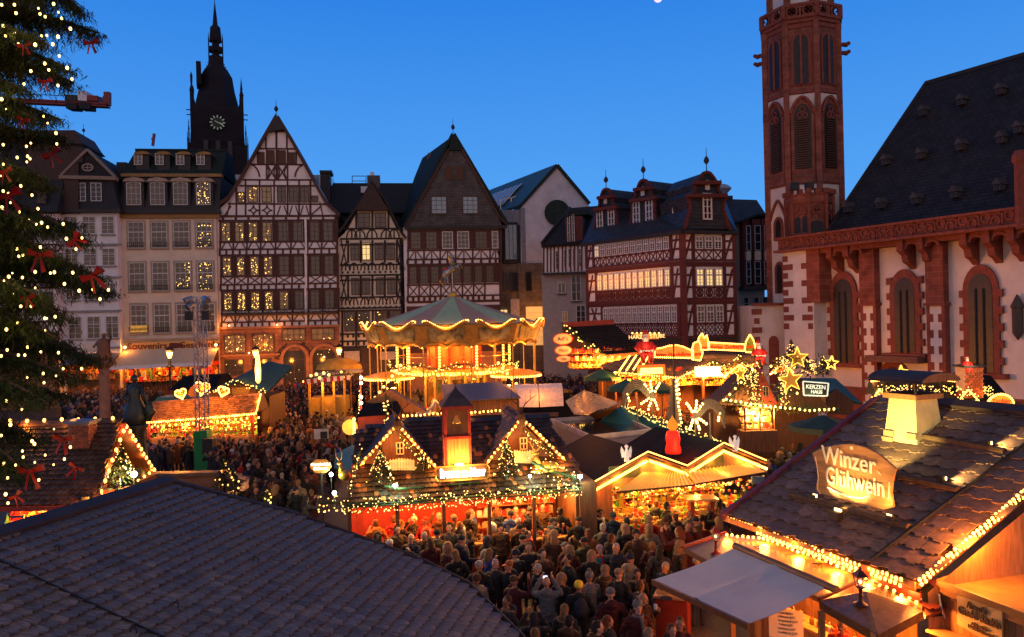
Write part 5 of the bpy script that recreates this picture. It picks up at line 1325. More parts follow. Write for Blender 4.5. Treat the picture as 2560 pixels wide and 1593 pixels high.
# ======= WINZER STALL
def winzer():
 E1=PZ(1812,1290,2.6);E2=PZ(2290,1455,2.6);R1=PZ(2190,1000,5.2)
 t=thing('market_stall','mulled wine stall with brown stepped roof tiles, carved sign and stone chimney at right','stall',(9,16,0))
 n=(E2-E1).cross(R1-E1).normalized();n=n if n.z>0 else-n;ex=(E2-E1).normalized();up=n.cross(ex);up=up if up.z>0 else-up
 P=lambda x,y,h=0.:PP(x,y,E1+n*h,n)
 out=[(1812,1290),(2190,1000),(2700,1040),(2720,1100),(2293,1457)]
 slab('roof',[P(*q)-n*.03 for q in out],.12,M_wooddk,t)
 ms=[mat('brown_roof_tile',(.19,.115,.075),rough=.5,spec=.25,var=.35,scale=6,bump=.4,bscale=40,rnd=.22,col2=(.27,.17,.12),stretch=(1,1,5)),mat('umber_roof_tile',(.15,.095,.07),rough=.5,spec=.25,var=.35,scale=6,bump=.4,bscale=40,rnd=.22,col2=(.22,.145,.11),stretch=(1,1,5))]
 tiles(t,E1,ex,up,out,.40,.35,'step',ms,300,.006,rowjit=.12,zs=.85)
 pv=mat('purple_red_board',(.16,.035,.055),rough=.5,var=.2)
 bar('verge_board',P(1806,1292,.03),P(2192,998,.03),.13,.16,pv,t,up=n)
 bar('ridge_cap',P(2300,1003,.06),P(2720,1043,.06),.28,.14,mat('blue_black_sheet',(.035,.035,.05)),t,up=n)
 bar('metal_strip',P(2176,1400,.06),P(2640,1050,.06),.05,.05,M_slate,t,up=n)
 # eaves fascia with bulbs
 dn=V(0,0,-1)
 o=ex.cross(V(0,0,1)).normalized()
 if o.dot(E1-R1)<0:o=-o
 bar('fascia',E1+dn*.06+o*.02,E2+dn*.06+o*.02,.04,.12,M_wood,t)
 a,b_=PZ(1820,1292,2.56),PZ(2272,1452,2.56)
 string(t,[a+o*.08,a.lerp(b_,.2)+o*.08],.105,.038,lampE=9,lstep=1.1);string(t,[a.lerp(b_,.23)+o*.08,a.lerp(b_,.80)+o*.08],.105,.038,lampE=12,lstep=1.1);string(t,[a.lerp(b_,.84)+o*.08,b_+o*.08],.105,.038,lampE=5,lstep=1.1)
 string(t,[a.lerp(b_,.24)+o*.14+dn*.08,a.lerp(b_,.79)+o*.14+dn*.08],.105,.036);string(t,[a.lerp(b_,.86)+o*.14+dn*.08,b_+o*.1+dn*.09],.105,.036)
 v0,v1=P(2290,1448),P(2640,1150)
 vd=(v1-v0).normalized();vo=n.cross(vd);vo=vo if vo.y<0 else-vo
 bar('verge_board',v0-n*.08,v1-n*.08,.04,.2,M_wood,t,up=vo)
 string(t,[v0+vo*.10+n*.03,v1+vo*.10+n*.03],.105,.036,lampE=6,lstep=1.1);string(t,[v0+vo*.10-n*.06,v1+vo*.10-n*.06],.105,.034)
 # lower porch roof round the counter
 zl=2.22;L=lambda x,y,z=zl:PZ(x,y,z)
 pm=mat('oiled_roof_board',(.55,.28,.10),rough=.28,var=.35,scale=2,bump=.1,coat=.3)
 slab('porch_roof',[L(1815,1338),L(1905,1340),L(2305,1500),L(2305,1530),L(2190,1588),L(2060,1500),L(1838,1392),L(1780,1400)],.10,pm,t)
 dk=mat('dark_red_trim',(.22,.02,.012),rough=.4)
 slab('porch_roof',[L(1708,1368,2.2),L(1812,1332,2.2),L(1880,1372,2.2),L(1770,1402,2.2)],.12,mat('brown_sheet',(.12,.06,.035),rough=.4),t)
 bar('trim',L(1706,1368,2.22),L(1815,1331,2.22),.06,.06,dk,t)
 top=L(2150,1440,2.62);corner=[L(2048,1505),L(2196,1590),L(2308,1530),L(2215,1465)]
 b=MB();ap=L(2165,1478,2.45);b.add([c+V(0,0,.02)for c in corner]+[ap]+[c-V(0,0,.14)for c in corner],[(0,1,4),(1,2,4),(2,3,4),(3,0,4),(5,6,1,0),(6,7,2,1),(7,8,3,2),(8,5,0,3),(8,7,6,5)])
 b.build('corner_canopy',mat('wet_brown_sheet',(.20,.09,.035),rough=.25,var=.4,scale=5,bump=.2,bscale=60),t)
 bar('trim',corner[0]+V(0,0,.05),L(2150,1452,2.3),.05,.05,dk,t)
 # red upstand between the porch and the roof, with its string
 u0,u1=L(1905,1338,2.24),L(2303,1505,2.24)
 bar('upstand',u0+V(0,0,.07),u1+V(0,0,.07),.04,.16,dk,t)
 string(t,[L(1908,1345,2.33),L(2152,1436,2.33)],.16,.036,lampE=14,lstep=1.1);string(t,[L(2165,1447,2.28),L(2296,1508,2.28)],.19,.036,lampE=14,lstep=.9)
 string(t,[L(1818,1338,2.3),L(1898,1345,2.3)],.12,.034,lampE=4,lstep=.8)
 # cables lying on the porch
 b=MB()
 for x,y in((1900,1368),(1975,1385),(2040,1415),(2100,1440)):
  q=[L(x+rng.uniform(-18,18),y+rng.uniform(-8,12),zl+.03)for _ in range(6)];b.tube(q,.008,4)
 b.build('cable',M_rope,t);b=MB();b.box(L(2050,1402,zl+.05),(.16,.1,.08));b.build('junction_box',M_goldp,t)
 # posts, counter, inner light
 for x,y in((1905,1520),(2070,1585),(2250,1600),(1838,1470)):
  p=L(x,y-40,2.1);blk('post',(p.x,p.y+.3,1.05),(.1,.1,2.1),M_wood,t)
 w0,w1=PZ(1862,1400,2.1),PZ(2300,1570,2.1);
 iw=V(.25,.5,0)
 planks('wall_plank',V(w0 .x,w0 .y,0)+iw*4.5,(w1-w0).normalized(),(0,0,1),(w1-w0).length,2.3,22,M_wood,t)
 cn=blk('counter',((w0 .x+w1 .x)/2+.35,(w0 .y+w1 .y)/2+.7,.98),((w1-w0).length,.55,.06),M_counter,t,rz=math.atan2((w1-w0).y,(w1-w0).x))
 planks('counter_front',V(w0 .x,w0 .y,0)+iw*.9,(w1-w0).normalized(),(0,0,1),(w1-w0).length,.95,20,M_wood,t)
 for q,e in((.25,30),(.5,35),(.75,45),(.95,35)):lamp('inner_lamp',w0 .lerp(w1,q)+iw*1.3+V(0,0,-.15),e,.08)
 g=MB()
 for i in range(26):
  p=w0 .lerp(w1,rng.random())+iw*1.35;g.cur=rng.choice((0,1,2,4,6));g.lathe((p.x,p.y,1.01),[(.045,0),(.05,.12),(.02,.14),(.02,.2)],7)
 g.build('bottles_and_cups',GC,t,kind='stuff')
 # right side: plank wall and lower red roof
 q0,q1=P(2292,1462),P(2650,1165);b=MB();b.hexa([V(q0 .x+.2,q0 .y,1.5),V(q1 .x+.2,q1 .y,1.5),V(q1 .x+.3,q1 .y+.1,1.5),V(q0 .x+.3,q0 .y+.1,1.5)],[q0+V(.2,0,-.15),q1+V(.2,0,-.15),q1+V(.3,.1,-.15),q0+V(.3,.1,-.15)]);b.build('side_wall',M_wood,t)
 ra,rb_,rc,rd=PZ(2235,1478,2.34),PZ(2312,1545,2.16),PZ(2700,1395,2.2),PZ(2700,1265,2.75)
 rr=slab('side_roof',[PZ(2300,1478,2.34),PZ(2316,1540,2.12),rc,rd],.08,mat('red_shingle_base',(.20,.035,.015),rough=.5),t)
 n2=(rb_-PZ(2300,1478,2.34)).cross(rc-rb_).normalized();n2=n2 if n2 .z>0 else-n2
 tiles(t,PZ(2316,1540,2.12),(rc-PZ(2316,1540,2.12)),n2 .cross(rc-rb_),[(2300,1482),(2316,1538),(2700,1393),(2700,1270)],.3,.2,'step',[mat('red_roof_tile',(.24,.045,.02),rough=.45,var=.3,rnd=.3),mat('red_brown_roof_tile',(.15,.035,.02),rough=.45,var=.3,rnd=.3)],0)
 # chimney
 base=[P(2182,1104),P(2270,1122),P(2322,1078),P(2230,1065)];zt=base[1].z
 c0=(base[0]+base[2])/2;rz=math.atan2(ex.y,ex.x);Q=lambda x,y:PD(x,y,0)
 bw=.86;ux=V(ex.x,ex.y,0).normalized();uy=V(-ux.y,ux.x,0)
 cc=P(2262,1098);cc=V(cc.x,cc.y,0)+uy*.30
 zf=P(2262,1110).z
 def ring(w,z):return[cc+(-ux-uy)*w+V(0,0,z),cc+(ux-uy)*w+V(0,0,z),cc+(ux+uy)*w+V(0,0,z),cc+(-ux+uy)*w+V(0,0,z)]
 ztop=zf+1.05
 ch=MB();ch.hexa(ring(.52,zf-.6),ring(.36,ztop));ch=ch.build('chimney',mat('old_render',(.66,.56,.28),rough=.8,var=.15,scale=3,bump=.35,bscale=6),t)
 st=MB()
 for fc in range(4):
  for j in range(4):
   for i in range(3):
    if rng.random()<(.15,.3,.6,.85)[j]:continue
    a0=ring(.535-.024*j,zf-.35+j*.16);p,q=a0[fc],a0[(fc+1)%4];nn=(q-p).cross(V(0,0,1)).normalized()
    s0,s1=(i+.06)/3,(i+.94)/3;st.beam(p.lerp(q,s0)+V(0,0,.07),p.lerp(q,s1)+V(0,0,.07),.05,.14)
 st.build('corner_stones',mat('warm_stone',(.42,.30,.16),rough=.8,var=.3,scale=6),ch,kind='stuff')
 b=MB();b.hexa(ring(.46,ztop),ring(.46,ztop+.12));b.build('chimney_rim',M_wood,ch)
 b=MB();b.hexa(ring(.38,ztop+.121),ring(.38,ztop+.14));b.build('flue',M_iron,ch)
 for a in ring(.43,ztop+.1):bar('cap_bracket',a,a+V(0,0,.38),.05,.05,M_iron,ch)
 b=MB();A_=[];
 for i in range(9):
  a=math.pi*i/8;A_.append(uy*(-.62*math.cos(a))+V(0,0,.20*math.sin(a)))
 for i in range(8):
  p0,p1=cc+A_[i]+V(0,0,ztop+.45),cc+A_[i+1]+V(0,0,ztop+.45);b.add([p0-ux*.75,p0+ux*.75,p1+ux*.75,p1-ux*.75],[(0,1,2,3)]);b.add([p0-ux*.75-V(0,0,.05),p0+ux*.75-V(0,0,.05),p1+ux*.75-V(0,0,.05),p1-ux*.75-V(0,0,.05)],[(3,2,1,0)])
 b.build('cap_sheet',MATS['blue_black_sheet'],ch)
 for s_ in(-.74,.74):b=MB();b.prism([cc+q+ux*s_+V(0,0,ztop+.44)for q in A_],ux*.05);b.build('cap_gable',M_wood,ch)
 # logs and floodlights
 def log(a,b2,r_=.075):
  o_=MB();o_.tube([P(*a,r_),P(*b2,r_)],r_,8);return o_.build('log',mat('bark',(.10,.06,.03),rough=.8,var=.4,scale=8),t)
 log((1975,1236),(2272,1318));log((2245,1190),(2396,1226));log((2290,1088),(2512,1128),.07)
 def flood(x,y,aim,e,s=.10,size=95):
  p=P(x,y,.16);th=thing('floodlight',None,'floodlight',p)
  M=Matrix.Rotation(rz,4,'Z');q=MB();q.box((0,0,0),(s*1.6,s,s),M.to_3x3());o_=MB();o_.box(p,(s*1.6,s,s),M.to_3x3());o_.build('housing',M_iron,th)
  d=(Vector(aim)-p).normalized();o_=MB();o_.box(p+d*s*.62,(s*1.1,s*.2,s*.7),M.to_3x3());o_.build('lamp_glass',M_lampglow,th)
  bar('bracket',p-V(0,0,.14),p,.03,.03,M_iron,th)
  lamp('flood_lamp',p+d*s*.9,e,.05,(1.,.62,.20),'SPOT',d,size=R(size));return th
 sg=P(2140,1262,0)
 cen=PD(2140,1190,sg.y)
 f1=flood(2032,1242,cen,28);f1['label']='black floodlight on the log at the left foot of the carved wine sign'
 f2=flood(2226,1296,cen+ux*.4,28);f2['label']='black floodlight on the log at the right foot of the carved wine sign'
 f3=flood(2090,1288,cen,45,.16);f3['label']='large square floodlight standing on the tiles below the wine sign'
 f4=flood(2352,1196,P(2420,1190,.1),45);f4['label']='small floodlight on the middle log right of the wine sign'
 f5=flood(2466,1108,P(2540,1100,.1),45);f5['label']='small floodlight on the upper log behind the chimney'
 for q in(f1,f2,f3,f4,f5):q['group']='floodlights on the wine stall roof'
 l6=P(2350,1080,.3);lamp('chimney_spot',P(2180,1175,.5),200,.06,(1.,.72,.2),'SPOT',cc+V(0,0,zf+.5)-P(2180,1175,.5),size=R(60))
 # carved sign board
 S=thing('sign_board','carved wooden Winzer Glühwein sign on the brown stall roof','sign',P(2140,1262))
 so=P(2140,1262);sn=ux.cross(V(0,0,1)).normalized();sn=sn if sn.y<0 else-sn
 g=lambda x,y,o_=0.:PP(x,y,so+sn*o_,sn)
 T8=lambda x,y:(1760+x/2.351,950+y/2.351)
 outl=[(636,428),(700,398),(780,382),(865,376),(950,396),(1030,440),(1125,522),(1106,590),(1098,660),(1112,748),(1080,755),(1035,772),(990,748),(940,742),(880,735),(820,708),(770,690),(735,702),(690,690),(655,640),(668,580),(662,510)]
 wm_=mat('carved_board',(.48,.22,.065),rough=.5,var=.35,scale=2,bump=.2,stretch=(1,1,5))
 b=MB();b.prism([g(*T8(*q))for q in outl],-sn*.06);b.build('board',wm_,S)
 cr=mat('cream_lettering',(.80,.72,.50),rough=.5,var=.05)
 bx=(g(*T8(1050,640),.01)-g(*T8(720,535),.01)).normalized();bxh=V(bx.x,bx.y,0).normalized()
 w1=(g(*T8(980,500))-g(*T8(700,450))).length;w2=(g(*T8(1045,630))-g(*T8(710,560))).length
 text('Winzer','lettering',cr,S,g(*T8(845,472),.02),bxh*.985+V(0,0,-.02),(0,0,1),w1*.42,ext=.012,bold=.006,sx=.88)
 text('Glühwein','lettering',cr,S,g(*T8(880,600),.02),bxh,(0,0,1),w2*.36,ext=.012,bold=.006,sx=.74)
 b=MB();L_=[(725,630),(760,650),(810,672),(870,690),(930,695),(975,682)]
 for i in range(5):b.beam(g(*T8(*L_[i]),.02),g(*T8(*L_[i+1]),.02),.045*(1-i*.12),.02,up=sn)
 b.beam(g(*T8(1018,535),.02),g(*T8(1040,560),.02),.015,.015)
 for a,c in(((655,450),(672,560)),((672,560),(668,640)),((1088,600),(1085,700)),((668,640),(690,680))):b.beam(g(*T8(*a),.015),g(*T8(*c),.015),.012,.01)
 c=g(*T8(867,400),.02);b.lathe(c,[(.05,-.01),(.05,.01)],4,M=Matrix.Rotation(R(90),3,'X'));b.build('carved_flourish',cr,S)
 # two post lanterns
 la=thing('post_lantern','red metal lantern on the small left porch roof of the wine stall','lantern',L(1790,1382,2.2),'lanterns on the wine stall');lantern(la,L(1790,1384,2.2),.62,mat('red_iron',(.25,.02,.015),rough=.4))
 la=thing('post_lantern','dark metal lantern on the corner canopy of the wine stall','lantern',L(2152,1515,2.3),'lanterns on the wine stall');lantern(la,L(2152,1512,2.36),.66,mat('dark_red_iron',(.08,.02,.015),rough=.4))
 # canvas awning
 aw=thing('awning','grey canvas folding awning rolled out in front of the wine stall','awning',(3.8,13.5,0))
 a0,a1,a2,a3=PZ(1634,1449,2.02),PZ(1838,1369,2.42),PZ(2068,1465,2.42),PZ(1870,1560,2.02)
 nu,nv=16,10;vs=[]
 for i in range(nu+1):
  for j in range(nv+1):
   u_,v_=i/nu,j/nv;p=a0 .lerp(a3,u_).lerp(a1 .lerp(a2,u_),v_);p.z-=.05*math.sin(math.pi*v_)*(1-.6*math.exp(-((u_-.5)/.04)**2));p.z+=.035*math.exp(-((u_-.50)/.03)**2)+.006*math.sin(u_*90+v_*3)*(1-v_)**2;vs.append(p)
 vs2=[p-V(0,0,.012)for p in vs];fs=[];k=nv+1
 for i in range(nu):
  for j in range(nv):q=i*k+j;fs.append((q,q+k,q+k+1,q+1));o2=len(vs);fs.append((o2+q+1,o2+q+k+1,o2+q+k,o2+q))
 b=MB();b.add(vs+vs2,fs);b.build('canvas',M_canvas,aw,smooth=True)
 b=MB();b.tube([a1+V(0,.03,.03),PZ(2092,1475,2.42)],.075,10);b.build('roller',mat('brown_roller',(.20,.11,.05),rough=.5),aw)
 b=MB();b.beam(a0+V(-.03,-.03,-.04),a3+V(.0,-.03,-.04),.06,.11);b.build('front_rail',mat('brown_rail',(.16,.07,.03),rough=.4),aw)
 for u_ in(.15,.85):bar('folding_arm',a0 .lerp(a3,u_)-V(0,0,.1),a1 .lerp(a2,u_)-V(0,0,.12),.04,.04,M_steel,aw)
 # stand-up tables, menus
 q=PZ(1672,1484,1.05);tb=thing('stand_table','red wooden waste table with a round black hole beside the awning','table',(q.x,q.y,0))
 blk('cabinet',(q.x+.1,q.y,.51),(.72,.6,1.02),M_redwood,tb,rz=-.35);blk('table_top',(q.x+.1,q.y,1.045),(.82,.68,.05),M_counter,tb,rz=-.35)
 b=MB();b.lathe(PZ(1665,1496,1.075),[(0,0),(.14,0),(.14,.004),(0,.004)],20);b.build('waste_hole',M_iron,tb)
 b=MB();b.lathe(PZ(1660,1475,1.07),[(.035,0),(.045,.11)],8);b.build('mug',mat('brown_mug',(.12,.04,.02),rough=.3),None,label='brown mug left on the red waste table',cat='mug')
 q=PZ(1965,1560,1.3);mn=thing('menu_board','white price list board on the counter below the awning','menu board',q)
 pl=mat('paper_board',(.75,.62,.45),rough=.6,var=.05);nb=V(-.25,-.9,.25).normalized();xb=V(.93,-.36,0);ub=nb.cross(xb)if nb.cross(xb).z>0 else-nb.cross(xb)
 link('board',unit(pl),mn,frame(q,xb*.66,nb*.02,ub*.55))
 for i,s_ in enumerate(('Getränke','Glühwein 3,00','Kinderpunsch 2,50','Kakao 2,50','Apfelwein 3,00','Schmalzbrot 2,00')):text(s_,'lettering',M_iron,mn,q+nb*.015+ub*(.21-.075*i),xb,ub,.06 if i else.075,ext=.003)
 # corner hut
 h=thing('market_stall','small wooden hut with flat roof and Gudd Stubb board, bottom right corner','stall',(7,11,0))
 ZZ=2.5;c0=PZ(2347,1466,ZZ);c1=PZ(2720,1342,ZZ);c2=PZ(2700,1602,ZZ)
 slab('roof',[c0,c1,c1+(c2-c0),c2],.12,mat('wet_orange_board',(.34,.17,.06),rough=.3,var=.35,scale=2,bump=.2),h)
 for a,c in((c0,c1),(c0,c2)):bar('roof_kerb',a+V(0,0,.06),c+V(0,0,.06),.08,.12,M_goldp if False else mat('brass_edge',(.35,.19,.05),rough=.35),h)
 wd=(c2-c0);wl=wd.length;wd.normalize();planks('wall_plank',V(c0 .x,c0 .y,0)+V(.05,.15,0),wd,(0,0,1),wl,2.38,18,M_wood,h)
 wd2=(c1-c0).normalized();planks('wall_plank',V(c0 .x,c0 .y,0)+V(.1,.12,0),wd2,(0,0,1),4,2.38,14,M_wood,h)
 nn=wd.cross(V(0,0,1)).normalized();nn=nn if nn.y<0 else-nn
 G=lambda x,y,o_=.03:PP(x,y,c0+nn*o_,nn)
 sb=thing('sign_board','painted Gudd Stubb welcome board on the corner hut wall','sign',G(2450,1540))
 b=MB();b.prism([G(2392,1488),G(2505,1523),G(2505,1625),G(2392,1560)],-nn*.03);b.build('board',mat('straw_board',(.52,.38,.13),rough=.6,var=.15),sb)
 sd=mat('brown_lettering',(.10,.05,.02));wdh=V(wd.x,wd.y,0).normalized()
 text("Rosi's",'lettering',sd,sb,G(2440,1520,.05),wdh,(0,0,1),.17,bold=.002,shear=.3);text('Gudd Stubb','lettering',sd,sb,G(2447,1544,.05),wdh,(0,0,1),.20,bold=.004,sx=.85)
 text('Herzlich','lettering',sd,sb,G(2447,1567,.05),wdh,(0,0,1),.09,bold=.002,shear=.3);text('Willkommen!','lettering',sd,sb,G(2450,1578,.05),wdh,(0,0,1),.09,bold=.002,shear=.3)
 bar('ledge',G(2330,1560,.15)+V(0,0,-.1),G(2560,1640,.15)+V(0,0,-.1),.3,.05,M_counter,h)
 b=MB();tp=[PZ(2303,1496,2.3),PZ(2345,1472,2.4),PZ(2362,1490,2.4),PZ(2358,1540,2.0),PZ(2308,1545,1.95)];b.prism(tp,(0,.3,0));b.build('folded_tarpaulin',M_tarpblack,h)
 b=MB();b.tube([tp[0]+V(-.02,-.03,0),PZ(2312,1520,2.1),PZ(2306,1545,1.95)],.02,5);b.tube([PZ(2340,1480,2.4)+V(0,-.1,0),PZ(2352,1515,2.2),PZ(2362,1545,1.95)],.022,5);b.build('tarpaulin_hem',mat('white_banner',(.3,.3,.33)),h)
 lamp('hut_lamp',PZ(2400,1400,3.0)+V(.3,0,.4),70,.1)
winzer()
# ======= CENTRAL STALL
def central():
 O=PZ(1150,1236,2.6);a=R(11);U=V(math.cos(a),math.sin(a),0);N=V(math.sin(a),-math.cos(a),0)
 t=thing('market_stall','large shingled stall with two gables, bell tower and red-lit counter in the centre','stall',(O.x,O.y,0))
 q=lambda x,y,d=0.:PP(x,y,O-N*d,N)
 C=lambda x,y:(860+x/3.92,950+y/3.92)
 # roof planes: lower skirt and main roof
 eL,eR=q(868,1262),q(1452,1216);mL,mR=PZ(*C(60,1010),3.1),PZ(*C(2230,880),3.1)
 rL,rR=PZ(1000,1036,4.55),PZ(1400,1022,4.55)
 n=(eR-eL).cross(rL-eL).normalized();n=n if n.z>0 else-n
 RL,RR=PP(905,1045,eL,n),PP(1412,1050,eL,n)
 out=[(868,1262),(1452,1214),(1445,1165),(1380,1065),(1374,1040),(1012,1050),(890,1075),(880,1160)]
 slab('roof',[PP(x,y,eL,n)-n*.03 for x,y in out],.1,M_wooddk,t)
 ms=[mat('brown_shingle',(.065,.035,.024),rough=.5,var=.4,bump=.3,rnd=.3),mat('brown_shingle',(0,0,0)),mat('grey_shingle',(.060,.045,.042),rough=.5,var=.4,bump=.3,rnd=.3),mat('grey_shingle',(0,0,0)),mat('dark_shingle',(.035,.022,.018),rough=.5,rnd=.3),mat('dark_shingle',(0,0,0)),mat('dark_shingle',(0,0,0)),mat('brown_shingle',(0,0,0)),mat('lit_shingle',(.40,.15,.05),rough=.6,rnd=.3)]  # the orange ones carry lamplight painted into the shingle colour
 tiles(t,eL,eR-eL,(rL+rR)/2-(eL+eR)/2,out,.125,.20,'shingle',ms,300)
 bar('ridge_beam',PP(1005,1048,eL,n),PP(1395,1036,eL,n),.1,.12,M_wooddk,t)
 string(t,[PP(1008,1040,eL,n),PP(1105,1034,eL,n)],.14,.036,lampE=6);string(t,[PP(1178,1032,eL,n),PP(1255,1026,eL,n)],.14,.036,lampE=6)
 # gables
 for gi,(ap,fl,fr,ga)in enumerate((((993,1060),(900,1163),(1092,1170),.9),((1303,1043),(1215,1160),(1412,1150),.9))):
  A,Fl,Fr=q(*ap,ga),q(*fl,ga),q(*fr,ga);bk=-N*2.6
  g=MB();g.prism([A-N*.25-V(0,0,.15),Fl-N*.25+V(.1,0,0),Fr-N*.25-V(.1,0,0)],-N*.06);gw=g.build('gable_wall',M_wooddk,t)
  for X in(Fl,Fr):
   sl=slab('gable_roof',[A,X,X+bk*.62,A+bk],.05,M_wooddk,t);nn=(X-A).cross(bk).normalized();nn=nn if nn.z>0 else-nn
   tiles(sl,X,bk,A-X,None,.125,.2,'shingle',ms,60,pts3=[X,X+bk*.62,A+bk,A])
   vo=(A-X).normalized();bar('barge_board',X+N*.03,A+N*.03,.03,.14,M_wood,t,up=N)
   string(t,[X+N*.07+vo*.12,A+N*.07-vo*.15],.145,.038,lampE=7,lstep=1.0)
  g=MB();g.lathe(A+N*.05+V(0,0,-.05),[(.02,-.3),(.10,-.2),(.13,.0),(.1,.15),(.03,.25)],8);g.build('deer_head',mat('dark_carving',(.05,.025,.015)),t)
  g=MB()
  for sx in(-1,1):
   b0=A+N*.05+V(0,0,.2);p=[b0,b0+U*sx*.12+V(0,0,.2),b0+U*sx*.3+V(0,0,.35),b0+U*sx*.28+V(0,0,.65)];g.tube(p,[.02,.018,.014,.006],5)
   g.tube([p[1],p[1]+U*sx*.02+V(0,0,.3)],[.012,.004],4);g.tube([p[2],p[2]+U*sx*.2+V(0,0,.12)],[.012,.004],4)
  g.build('antlers',MATS['dark_carving'],t)
  garland(t,[A-N*.1-V(0,0,.25),A.lerp(Fr,.5)-N*.05-V(.1,0,.15),Fr-N*.05-V(.3,0,-.12)],.10,140,20,.014)
  wx=1000 if gi==0 else 1309;wy=1121 if gi==0 else 1109
  ctr=q(wx,wy,ga+.2);b=MB();w=.10;h=.17
  for dx in(-w,0,w):b.box(ctr+U*dx,(.035,.03,h*2),frame(V(0,0,0),U,N,V(0,0,1)).to_3x3())
  for dz in(-h,0,h):b.box(ctr+V(0,0,dz),(w*2+.03,.035,.03),frame(V(0,0,0),U,N,V(0,0,1)).to_3x3())
  wo_=b.build('window_frame',mat('cream_frame',(.6,.45,.25)),gw);b=MB();b.box(ctr-N*.02,(w*2,.01,h*2),frame(V(0,0,0),U,N,V(0,0,1)).to_3x3());b.build('glass_pane',M_glass,gw)
  lamp('gable_lamp',q(ap[0],ap[1]+55,ga-.5),10,.1)
  x0,x1,y0,y1=((973,1037,1144,1176),(1285,1341,1126,1158))[gi]
  f=MB()
  nP=9
  for i in range(nP):
   p=q(x0+(x1-x0)*(i+.5)/nP,y1-(y1-y0)*0,ga-.15);p2=q(x0+(x1-x0)*(i+.5)/nP,y0+abs(i-4)*(.9 if gi==0 else-.5),ga-.15)
   h_=p2 .z-p.z;pts=[p-U*.035,p+U*.035,p+U*.035+V(0,0,h_-.05),p+V(0,0,h_),p-U*.035+V(0,0,h_-.05)];o=MB();o.prism(pts,-N*.02);o.build('picket',mat('yellow_picket',(.70,.45,.16),rough=.6),t)
  for fz in(.25,.7):a_,b_=q(x0,y1-(y1-y0)*fz,ga-.12),q(x1,y1-(y1-y0)*fz,ga-.12);bar('fence_rail',a_,b_,.02,.05,MATS['yellow_picket'],t)
  # bell tower
 tb=q(1143,1164,.25);zt,zb=q(1143,1016,.25).z,tb.z;w=.36
 M3=frame(V(0,0,0),U,N,V(0,0,1)).to_3x3()
 b=MB();b.box((tb.x,tb.y,zb+(zt-zb)*.25),(w*2,w*1.6,(zt-zb)*.5),M3);tw=b.build('bell_tower',M_wood,t)
 for dx in(-1,1):
  for dy in(-1,1):c=V(tb.x,tb.y,0)+U*dx*w*.95+N*dy*w*.75;bar('corner_post',c+V(0,0,zb),c+V(0,0,zt),.09,.09,M_redwood,tw)
 planks('tower_plank',V(tb.x,tb.y,zb)-U*w*.9+N*w*.84,U,(0,0,1),w*1.8,(zt-zb)*.5,6,M_wood,tw)
 blk('niche_back',(tb.x,tb.y,zb+(zt-zb)*.75)-N*w*.3 if False else V(tb.x,tb.y,zb+(zt-zb)*.75)-N*w*.3,(w*1.8,.05,(zt-zb)*.48),M_wood,tw,rz=a)
 b=MB();b.lathe(V(tb.x,tb.y,zb+(zt-zb)*.72)+N*w*.2,[(.13,0),(.12,.04),(.07,.14),(.05,.22),(.01,.26)],10);b.build('bell',M_goldp,tw,smooth=True)
 blk('cornice',(tb.x,tb.y,zt),(w*2.6,w*2.2,.1),M_redwood,tw,rz=a);blk('mid_rail',V(tb.x,tb.y,zb+(zt-zb)*.5)+N*.03,(w*2.1,w*1.75,.07),M_redwood,tw,rz=a)
 za=q(1142,966,.25).z;b=MB();b.lathe((tb.x,tb.y,0),[(w*1.75,zt+.05),(w*.95,zt+.3),(w*.3,za-.12),(.01,za+.02)],4,M=Matrix.Rotation(a,3,'Z'));b.build('tower_roof',ms[2],tw)
 bar('spike',V(tb.x,tb.y,za),V(tb.x,tb.y,za+.55),.015,.015,M_iron,tw)
 b=MB();b.ball(V(tb.x,tb.y,zb+.12)+N*(w+.12),.07,6,4,sc=(2,1,.6));b.build('spotlight',M_lampglow,tw);lamp('tower_spot',V(tb.x,tb.y,zb+.2)+N*(w+.3),34,.06)
 # neon sign
 s=thing('neon_sign','glowing white letter sign below the bell tower of the central stall','sign',q(1157,1185,-.25))
 b=MB();sc_=q(1157,1182,-.2);sw=(q(1220,1175,-.2)-q(1094,1190,-.2)).length
 pr=[sc_+U*(sw/2*math.cos(R(x))*1.03)*(1 if abs(math.cos(R(x)))>.3 else 1)+V(0,0,.19*math.sin(R(x)))+V(0,0,0)for x in range(0,361,20)]
 c4=[sc_-U*sw/2+V(0,0,.17)*e for e in(-1,)]
 for e in(-1,1):b.beam(sc_-U*sw*.49+V(0,0,.20*e),sc_+U*sw*.49+V(0,0,.20*e),.035,.04)
 for e in(-1,1):b.tube([sc_+U*sw*.49*e+V(0,0,.2),sc_+U*(sw*.53)*e+V(0,0,.1),sc_+U*(sw*.53)*e-V(0,0,.1),sc_+U*sw*.49*e-V(0,0,.2)],.02,5)
 b.build('frame',M_goldp,s);b=MB();b.box(sc_-N*.03,(sw*.98,.02,.38),M3);b.build('back_board',M_wooddk,s)
 text('Brunnen am Römer','lettering',mat('neon_letter_glow',(1,1,.8),emit=(1.,.88,.5),es=7),s,sc_+N*.02,U,(0,0,1),.34,ext=.03,bold=.012,sx=sw/3.05)
 for x in(1107,1210):bar('support',q(x,1195,-.2),q(x,1212,-.1),.02,.02,M_iron,s)
 lamp('sign_glow',sc_+N*.35,20,.2,(1.,.7,.3))
 # eave garland and its white floodlights
 garland(t,[q(862,1262,-.1),q(1000,1256,-.12),q(1150,1243,-.1),q(1300,1232,-.12),q(1452,1219,-.1)],.17,330,30,.016)
 garland(t,[q(860,1270,-.2),q(1150,1251,-.2),q(1452,1226,-.2)],.13,200,16,.015)
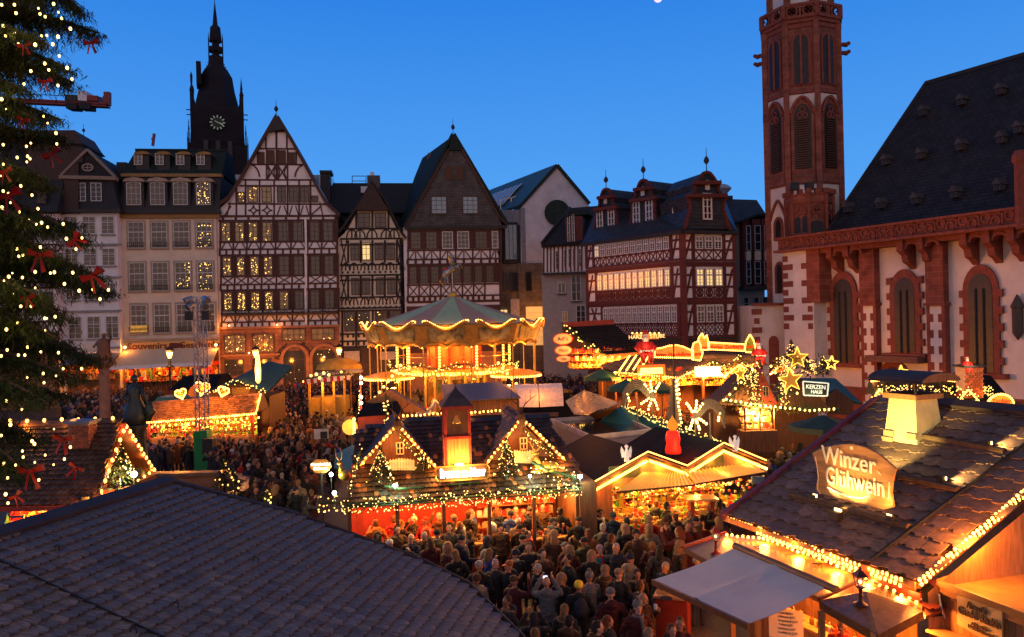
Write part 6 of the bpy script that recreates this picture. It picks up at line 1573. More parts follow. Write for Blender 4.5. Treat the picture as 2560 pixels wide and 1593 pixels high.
 garland(t,[q(1330,1155,.3),q(1380,1178,.2),q(1440,1195,.0)],.22,300,26,.015);garland(t,[q(960,1215,.2),q(1000,1222,.1),q(1060,1218,.1)],.22,260,0);garland(t,[q(1120,1212,0),q(1200,1205,0)],.14,200,0)
 garland(t,[q(880,1225,.1),q(893,1150,.9),q(905,1120,1.)],.12,120,14,.017)
 for x,y,d,txt in((988,1214,.0,'below the left gable of the central stall'),(1450,1192,-.1,'at the right end of the central stall garland'),(1325,1190,.1,'beside the golden deer')):
  p=q(x,y,d);f=thing('floodlight','white floodlight '+txt,'floodlight',p,'white floodlights');b=MB();b.ball(p,.06 if x!=1325 else.04,8,5,sc=(1.2,1,1));b.build('lamp_glass',M_whitelamp,f);bar('bracket',p-V(0,0,.15),p-V(0,0,.03),.03,.03,M_iron,f);lamp('flood_lamp',p+N*.15,14,.06,(.75,1.,.6))
 for x,y,d,h,r_,nl,txt in((953,1218,.3,1.15,.45,120,'lit fir tree on the stall roof before the left gable'),(1268,1200,.35,1.25,.42,110,'lit fir tree on the stall roof before the right gable'),(1058,1178,.8,.6,.25,30,'small lit fir beside the left picket fence')):
  c=thing('fir_tree',txt,'fir tree',q(x,y,d));conifer(c,q(x,y,d),h,r_,nl,.014)
  # golden deer lying
 dp=q(1362,1178,.35);d=thing('deer_figure','golden lying deer figure with antlers on the right gable ledge','figure',dp);b=MB()
 b.ball(dp+U*.1+V(0,0,.12),.2,10,7,sc=(1.7,.8,.85),M=M3);b.tube([dp-U*.18+V(0,0,.15),dp-U*.26+V(0,0,.38),dp-U*.25+V(0,0,.5)],[.12,.08,.06],8);b.ball(dp-U*.28+V(0,0,.54),.08,8,6,sc=(1.5,.8,.8),M=M3)
 b.tube([dp-U*.15+V(0,0,.03)+N*.1,dp-U*.45+V(0,0,.03)+N*.12],[.05,.03],6);b.tube([dp+U*.3+V(0,0,.05)+N*.12,dp+U*.1+V(0,0,.02)+N*.18],[.07,.03],6)
 for sx in(-1,1):
  h0=dp-U*.25+V(0,0,.6);p=[h0,h0+U*sx*.1+V(0,0,.1),h0+U*sx*.17+V(0,0,.26),h0+U*sx*.12+V(0,0,.4)];b.tube(p,[.018,.015,.012,.005],5);b.tube([p[1],p[1]+V(0,0,.17)-U*sx*.03],[.01,.004],4);b.tube([p[2],p[2]+U*sx*.08+V(0,0,.06)],[.01,.004],4)
 b.build('body',M_goldp,d,smooth=True);lamp('deer_lamp',dp+N*.7+V(0,0,.1),14,.08,(1,.7,.2))
 # counter
 iw=-N
 bl,br=q(870,1290),q(1450,1240);bl.z=br.z=0;L=(br-bl).length
 planks('wall_plank',bl+iw*3.0,U,(0,0,1),L,2.9,34,M_redwood,t)
 planks('counter_front',bl+iw*.35,U,(0,0,1),L,1.0,30,M_redwood,t);blk('counter',(bl+br)/2+iw*.55+V(0,0,1.03),(L,.6,.06),M_counter,t,rz=a)
 for i in range(6):p=bl.lerp(br,(i+.03)/5.06);blk('post',p+iw*.2+V(0,0,1.3),(.1,.1,2.6),M_wooddk,t,rz=a)
 blk('end_wall',br+U*.25+iw*1.4+V(0,0,1.35),(.5,2.8,2.7),M_wooddk,t,rz=a)
 for i in range(7):lamp('counter_lamp',bl.lerp(br,(i+.5)/7)+iw*1.1+V(0,0,2.35),46,.08,(1.,.25,.03)if i<4 else(1.,.42,.08))
 goods(t,bl.lerp(br,.05)+iw*.6+V(0,0,1.06),bl.lerp(br,.97)+iw*.6+V(0,0,1.06),V(0,0,.35),1,70,.2,.2,(0,1,2,2,4),'cups_and_bottles')
 goods(t,bl.lerp(br,.60)+iw*2.6+V(0,0,.9),bl.lerp(br,.97)+iw*2.6+V(0,0,.9),V(0,0,1.3),4,22,.2,.22,(1,2,2,6,0),'boxes_and_jars')
 for i,p in enumerate((.33,.48,.62)):o=MB();o.lathe(bl.lerp(br,p)+iw*.7+V(0,0,1.06),[(.16,0),(.16,.4),(.1,.46),(.05,.5)],10);o.build('mulled_wine_urn',M_steel if i else M_redwood,t,smooth=True)
central()
# ======= GINGERBREAD STALL
def hearts():
 C=lambda x,y:(340+x/4.448,860+y/4.448);D=41.5
 t=thing('market_stall','gingerbread stall with orange shingled roof front, bulb border and three neon hearts','stall',PZ(500,1180,0))
 f=Fac(t,500,1040,D,2.)
 b=MB();b.hexa([f.pt(*C(78,850),0),f.pt(*C(1340,780),0),f.pt(*C(1330,782),-2.5),f.pt(*C(85,850),-2.5)],[f.pt(*C(78,655),-.9),f.pt(*C(1330,590),-.9),f.pt(*C(1330,590),-1.5),f.pt(*C(78,655),-1.5)]);b.build('roof',M_wooddk,t)
 A,B_,Cc,Dd=f.pt(*C(78,850),.03),f.pt(*C(1340,782),.03),f.pt(*C(1330,590),-.87),f.pt(*C(78,655),-.87)
 tiles(t,A,B_-A,Dd-A,None,.16,.13,'shingle',[mat('honey_shingle',(.42,.20,.07),rough=.55,rnd=.25),mat('honey_shingle_dark',(.28,.13,.05),rough=.55,rnd=.25)],300,pts3=[A,B_,Cc,Dd])
 string(t,[A+V(0,-.08,-.05),B_+V(0,-.08,-.05),Cc+V(.05,-.08,0)],.13,.05,lampE=16,lstep=1.0)
 string(t,[A+V(0,.4,-.35),B_+V(0,.4,-.3)],.32,.06,lampE=0,single=True)
 x0,x1=C(100,0)[0]+8,C(1290,0)[0]
 f.box('back_wall',x0+4,1040,x1-16,1100,-2.2,-2.1,mat('green_backdrop',(.16,.30,.04),var=.3,scale=2));f.box('counter_front',x0,1098,x1,1172,-.35,-.3,M_redwood);f.box('counter',x0,1095,x1,1099,-.9,-.1,M_counter)
 for x in(x0,500,x1):f.box('post',x-3,1045,x+3,1172,-.3,-.15,M_redwood)
 for i in range(3):
  d=-.4-i*.45;goods(t,f.pt(x0+5,1094-i*5,d),f.pt(x1-5,1092-i*5,d),V(0,0,.9),3,34,.3,.17,(0,1,1,2,3,2),back=V(0,.3,0))
 for i in range(5):lamp('stall_lamp',f.pt(x0+20+i*(x1-x0-40)/4,1062,-.9),75,.08,(1.,.45,.08))
 # hearts
 def heart(cx,cy,r_,rot,s_):
  h=thing('neon_heart',s_,'heart sign',f.pt(cx,cy,-.5),'neon hearts on the gingerbread stall');P=[]
  for i in range(28):
   a=2*math.pi*i/28;x=16*math.sin(a)**3;y=13*math.cos(a)-5*math.cos(2*a)-2*math.cos(3*a)-math.cos(4*a);x,y=x*math.cos(rot)-y*math.sin(rot),x*math.sin(rot)+y*math.cos(rot)
   P.append(f.pt(cx+x*r_/17,cy-y*r_/17,-.5))
  b=MB();b.prism(P,f.N*-.05);b.build('board',mat('gingerbread_board',(.30,.11,.03),var=.3),h);b=MB();b.tube([p+f.N*.05 for p in P+[P[0]]],.045,6);b.build('neon_tube',M_neon,h)
  b=MB()
  for i in range(14):b.cur=rng.choice((0,2,3,6));b.ball(f.pt(cx+rng.uniform(-.45,.45)*r_,cy+rng.uniform(-.4,.5)*r_,-.46),.07,6,4,sc=(1,.4,1))
  b.build('icing',GC,h,kind='stuff');lamp('heart_glow',f.pt(cx,cy,.1),24,.2);return h
 heart(444,985,15,.28,'small neon gingerbread heart at left, tilted');h=heart(497,972,20,-.12,'largest neon heart reading Frohes Fest');heart(551,982,15,-.3,'small neon gingerbread heart at right, tilted')
 text('Frohes','lettering',M_goldp,h,f.pt(497,966,-.42),f.U,(0,0,1),.30,bold=.01);text('Fest','lettering',M_goldp,h,f.pt(498,973,-.42),f.U,(0,0,1),.30,bold=.01)
 f.poly('scroll_board',[C(520,560),C(560,490),C(600,460),C(625,540),C(620,600),C(560,600)],-.6,.06,M_wooddk)
 # hut behind with green roof
 t=thing('market_stall','wooden hut with green tarpaulin roof behind the gingerbread stall','stall',PZ(600,1150,0));g=Fac(t,590,980,44,2.)
 g.poly('gable_wall',[C(800,600),C(835,505),C(960,480),C(1060,440),C(1140,418),C(1260,480),C(1345,545),C(1345,600)],0,.1,M_wood)
 for i in range(22):g.box('wall_plank',C(835+i*23,0)[0],C(0,470+abs(13-i)*6)[1],C(855+i*23,0)[0],C(0,600)[1],0,.04,M_wood)
 ra,rb_=g.pt(*C(1200,245),-5),g.pt(*C(1140,415),.2);b=MB();k=[g.pt(*C(835,510),.2),rb_,g.pt(*C(1470,540),.2),g.pt(*C(1500,320),-5),ra,g.pt(*C(900,440),-4)]
 b.add(k+[p-V(0,0,.1)for p in k],[(0,1,4,5),(1,2,3,4),(11,10,7,6),(10,9,8,7),(0,6,7,1),(1,7,8,2)]);b.build('roof',M_tarpgreen,t)
 garland(t,[k[0]+V(0,-.1,0),rb_+V(0,-.1,0),k[2]+V(0,-.1,0)],.14,120,10,.035,size=.15)
 b=MB();b.box(g.pt(*C(1170,522),.08),(1.0,.04,.4));o=b.build('oval_board',M_goldp,t)
 b=MB();p=g.pt(652,945,.5);b.lathe(g.pt(652,958,.5),[(.05,0),(.14,.15),(.16,.8),(.10,1.5),(.02,1.9)],8);b.build('candle_lamp',M_neon,t);lamp('candle_glow',p+V(0,-.4,.3),45,.2)
 g.box('wall',600,996,668,1050,-4,-.5,M_wooddk);lamp('stall_lamp',g.pt(660,1000,.8),45,.1)
 t=thing('market_stall','low black tarpaulin roof behind the left neon heart','stall',PZ(460,1130,0));g=Fac(t,470,970,48,2.)
 b=MB();b.hexa([g.pt(422,975,0),g.pt(538,975,0),g.pt(538,975,-4),g.pt(422,975,-4)],[g.pt(436,945,-1.5),g.pt(532,943,-1.5),g.pt(532,943,-3),g.pt(436,945,-3)]);b.build('roof',M_tarpblack,t);g.box('wall',424,976,536,1040,-4,-.1,M_redwood)
 g=Fac(t,440,1000,43.5,2.);g.poly('tarpaulin',[C(195,640),C(240,588),C(400,592),C(720,610),C(720,640)],0,1.5,M_copper)
hearts()
# ======= LEFT TILED STALL
def leftstall():
 t=thing('market_stall','brown scalloped-tile stall with brick chimney and bulb-lined triangular gable at left','stall',(-12,24,0))
 E0,E1=PZ(-60,1268,2.6),PZ(236,1262,2.6);R0,R1=PZ(-60,1062,4.7),PZ(302,1052,4.7)
 n=(E1-E0).cross(R1-E1).normalized();n=n if n.z>0 else-n
 px=[(-60,1268),(236,1260),(302,1052),(-60,1062)];slab('roof',[PP(x,y,E1,n)-n*.03 for x,y in px],.1,M_wooddk,t)
 tiles(t,E1,E1-E0,R1-E1,px,.17,.17,'scallop',[mat('brown_scallop_tile',(.10,.06,.035),rough=.32,var=.4,rnd=.3),mat('umber_scallop_tile',(.075,.045,.03),rough=.32,var=.4,rnd=.3)],300)
 bar('gutter',E0+V(0,-.1,-.05),E1+V(0,-.1,-.05),.14,.12,M_redwood,t)
 string(t,[R0+V(0,0,.08),R1+V(0,0,.08)],.52,.055,lampE=8,lstep=1.5)
 A=PP(306,1058,E1,n);Fn=PZ(240,1256,2.6);Fb=PZ(384,1178,2.5)
 A2=PD(312,1062,A.y+.1);sl=slab('roof',[A,R0,R0+V(-1,3.5,-2.1),Fb+V(0,0,.02)],.08,M_wooddk,t)
 b=MB();b.prism([A2+V(-.5,.1,-.2),Fn+V(-.45,.1,0),Fb+V(-.5,0,0)],V(-.05,0,0));b.build('gable_wall',M_wooddk,t)
 string(t,[Fn+V(.05,-.05,0),A2+V(.05,-.05,0),Fb+V(.05,-.02,0)],.36,.058,lampE=10,lstep=1.3);bar('barge_board',Fn,A2,.05,.16,M_redwood,t);bar('barge_board',A2,Fb,.05,.16,M_redwood,t)
 string(t,[Fn+V(.1,0,-.25),Fn.lerp(Fb,.5)+V(.1,0,-.05),Fb+V(.1,0,.1)],.55,.05)
 c=Fn.lerp(Fb,.45)+V(-.15,0,-.5);s=thing('fir_tree','lit fir tree inside the bulb-lined triangular gable','fir tree',c);conifer(s,c,2.0,.75,130,.02)
 p=PD(335,1186,Fn.lerp(Fb,.6).y-1);s=thing('floodlight','dazzling warm floodlight at the foot of the triangular gable','floodlight',p);b=MB();b.ball(p,.10,8,5);b.build('lamp_glass',mat('warm_flood_glow',(1,1,1),emit=(1.,.8,.4),es=20),s);bar('bracket',p-V(0,0,.3),p,.04,.04,M_iron,s);lamp('flood_lamp',p+V(0,-.2,.05),40,.08,(1,.65,.25))
 for i in range(8):bar('railing_bar',Fn.lerp(Fb,.2+i*.08)+V(.12,0,-.6),Fn.lerp(Fb,.2+i*.08)+V(.12,0,-.15),.02,.02,M_iron,t)
 cb=PP(198,1120,E1,n);ch=MB();ch.box(cb+V(0,.2,.1),(.62,.5,1.3));ch=ch.build('chimney',M_plb2,t);bm=[mat('chimney_brick_red',(.30,.09,.04),rough=.8,rnd=.3),mat('chimney_brick_pale',(.22,.08,.04),rough=.8,rnd=.3)]
 for j in range(13):
  for i in range(4):
   z=cb.z-.45+j*.09;u=-.31+(i+.5)*.155+(.06 if j%2 else 0);blk('brick',(cb.x+min(.26,u),cb.y-.06,z),(.145,.03,.075),rng.choice(bm),ch)
   if i<3:blk('brick',(cb.x+.32,cb.y-.02+i*.16,z),(.03,.145,.075),rng.choice(bm),ch)
 blk('chimney_cap',cb+V(0,.2,.78),(.8,.7,.08),M_tin,ch)
 b0=V(E0 .x,E0 .y+.7,0);b1=V(E1 .x-.3,E1 .y+.7,0);planks('wall_plank',b0+V(0,1.8,0),b1-b0,(0,0,1),(b1-b0).length,2.5,24,M_redwood,t);planks('counter_front',b0,b1-b0,(0,0,1),(b1-b0).length,1.,20,M_redwood,t);blk('end_wall',b1+V(0,1.8,1.3),(.1,3.6,2.6),M_wooddk,t)
 goods(t,b0+V(0,.2,1.02),b1+V(0,.2,1.02),V(0,0,1.3),4,36,.9,.26,(0,0,1,2,2,3))
 for q in(.35,.55,.75,.95):lamp('stall_lamp',b0 .lerp(b1,q)+V(0,.1,2.2),60,.08,(1.,.30,.05))
 lamp('roof_spot',PP(215,1250,E1+n*.25,n),12,.05);p=PP(216,1246,E1+n*.12,n);s=thing('floodlight','small black floodlight on the tile edge of the left stall','floodlight',p);b=MB();b.box(p,(.22,.12,.1));b.build('housing',M_iron,s)
leftstall()
# ======= CAROUSEL
def carousel():
 D=51;c=PD(1133,800,D);ax=V(c.x,c.y,0);t=thing('carousel','two-storey carousel with green and brown striped tent roof and bulb-lined wavy crown','carousel',ax)
 s=F/D;zz=lambda y,d=D:PD(1133,y,d).z;Rr=226/s
 n=16;top=V(ax.x,ax.y,zz(738));zr=zz(812);green=mat('mint_canvas',(.46,.58,.30),rough=.75,var=.12);brn=mat('taupe_canvas',(.52,.32,.20),rough=.75,var=.12)
 for k in range(n):
  a0,a1=2*math.pi*(k)/n+.2,2*math.pi*(k+1)/n+.2
  P=lambda a,r,z:ax+V(math.cos(a)*r,math.sin(a)*r,z)
  m1=P((a0+a1)/2,Rr*.52,zr+(top.z-zr)*.44);b=MB();b.add([top,P(a0,Rr*.5,zr+(top.z-zr)*.46),P(a0,Rr*.93,zr+.1),P((a0+a1)/2,Rr*.94,zr+.05),P(a1,Rr*.93,zr+.1),P(a1,Rr*.5,zr+(top.z-zr)*.46)],[(0,1,2,3,4,5)]);b.build('roof_panel',green if k%2 else brn,t)
 zc,zl=zz(822),zz(866,D-5);
 m=12;gold=mat('carousel_gold',(.62,.34,.08),rough=.4,var=.35,scale=2.5,emit=(1.,.42,.08),es=.03);scen=mat('painted_scene',(.05,.12,.03),rough=.6,var=.9,scale=1.6,col2=(.45,.42,.22));r2=Rr*.92;zm=zz(858)
 for k in range(m):
  a0,a1=2*math.pi*(k-.5)/m-math.pi/2,2*math.pi*(k+.5)/m-math.pi/2;p0,p1=P(a0,Rr,zr),P(a1,Rr,zr);l0,l1=P(a0,r2,zm),P(a1,r2,zm)
  b=MB();b.add([p0,p1,l1,l0],[(0,1,2,3)]);b.add([p0*1,p1*1,p1 .lerp(l1,1)*1,l0*1],[(3,2,1,0)]);pn=b.build('crown_panel',gold,t)
  b=MB();nn=(P((a0+a1)/2,1,0)-ax).normalized();q=[p0 .lerp(p1,.14).lerp(l0 .lerp(l1,.14),.12),p0 .lerp(p1,.86).lerp(l0 .lerp(l1,.86),.12),p0 .lerp(p1,.82).lerp(l0 .lerp(l1,.82),.72),p0 .lerp(p1,.5).lerp(l0 .lerp(l1,.5),.8),p0 .lerp(p1,.18).lerp(l0 .lerp(l1,.18),.72)];b.prism([v+nn*.05 for v in q],nn*-.04);b.build('painted_scene',scen,pn)
  W_=[p0 .lerp(p1,i/14)+nn*.12+V(0,0,.28*math.cos(i/14*2*math.pi)*(1 if 1<i<13 else.6)+.1)for i in range(1,14)]
  b=MB();b.tube([w-V(0,0,.06)for w in W_],.10,5);b.build('crown_moulding',M_goldp,pn)
  back=nn.y>.35
  if not back:string(pn,W_,.13,.065,single=True,name='bulb_border')
  W2=[l0 .lerp(l1,i/12)+nn*.08+V(0,0,.22*abs(math.sin(i/12*2*math.pi))-.08)for i in range(13)]
  b=MB();b.tube(W2,.08,5);b.build('lower_moulding',M_goldp,pn)
  if not back:string(pn,W2,.15,.06,single=False,name='bulb_border')
  if nn.y<.2:lamp('crown_glow',p0 .lerp(p1,.5)+nn*.5+V(0,0,.1),16,.2);lamp('crown_glow',l0 .lerp(l1,.5)+nn*.35-V(0,0,.3),12,.2)
  for r_ in(r2*.98,):bar('brass_pole',V(l0 .x,l0 .y,.9)*1,l0,.07,.07,M_goldp,t)
  if k%2==0:q=P(a0,Rr*.80,0);bar('brass_pole',V(q.x,q.y,.9),V(q.x,q.y,zm),.05,.05,M_goldp,t)
 zd=zz(925);b=MB();b.lathe(ax,[(Rr*.93,.45),(Rr*.93,.85),(0,.86)],24);b.build('platform',M_redwood,t)
 b=MB();b.lathe(ax,[(0,zd-.12),(Rr*.66,zd-.12),(Rr*.68,zd+.12),(0,zd+.1)],24);dk=b.build('upper_deck',gold,t)
 b=MB();b.lathe(ax,[(r2*.98,zm-.02),(0,zm+.02),(0,zm+.1),(r2*.99,zm+.1)],24);b.build('ceiling',mat('warm_ceiling',(.55,.28,.08),rough=.6),t)
 b=MB();b.lathe(ax,[(1.9,.9),(1.9,zd-.1)],12);b.lathe(ax,[(1.5,zd+.1),(1.7,zm)],12);b.build('centre_drum',mat('cream_gold_panels',(.34,.19,.06),rough=.4,var=.4,scale=1.5,emit=(1.,.5,.1),es=.04),t)
 for k in range(10):
  a=2*math.pi*k/10+.15;q=P(a,Rr*.62,0);
  b=MB();b.beam(V(q.x,q.y,zd+.1),V(q.x,q.y,zm),.16,.16);o=b.build('deck_post',gold,t)
  if math.sin(a)<.6:string(o,[V(q.x,q.y-.14,zd+.3),V(q.x,q.y-.14,zd+1.9)],.19,.075,single=False,name='bulb_column')
  q2=P(a+.3,Rr*.64,zd+1.0);q3=P(a+.3+2*math.pi/10,Rr*.64,zd+1.0);bar('deck_rail',q2,q3,.05,.05,M_goldp,t)
  W_=[P(a+i*.0628,Rr*.69,zd-.05+.1*abs(math.sin(i*.9)))for i in range(11)]
  if math.sin(a+.3)<.3:string(t,W_,.26,.07,single=False,name='bulb_border')
 garland(t,[P(R(x),Rr*.72,zm-1.3+.15*math.sin(R(x*8)))for x in range(190,351,8)],.16,60,9,.035,size=.2)
 for sx in(-1,1):
  q=ax+V(sx*Rr*.68,-1.6,zd-.3);b=MB();b.lathe(q,[(1.55,0),(1.6,.12),(.9,.3),(0,.42)],16);b.build('stair_canopy',gold,t);string(t,[q+V(1.6*math.cos(R(x)),1.6*math.sin(R(x)),-.04)for x in range(180,361,15)],.17,.065,single=False,name='bulb_border')
  for i in range(9):blk('stair_step',ax+V(sx*(Rr*.55+i*.27),-3.2,zd-.5-i*.36),(.3,1.0,.06),M_goldp,t)
  string(t,[ax+V(sx*Rr*.5,-3.8,zd+.6),ax+V(sx*(Rr*.5+2.4),-3.8,zd-2.3)],.42,.09,single=False)
 for k in range(12):
  a=2*math.pi*k/12+R(-88);q=P(a,Rr*.78,.9)
  if math.sin(a)<.5:lamp('carousel_lamp',P(a,Rr*.70,zd-.5),48,.2,(1.,.42,.08));lamp('carousel_lamp',P(a+.2,Rr*.45,zm-.5),34,.2)
 for k in range(12):
  a=2*math.pi*k/12;q=P(a,1.95,0);q2=P(a+.35,1.95,0);b=MB();b.add([V(q.x,q.y,1.1),V(q2 .x,q2 .y,1.1),V(q2 .x,q2 .y,zd-.5),V(q.x,q.y,zd-.5)],[(0,1,2,3)]);b.build('mirror_panel',mat('old_mirror',(.5,.35,.2),rough=.1,metal=.9),t);bar('drum_pilaster',P(a-.1,2.0,.9),P(a-.1,2.0,zd-.1),.12,.12,M_goldp,t);bar('drum_pilaster',P(a-.1,1.75,zd),P(a-.1,1.75,zm),.16,.16,M_redwood,t)
  # horses
 def horse(p,rz,sc,m,par,rear=.0):
  M=Matrix.Rotation(rz,3,'Z')@Matrix.Rotation(-rear,3,'Y');g=lambda x,y,z:p+(M@V(x,y,z))*sc;b=MB()
  b.tube([g(-.62,0,.1),g(-.3,0,.14),g(.2,0,.08),g(.5,0,.18)],[.16*sc,.25*sc,.23*sc,.18*sc],8);b.tube([g(.42,0,.2),g(.62,0,.5),g(.72,0,.78)],[.18*sc,.13*sc,.09*sc],8);b.tube([g(.66,0,.82),g(.86,0,.68),g(1.0,0,.55)],[.10*sc,.085*sc,.05*sc],7)
  for y in(-.13,.13):b.tube([g(.42,y,.05),g(.75+y,y,-.1),g(.62+y,y,-.42)],[.09*sc,.06*sc,.04*sc],6);b.tube([g(-.5,y,.0),g(-.68-y,y,-.28),g(-.92-y,y,-.5)],[.12*sc,.06*sc,.04*sc],6);b.tube([g(.68,y*.4,.86),g(.68,y*.5,.97)],[.03*sc,.01*sc],4)
  h=b.build('horse',m,par,smooth=True);b=MB();b.tube([g(-.7,0,.15),g(-1.0,0,.05),g(-1.05,0,-.4)],[.05*sc,.09*sc,.02*sc],6);b.tube([g(.5,0,.5),g(.56,0,.75),g(.66,0,.9)],[.09*sc,.08*sc,.03*sc],5);b.build('mane_and_tail',M_goldp,h);b=MB();b.ball(g(-.05,0,.3),.2*sc,8,5,sc=(1.2,1.1,.5));b.build('saddle',M_red,h);return h
 hs=[mat('white_enamel',(.70,.66,.58),rough=.3),mat('dappled_brown',(.22,.09,.03),rough=.35),mat('black_enamel',(.03,.03,.03),rough=.25),mat('gold_enamel',(.6,.35,.08),rough=.3)]
 for k in range(18):
  a=2*math.pi*k/18+.1;q=P(a,Rr*(.80 if k%2 else.64),1.75+.25*math.sin(k*2.3))
  horse(q,a+math.pi/2,.95,hs[k*7%4],t);bar('brass_pole',V(q.x,q.y,.9),V(q.x,q.y,zd-.1),.04,.04,M_goldp,t)
 tp=P(0,0,zz(700));h=horse(tp+V(-.1,0,.55),R(8),.95,mat('silver_bronze',(.30,.32,.28),rough=.35,metal=.6,var=.5,scale=3),t,rear=.75);bar('top_pole',top-V(0,0,.1),tp+V(0,0,.6),.06,.06,M_steel,t);b=MB();b.lathe(top,[(.35,-.1),(.3,.12),(.1,.25)],10);b.build('top_cap',M_goldp,t)
carousel()
# ======= RIGHT MIDDLE STALLS
def twin():
 C=lambda x,y:(1380+x/3.877,930+y/3.877)
 O=PZ(1540,1232,2.3);B_=PZ(1920,1178,2.45);U=(B_-O);U.z=0;U.normalize();N=U.cross(V(0,0,1));N=N if N.y<0 else-N
 t=thing('market_stall','twin-gabled ornament stall with glowing corrugated canopies and crowded gold display','stall',(O.x,O.y,0));q=lambda x,y,d=0.:PP(x,y,O-N*d,N);bk=-N
 foot,a1,va,a2,ft2=[q(x,y,.7)for x,y in((1476,1207),(1617,1128),(1715,1163),(1806,1106),(1912,1150))]
 b4=q(1440,1178,.7)
 for i,(A,L_,R_)in enumerate(((a1,foot,va),(a2,va,ft2))):
  for X in(L_,R_):
   slab('roof',[A,X,X+bk*4.2,A+bk*4.2],.08,M_tarpblack,t)
   o=string(t,[X+N*.06-V(0,0,.28),A+N*.06-V(0,0,.28)],.09,.05,single=False,lampE=7,lstep=1.0);b=MB();b.tube([X+N*.08,A+N*.08],.022,5);b.build('rope_light',M_neon,t)
   bar('barge_board',X+N*.03-V(0,0,.1),A+N*.03-V(0,0,.1),.04,.22,M_wood,t,up=N)
  b=MB();b.prism([A-V(0,0,.2),L_-V(0,0,.1)+U*.2,V(L_.x,L_.y,2.3)+U*.2,V(R_.x,R_.y,2.3)-U*.2,R_-V(0,0,.1)-U*.2],bk*.06);b.build('gable_wall',mat('cream_gable',(.42,.26,.09),rough=.6,var=.1),t)
  g=A.lerp(V((L_.x+R_.x)/2,(L_.y+R_.y)/2,2.4),.62)-U*.62+N*.01;b=MB();b.box(g,(1.1,.03,.4),frame(V(0,0,0),U,N,V(0,0,1)).to_3x3());b.build('painted_panel',mat('green_panel',(.12,.16,.05),var=.6,scale=3),t)
 cm=mat('corrugated_amber',(.75,.42,.10),rough=.25,var=.2,emit=(1.,.46,.07),es=.30,spec=.7)
 for px in(((1519,1213),(1607,1181),(1713,1182),(1738,1213),(1541,1231)),((1716,1180),(1868,1158),(1919,1181),(1741,1211))):
  bs=q(*px[-1],-.35);be=q(*(px[3]if len(px)==5 else px[2]),-.35);ts=q(*(px[1]if len(px)==5 else px[0]),.65);te=q(*(px[2]if len(px)==5 else px[1]),.65)
  bs,be=q(px[-1][0],px[-1][1],-.35),be;L=(be-bs).length;nC=int(L/.15);b=MB();r_=[]
  for i in range(nC*2+1):w=bs.lerp(be,i/(nC*2));v=ts.lerp(te,i/(nC*2));dz=V(0,0,.035*(1 if i%2 else-1));r_.append((w+dz,v+dz))
  for(w0,v0),(w1,v1)in zip(r_,r_[1:]):b.add([w0,w1,v1,v0],[(0,1,2,3)]);
  b.build('corrugated_canopy',cm,t);bar('canopy_edge',bs,be,.03,.05,M_wooddk,t)
 bl,br=V(O.x,O.y,0)-U*.25,V(B_.x,B_.y,0)-U*.2;L=(br-bl).length
 planks('wall_plank',bl+bk*3,U,(0,0,1),L,2.4,30,M_wood,t);planks('counter_front',bl+bk*.1,U,(0,0,1),L,.9,26,M_wooddk,t);bw=V(foot.x,foot.y,0)
 blk('end_wall',bw+bk*1.0-U*.1+V(0,0,1.3),(.12,3.0,2.6),M_wooddk,t,rz=math.atan2(U.y,U.x));blk('front_pier',bw+U*.35+V(0,0,1.2),(.75,.1,2.4),M_wood,t,rz=math.atan2(U.y,U.x))
 for r_ in range(5):goods(t,bl+U*.2+bk*(.15+r_*.22)+V(0,0,.92+r_*.11),br-U*.1+bk*(.15+r_*.22)+V(0,0,.92+r_*.11),V(0,0,.1),1,80,.05,.15,(1,1,0,3,2,4))
 goods(t,bl+bk*2.4+V(0,0,1.2),br+bk*2.4+V(0,0,1.2),V(0,0,1.1),4,60,.2,.2,(1,1,3,0,2,4));b=MB()
 for i in range(150):b.cur=rng.choice((1,1,0,6));b.ball(bl+U*rng.uniform(.1,L)+bk*rng.uniform(.2,1.5)+V(0,0,rng.uniform(1.75,2.25)),.05,6,4)
 b.build('hanging_ornaments',GC,t,kind='stuff')
 for i in range(7):lamp('stall_lamp',bl+U*(L*(i+.5)/7)+bk*.8+V(0,0,2.1),30,.06,(1.,.48,.08))
 for x,y,w in((1567,1150,'left'),(1838,1124,'right')):
  p=q(x,y,.62);g=thing('angel_figure','white glowing angel figure on the %s roof edge of the twin-gabled stall'%w,'angel',p,'angels');m=mat('glowing_angel',(.6,.55,.5),emit=(1,.9,.8),es=.35);b=MB();b.lathe(p,[(.09,-.05),(.07,.12),(.05,.3),(.03,.36)],8);b.ball(p+V(0,0,.42),.06,8,5);b.build('body',m,g)
  for sx in(-1,1):b=MB();b.prism([p+V(sx*.03,.05,.2),p+V(sx*.15,.08,.42),p+V(sx*.18,.08,.28),p+V(sx*.14,.07,.05),p+V(sx*.06,.05,.08)],(0,.02,0));b.build('wing',m,g)
 p=q(1683,1133,1.6);g=thing('candle_figure','giant glowing red candle with orange flame on the twin-gabled stall','candle',p);b=MB();b.lathe(p,[(.26,0),(.27,.12),(.22,.3),(.25,.5),(.2,.72),(.12,.76)],10);b.build('wax',mat('red_candle_glow',(.6,.02,.01),rough=.4,emit=(1.,.03,.01),es=.8),g,smooth=True)
 b=MB();b.lathe(p+V(0,0,.74),[(.07,0),(.19,.14),(.17,.26),(.06,.42),(.005,.52)],8);b.build('flame',mat('flame_glow',(.6,.3,.02),emit=(1.,.28,.02),es=.7),g,smooth=True);lamp('candle_glow',p+N*.5+V(0,0,.3),8,.2,(1,.1,.02));b=MB();needles(b,[p-U*.4,p+U*.4],.35,500,.18);b.build('fir_base',M_fir,g)
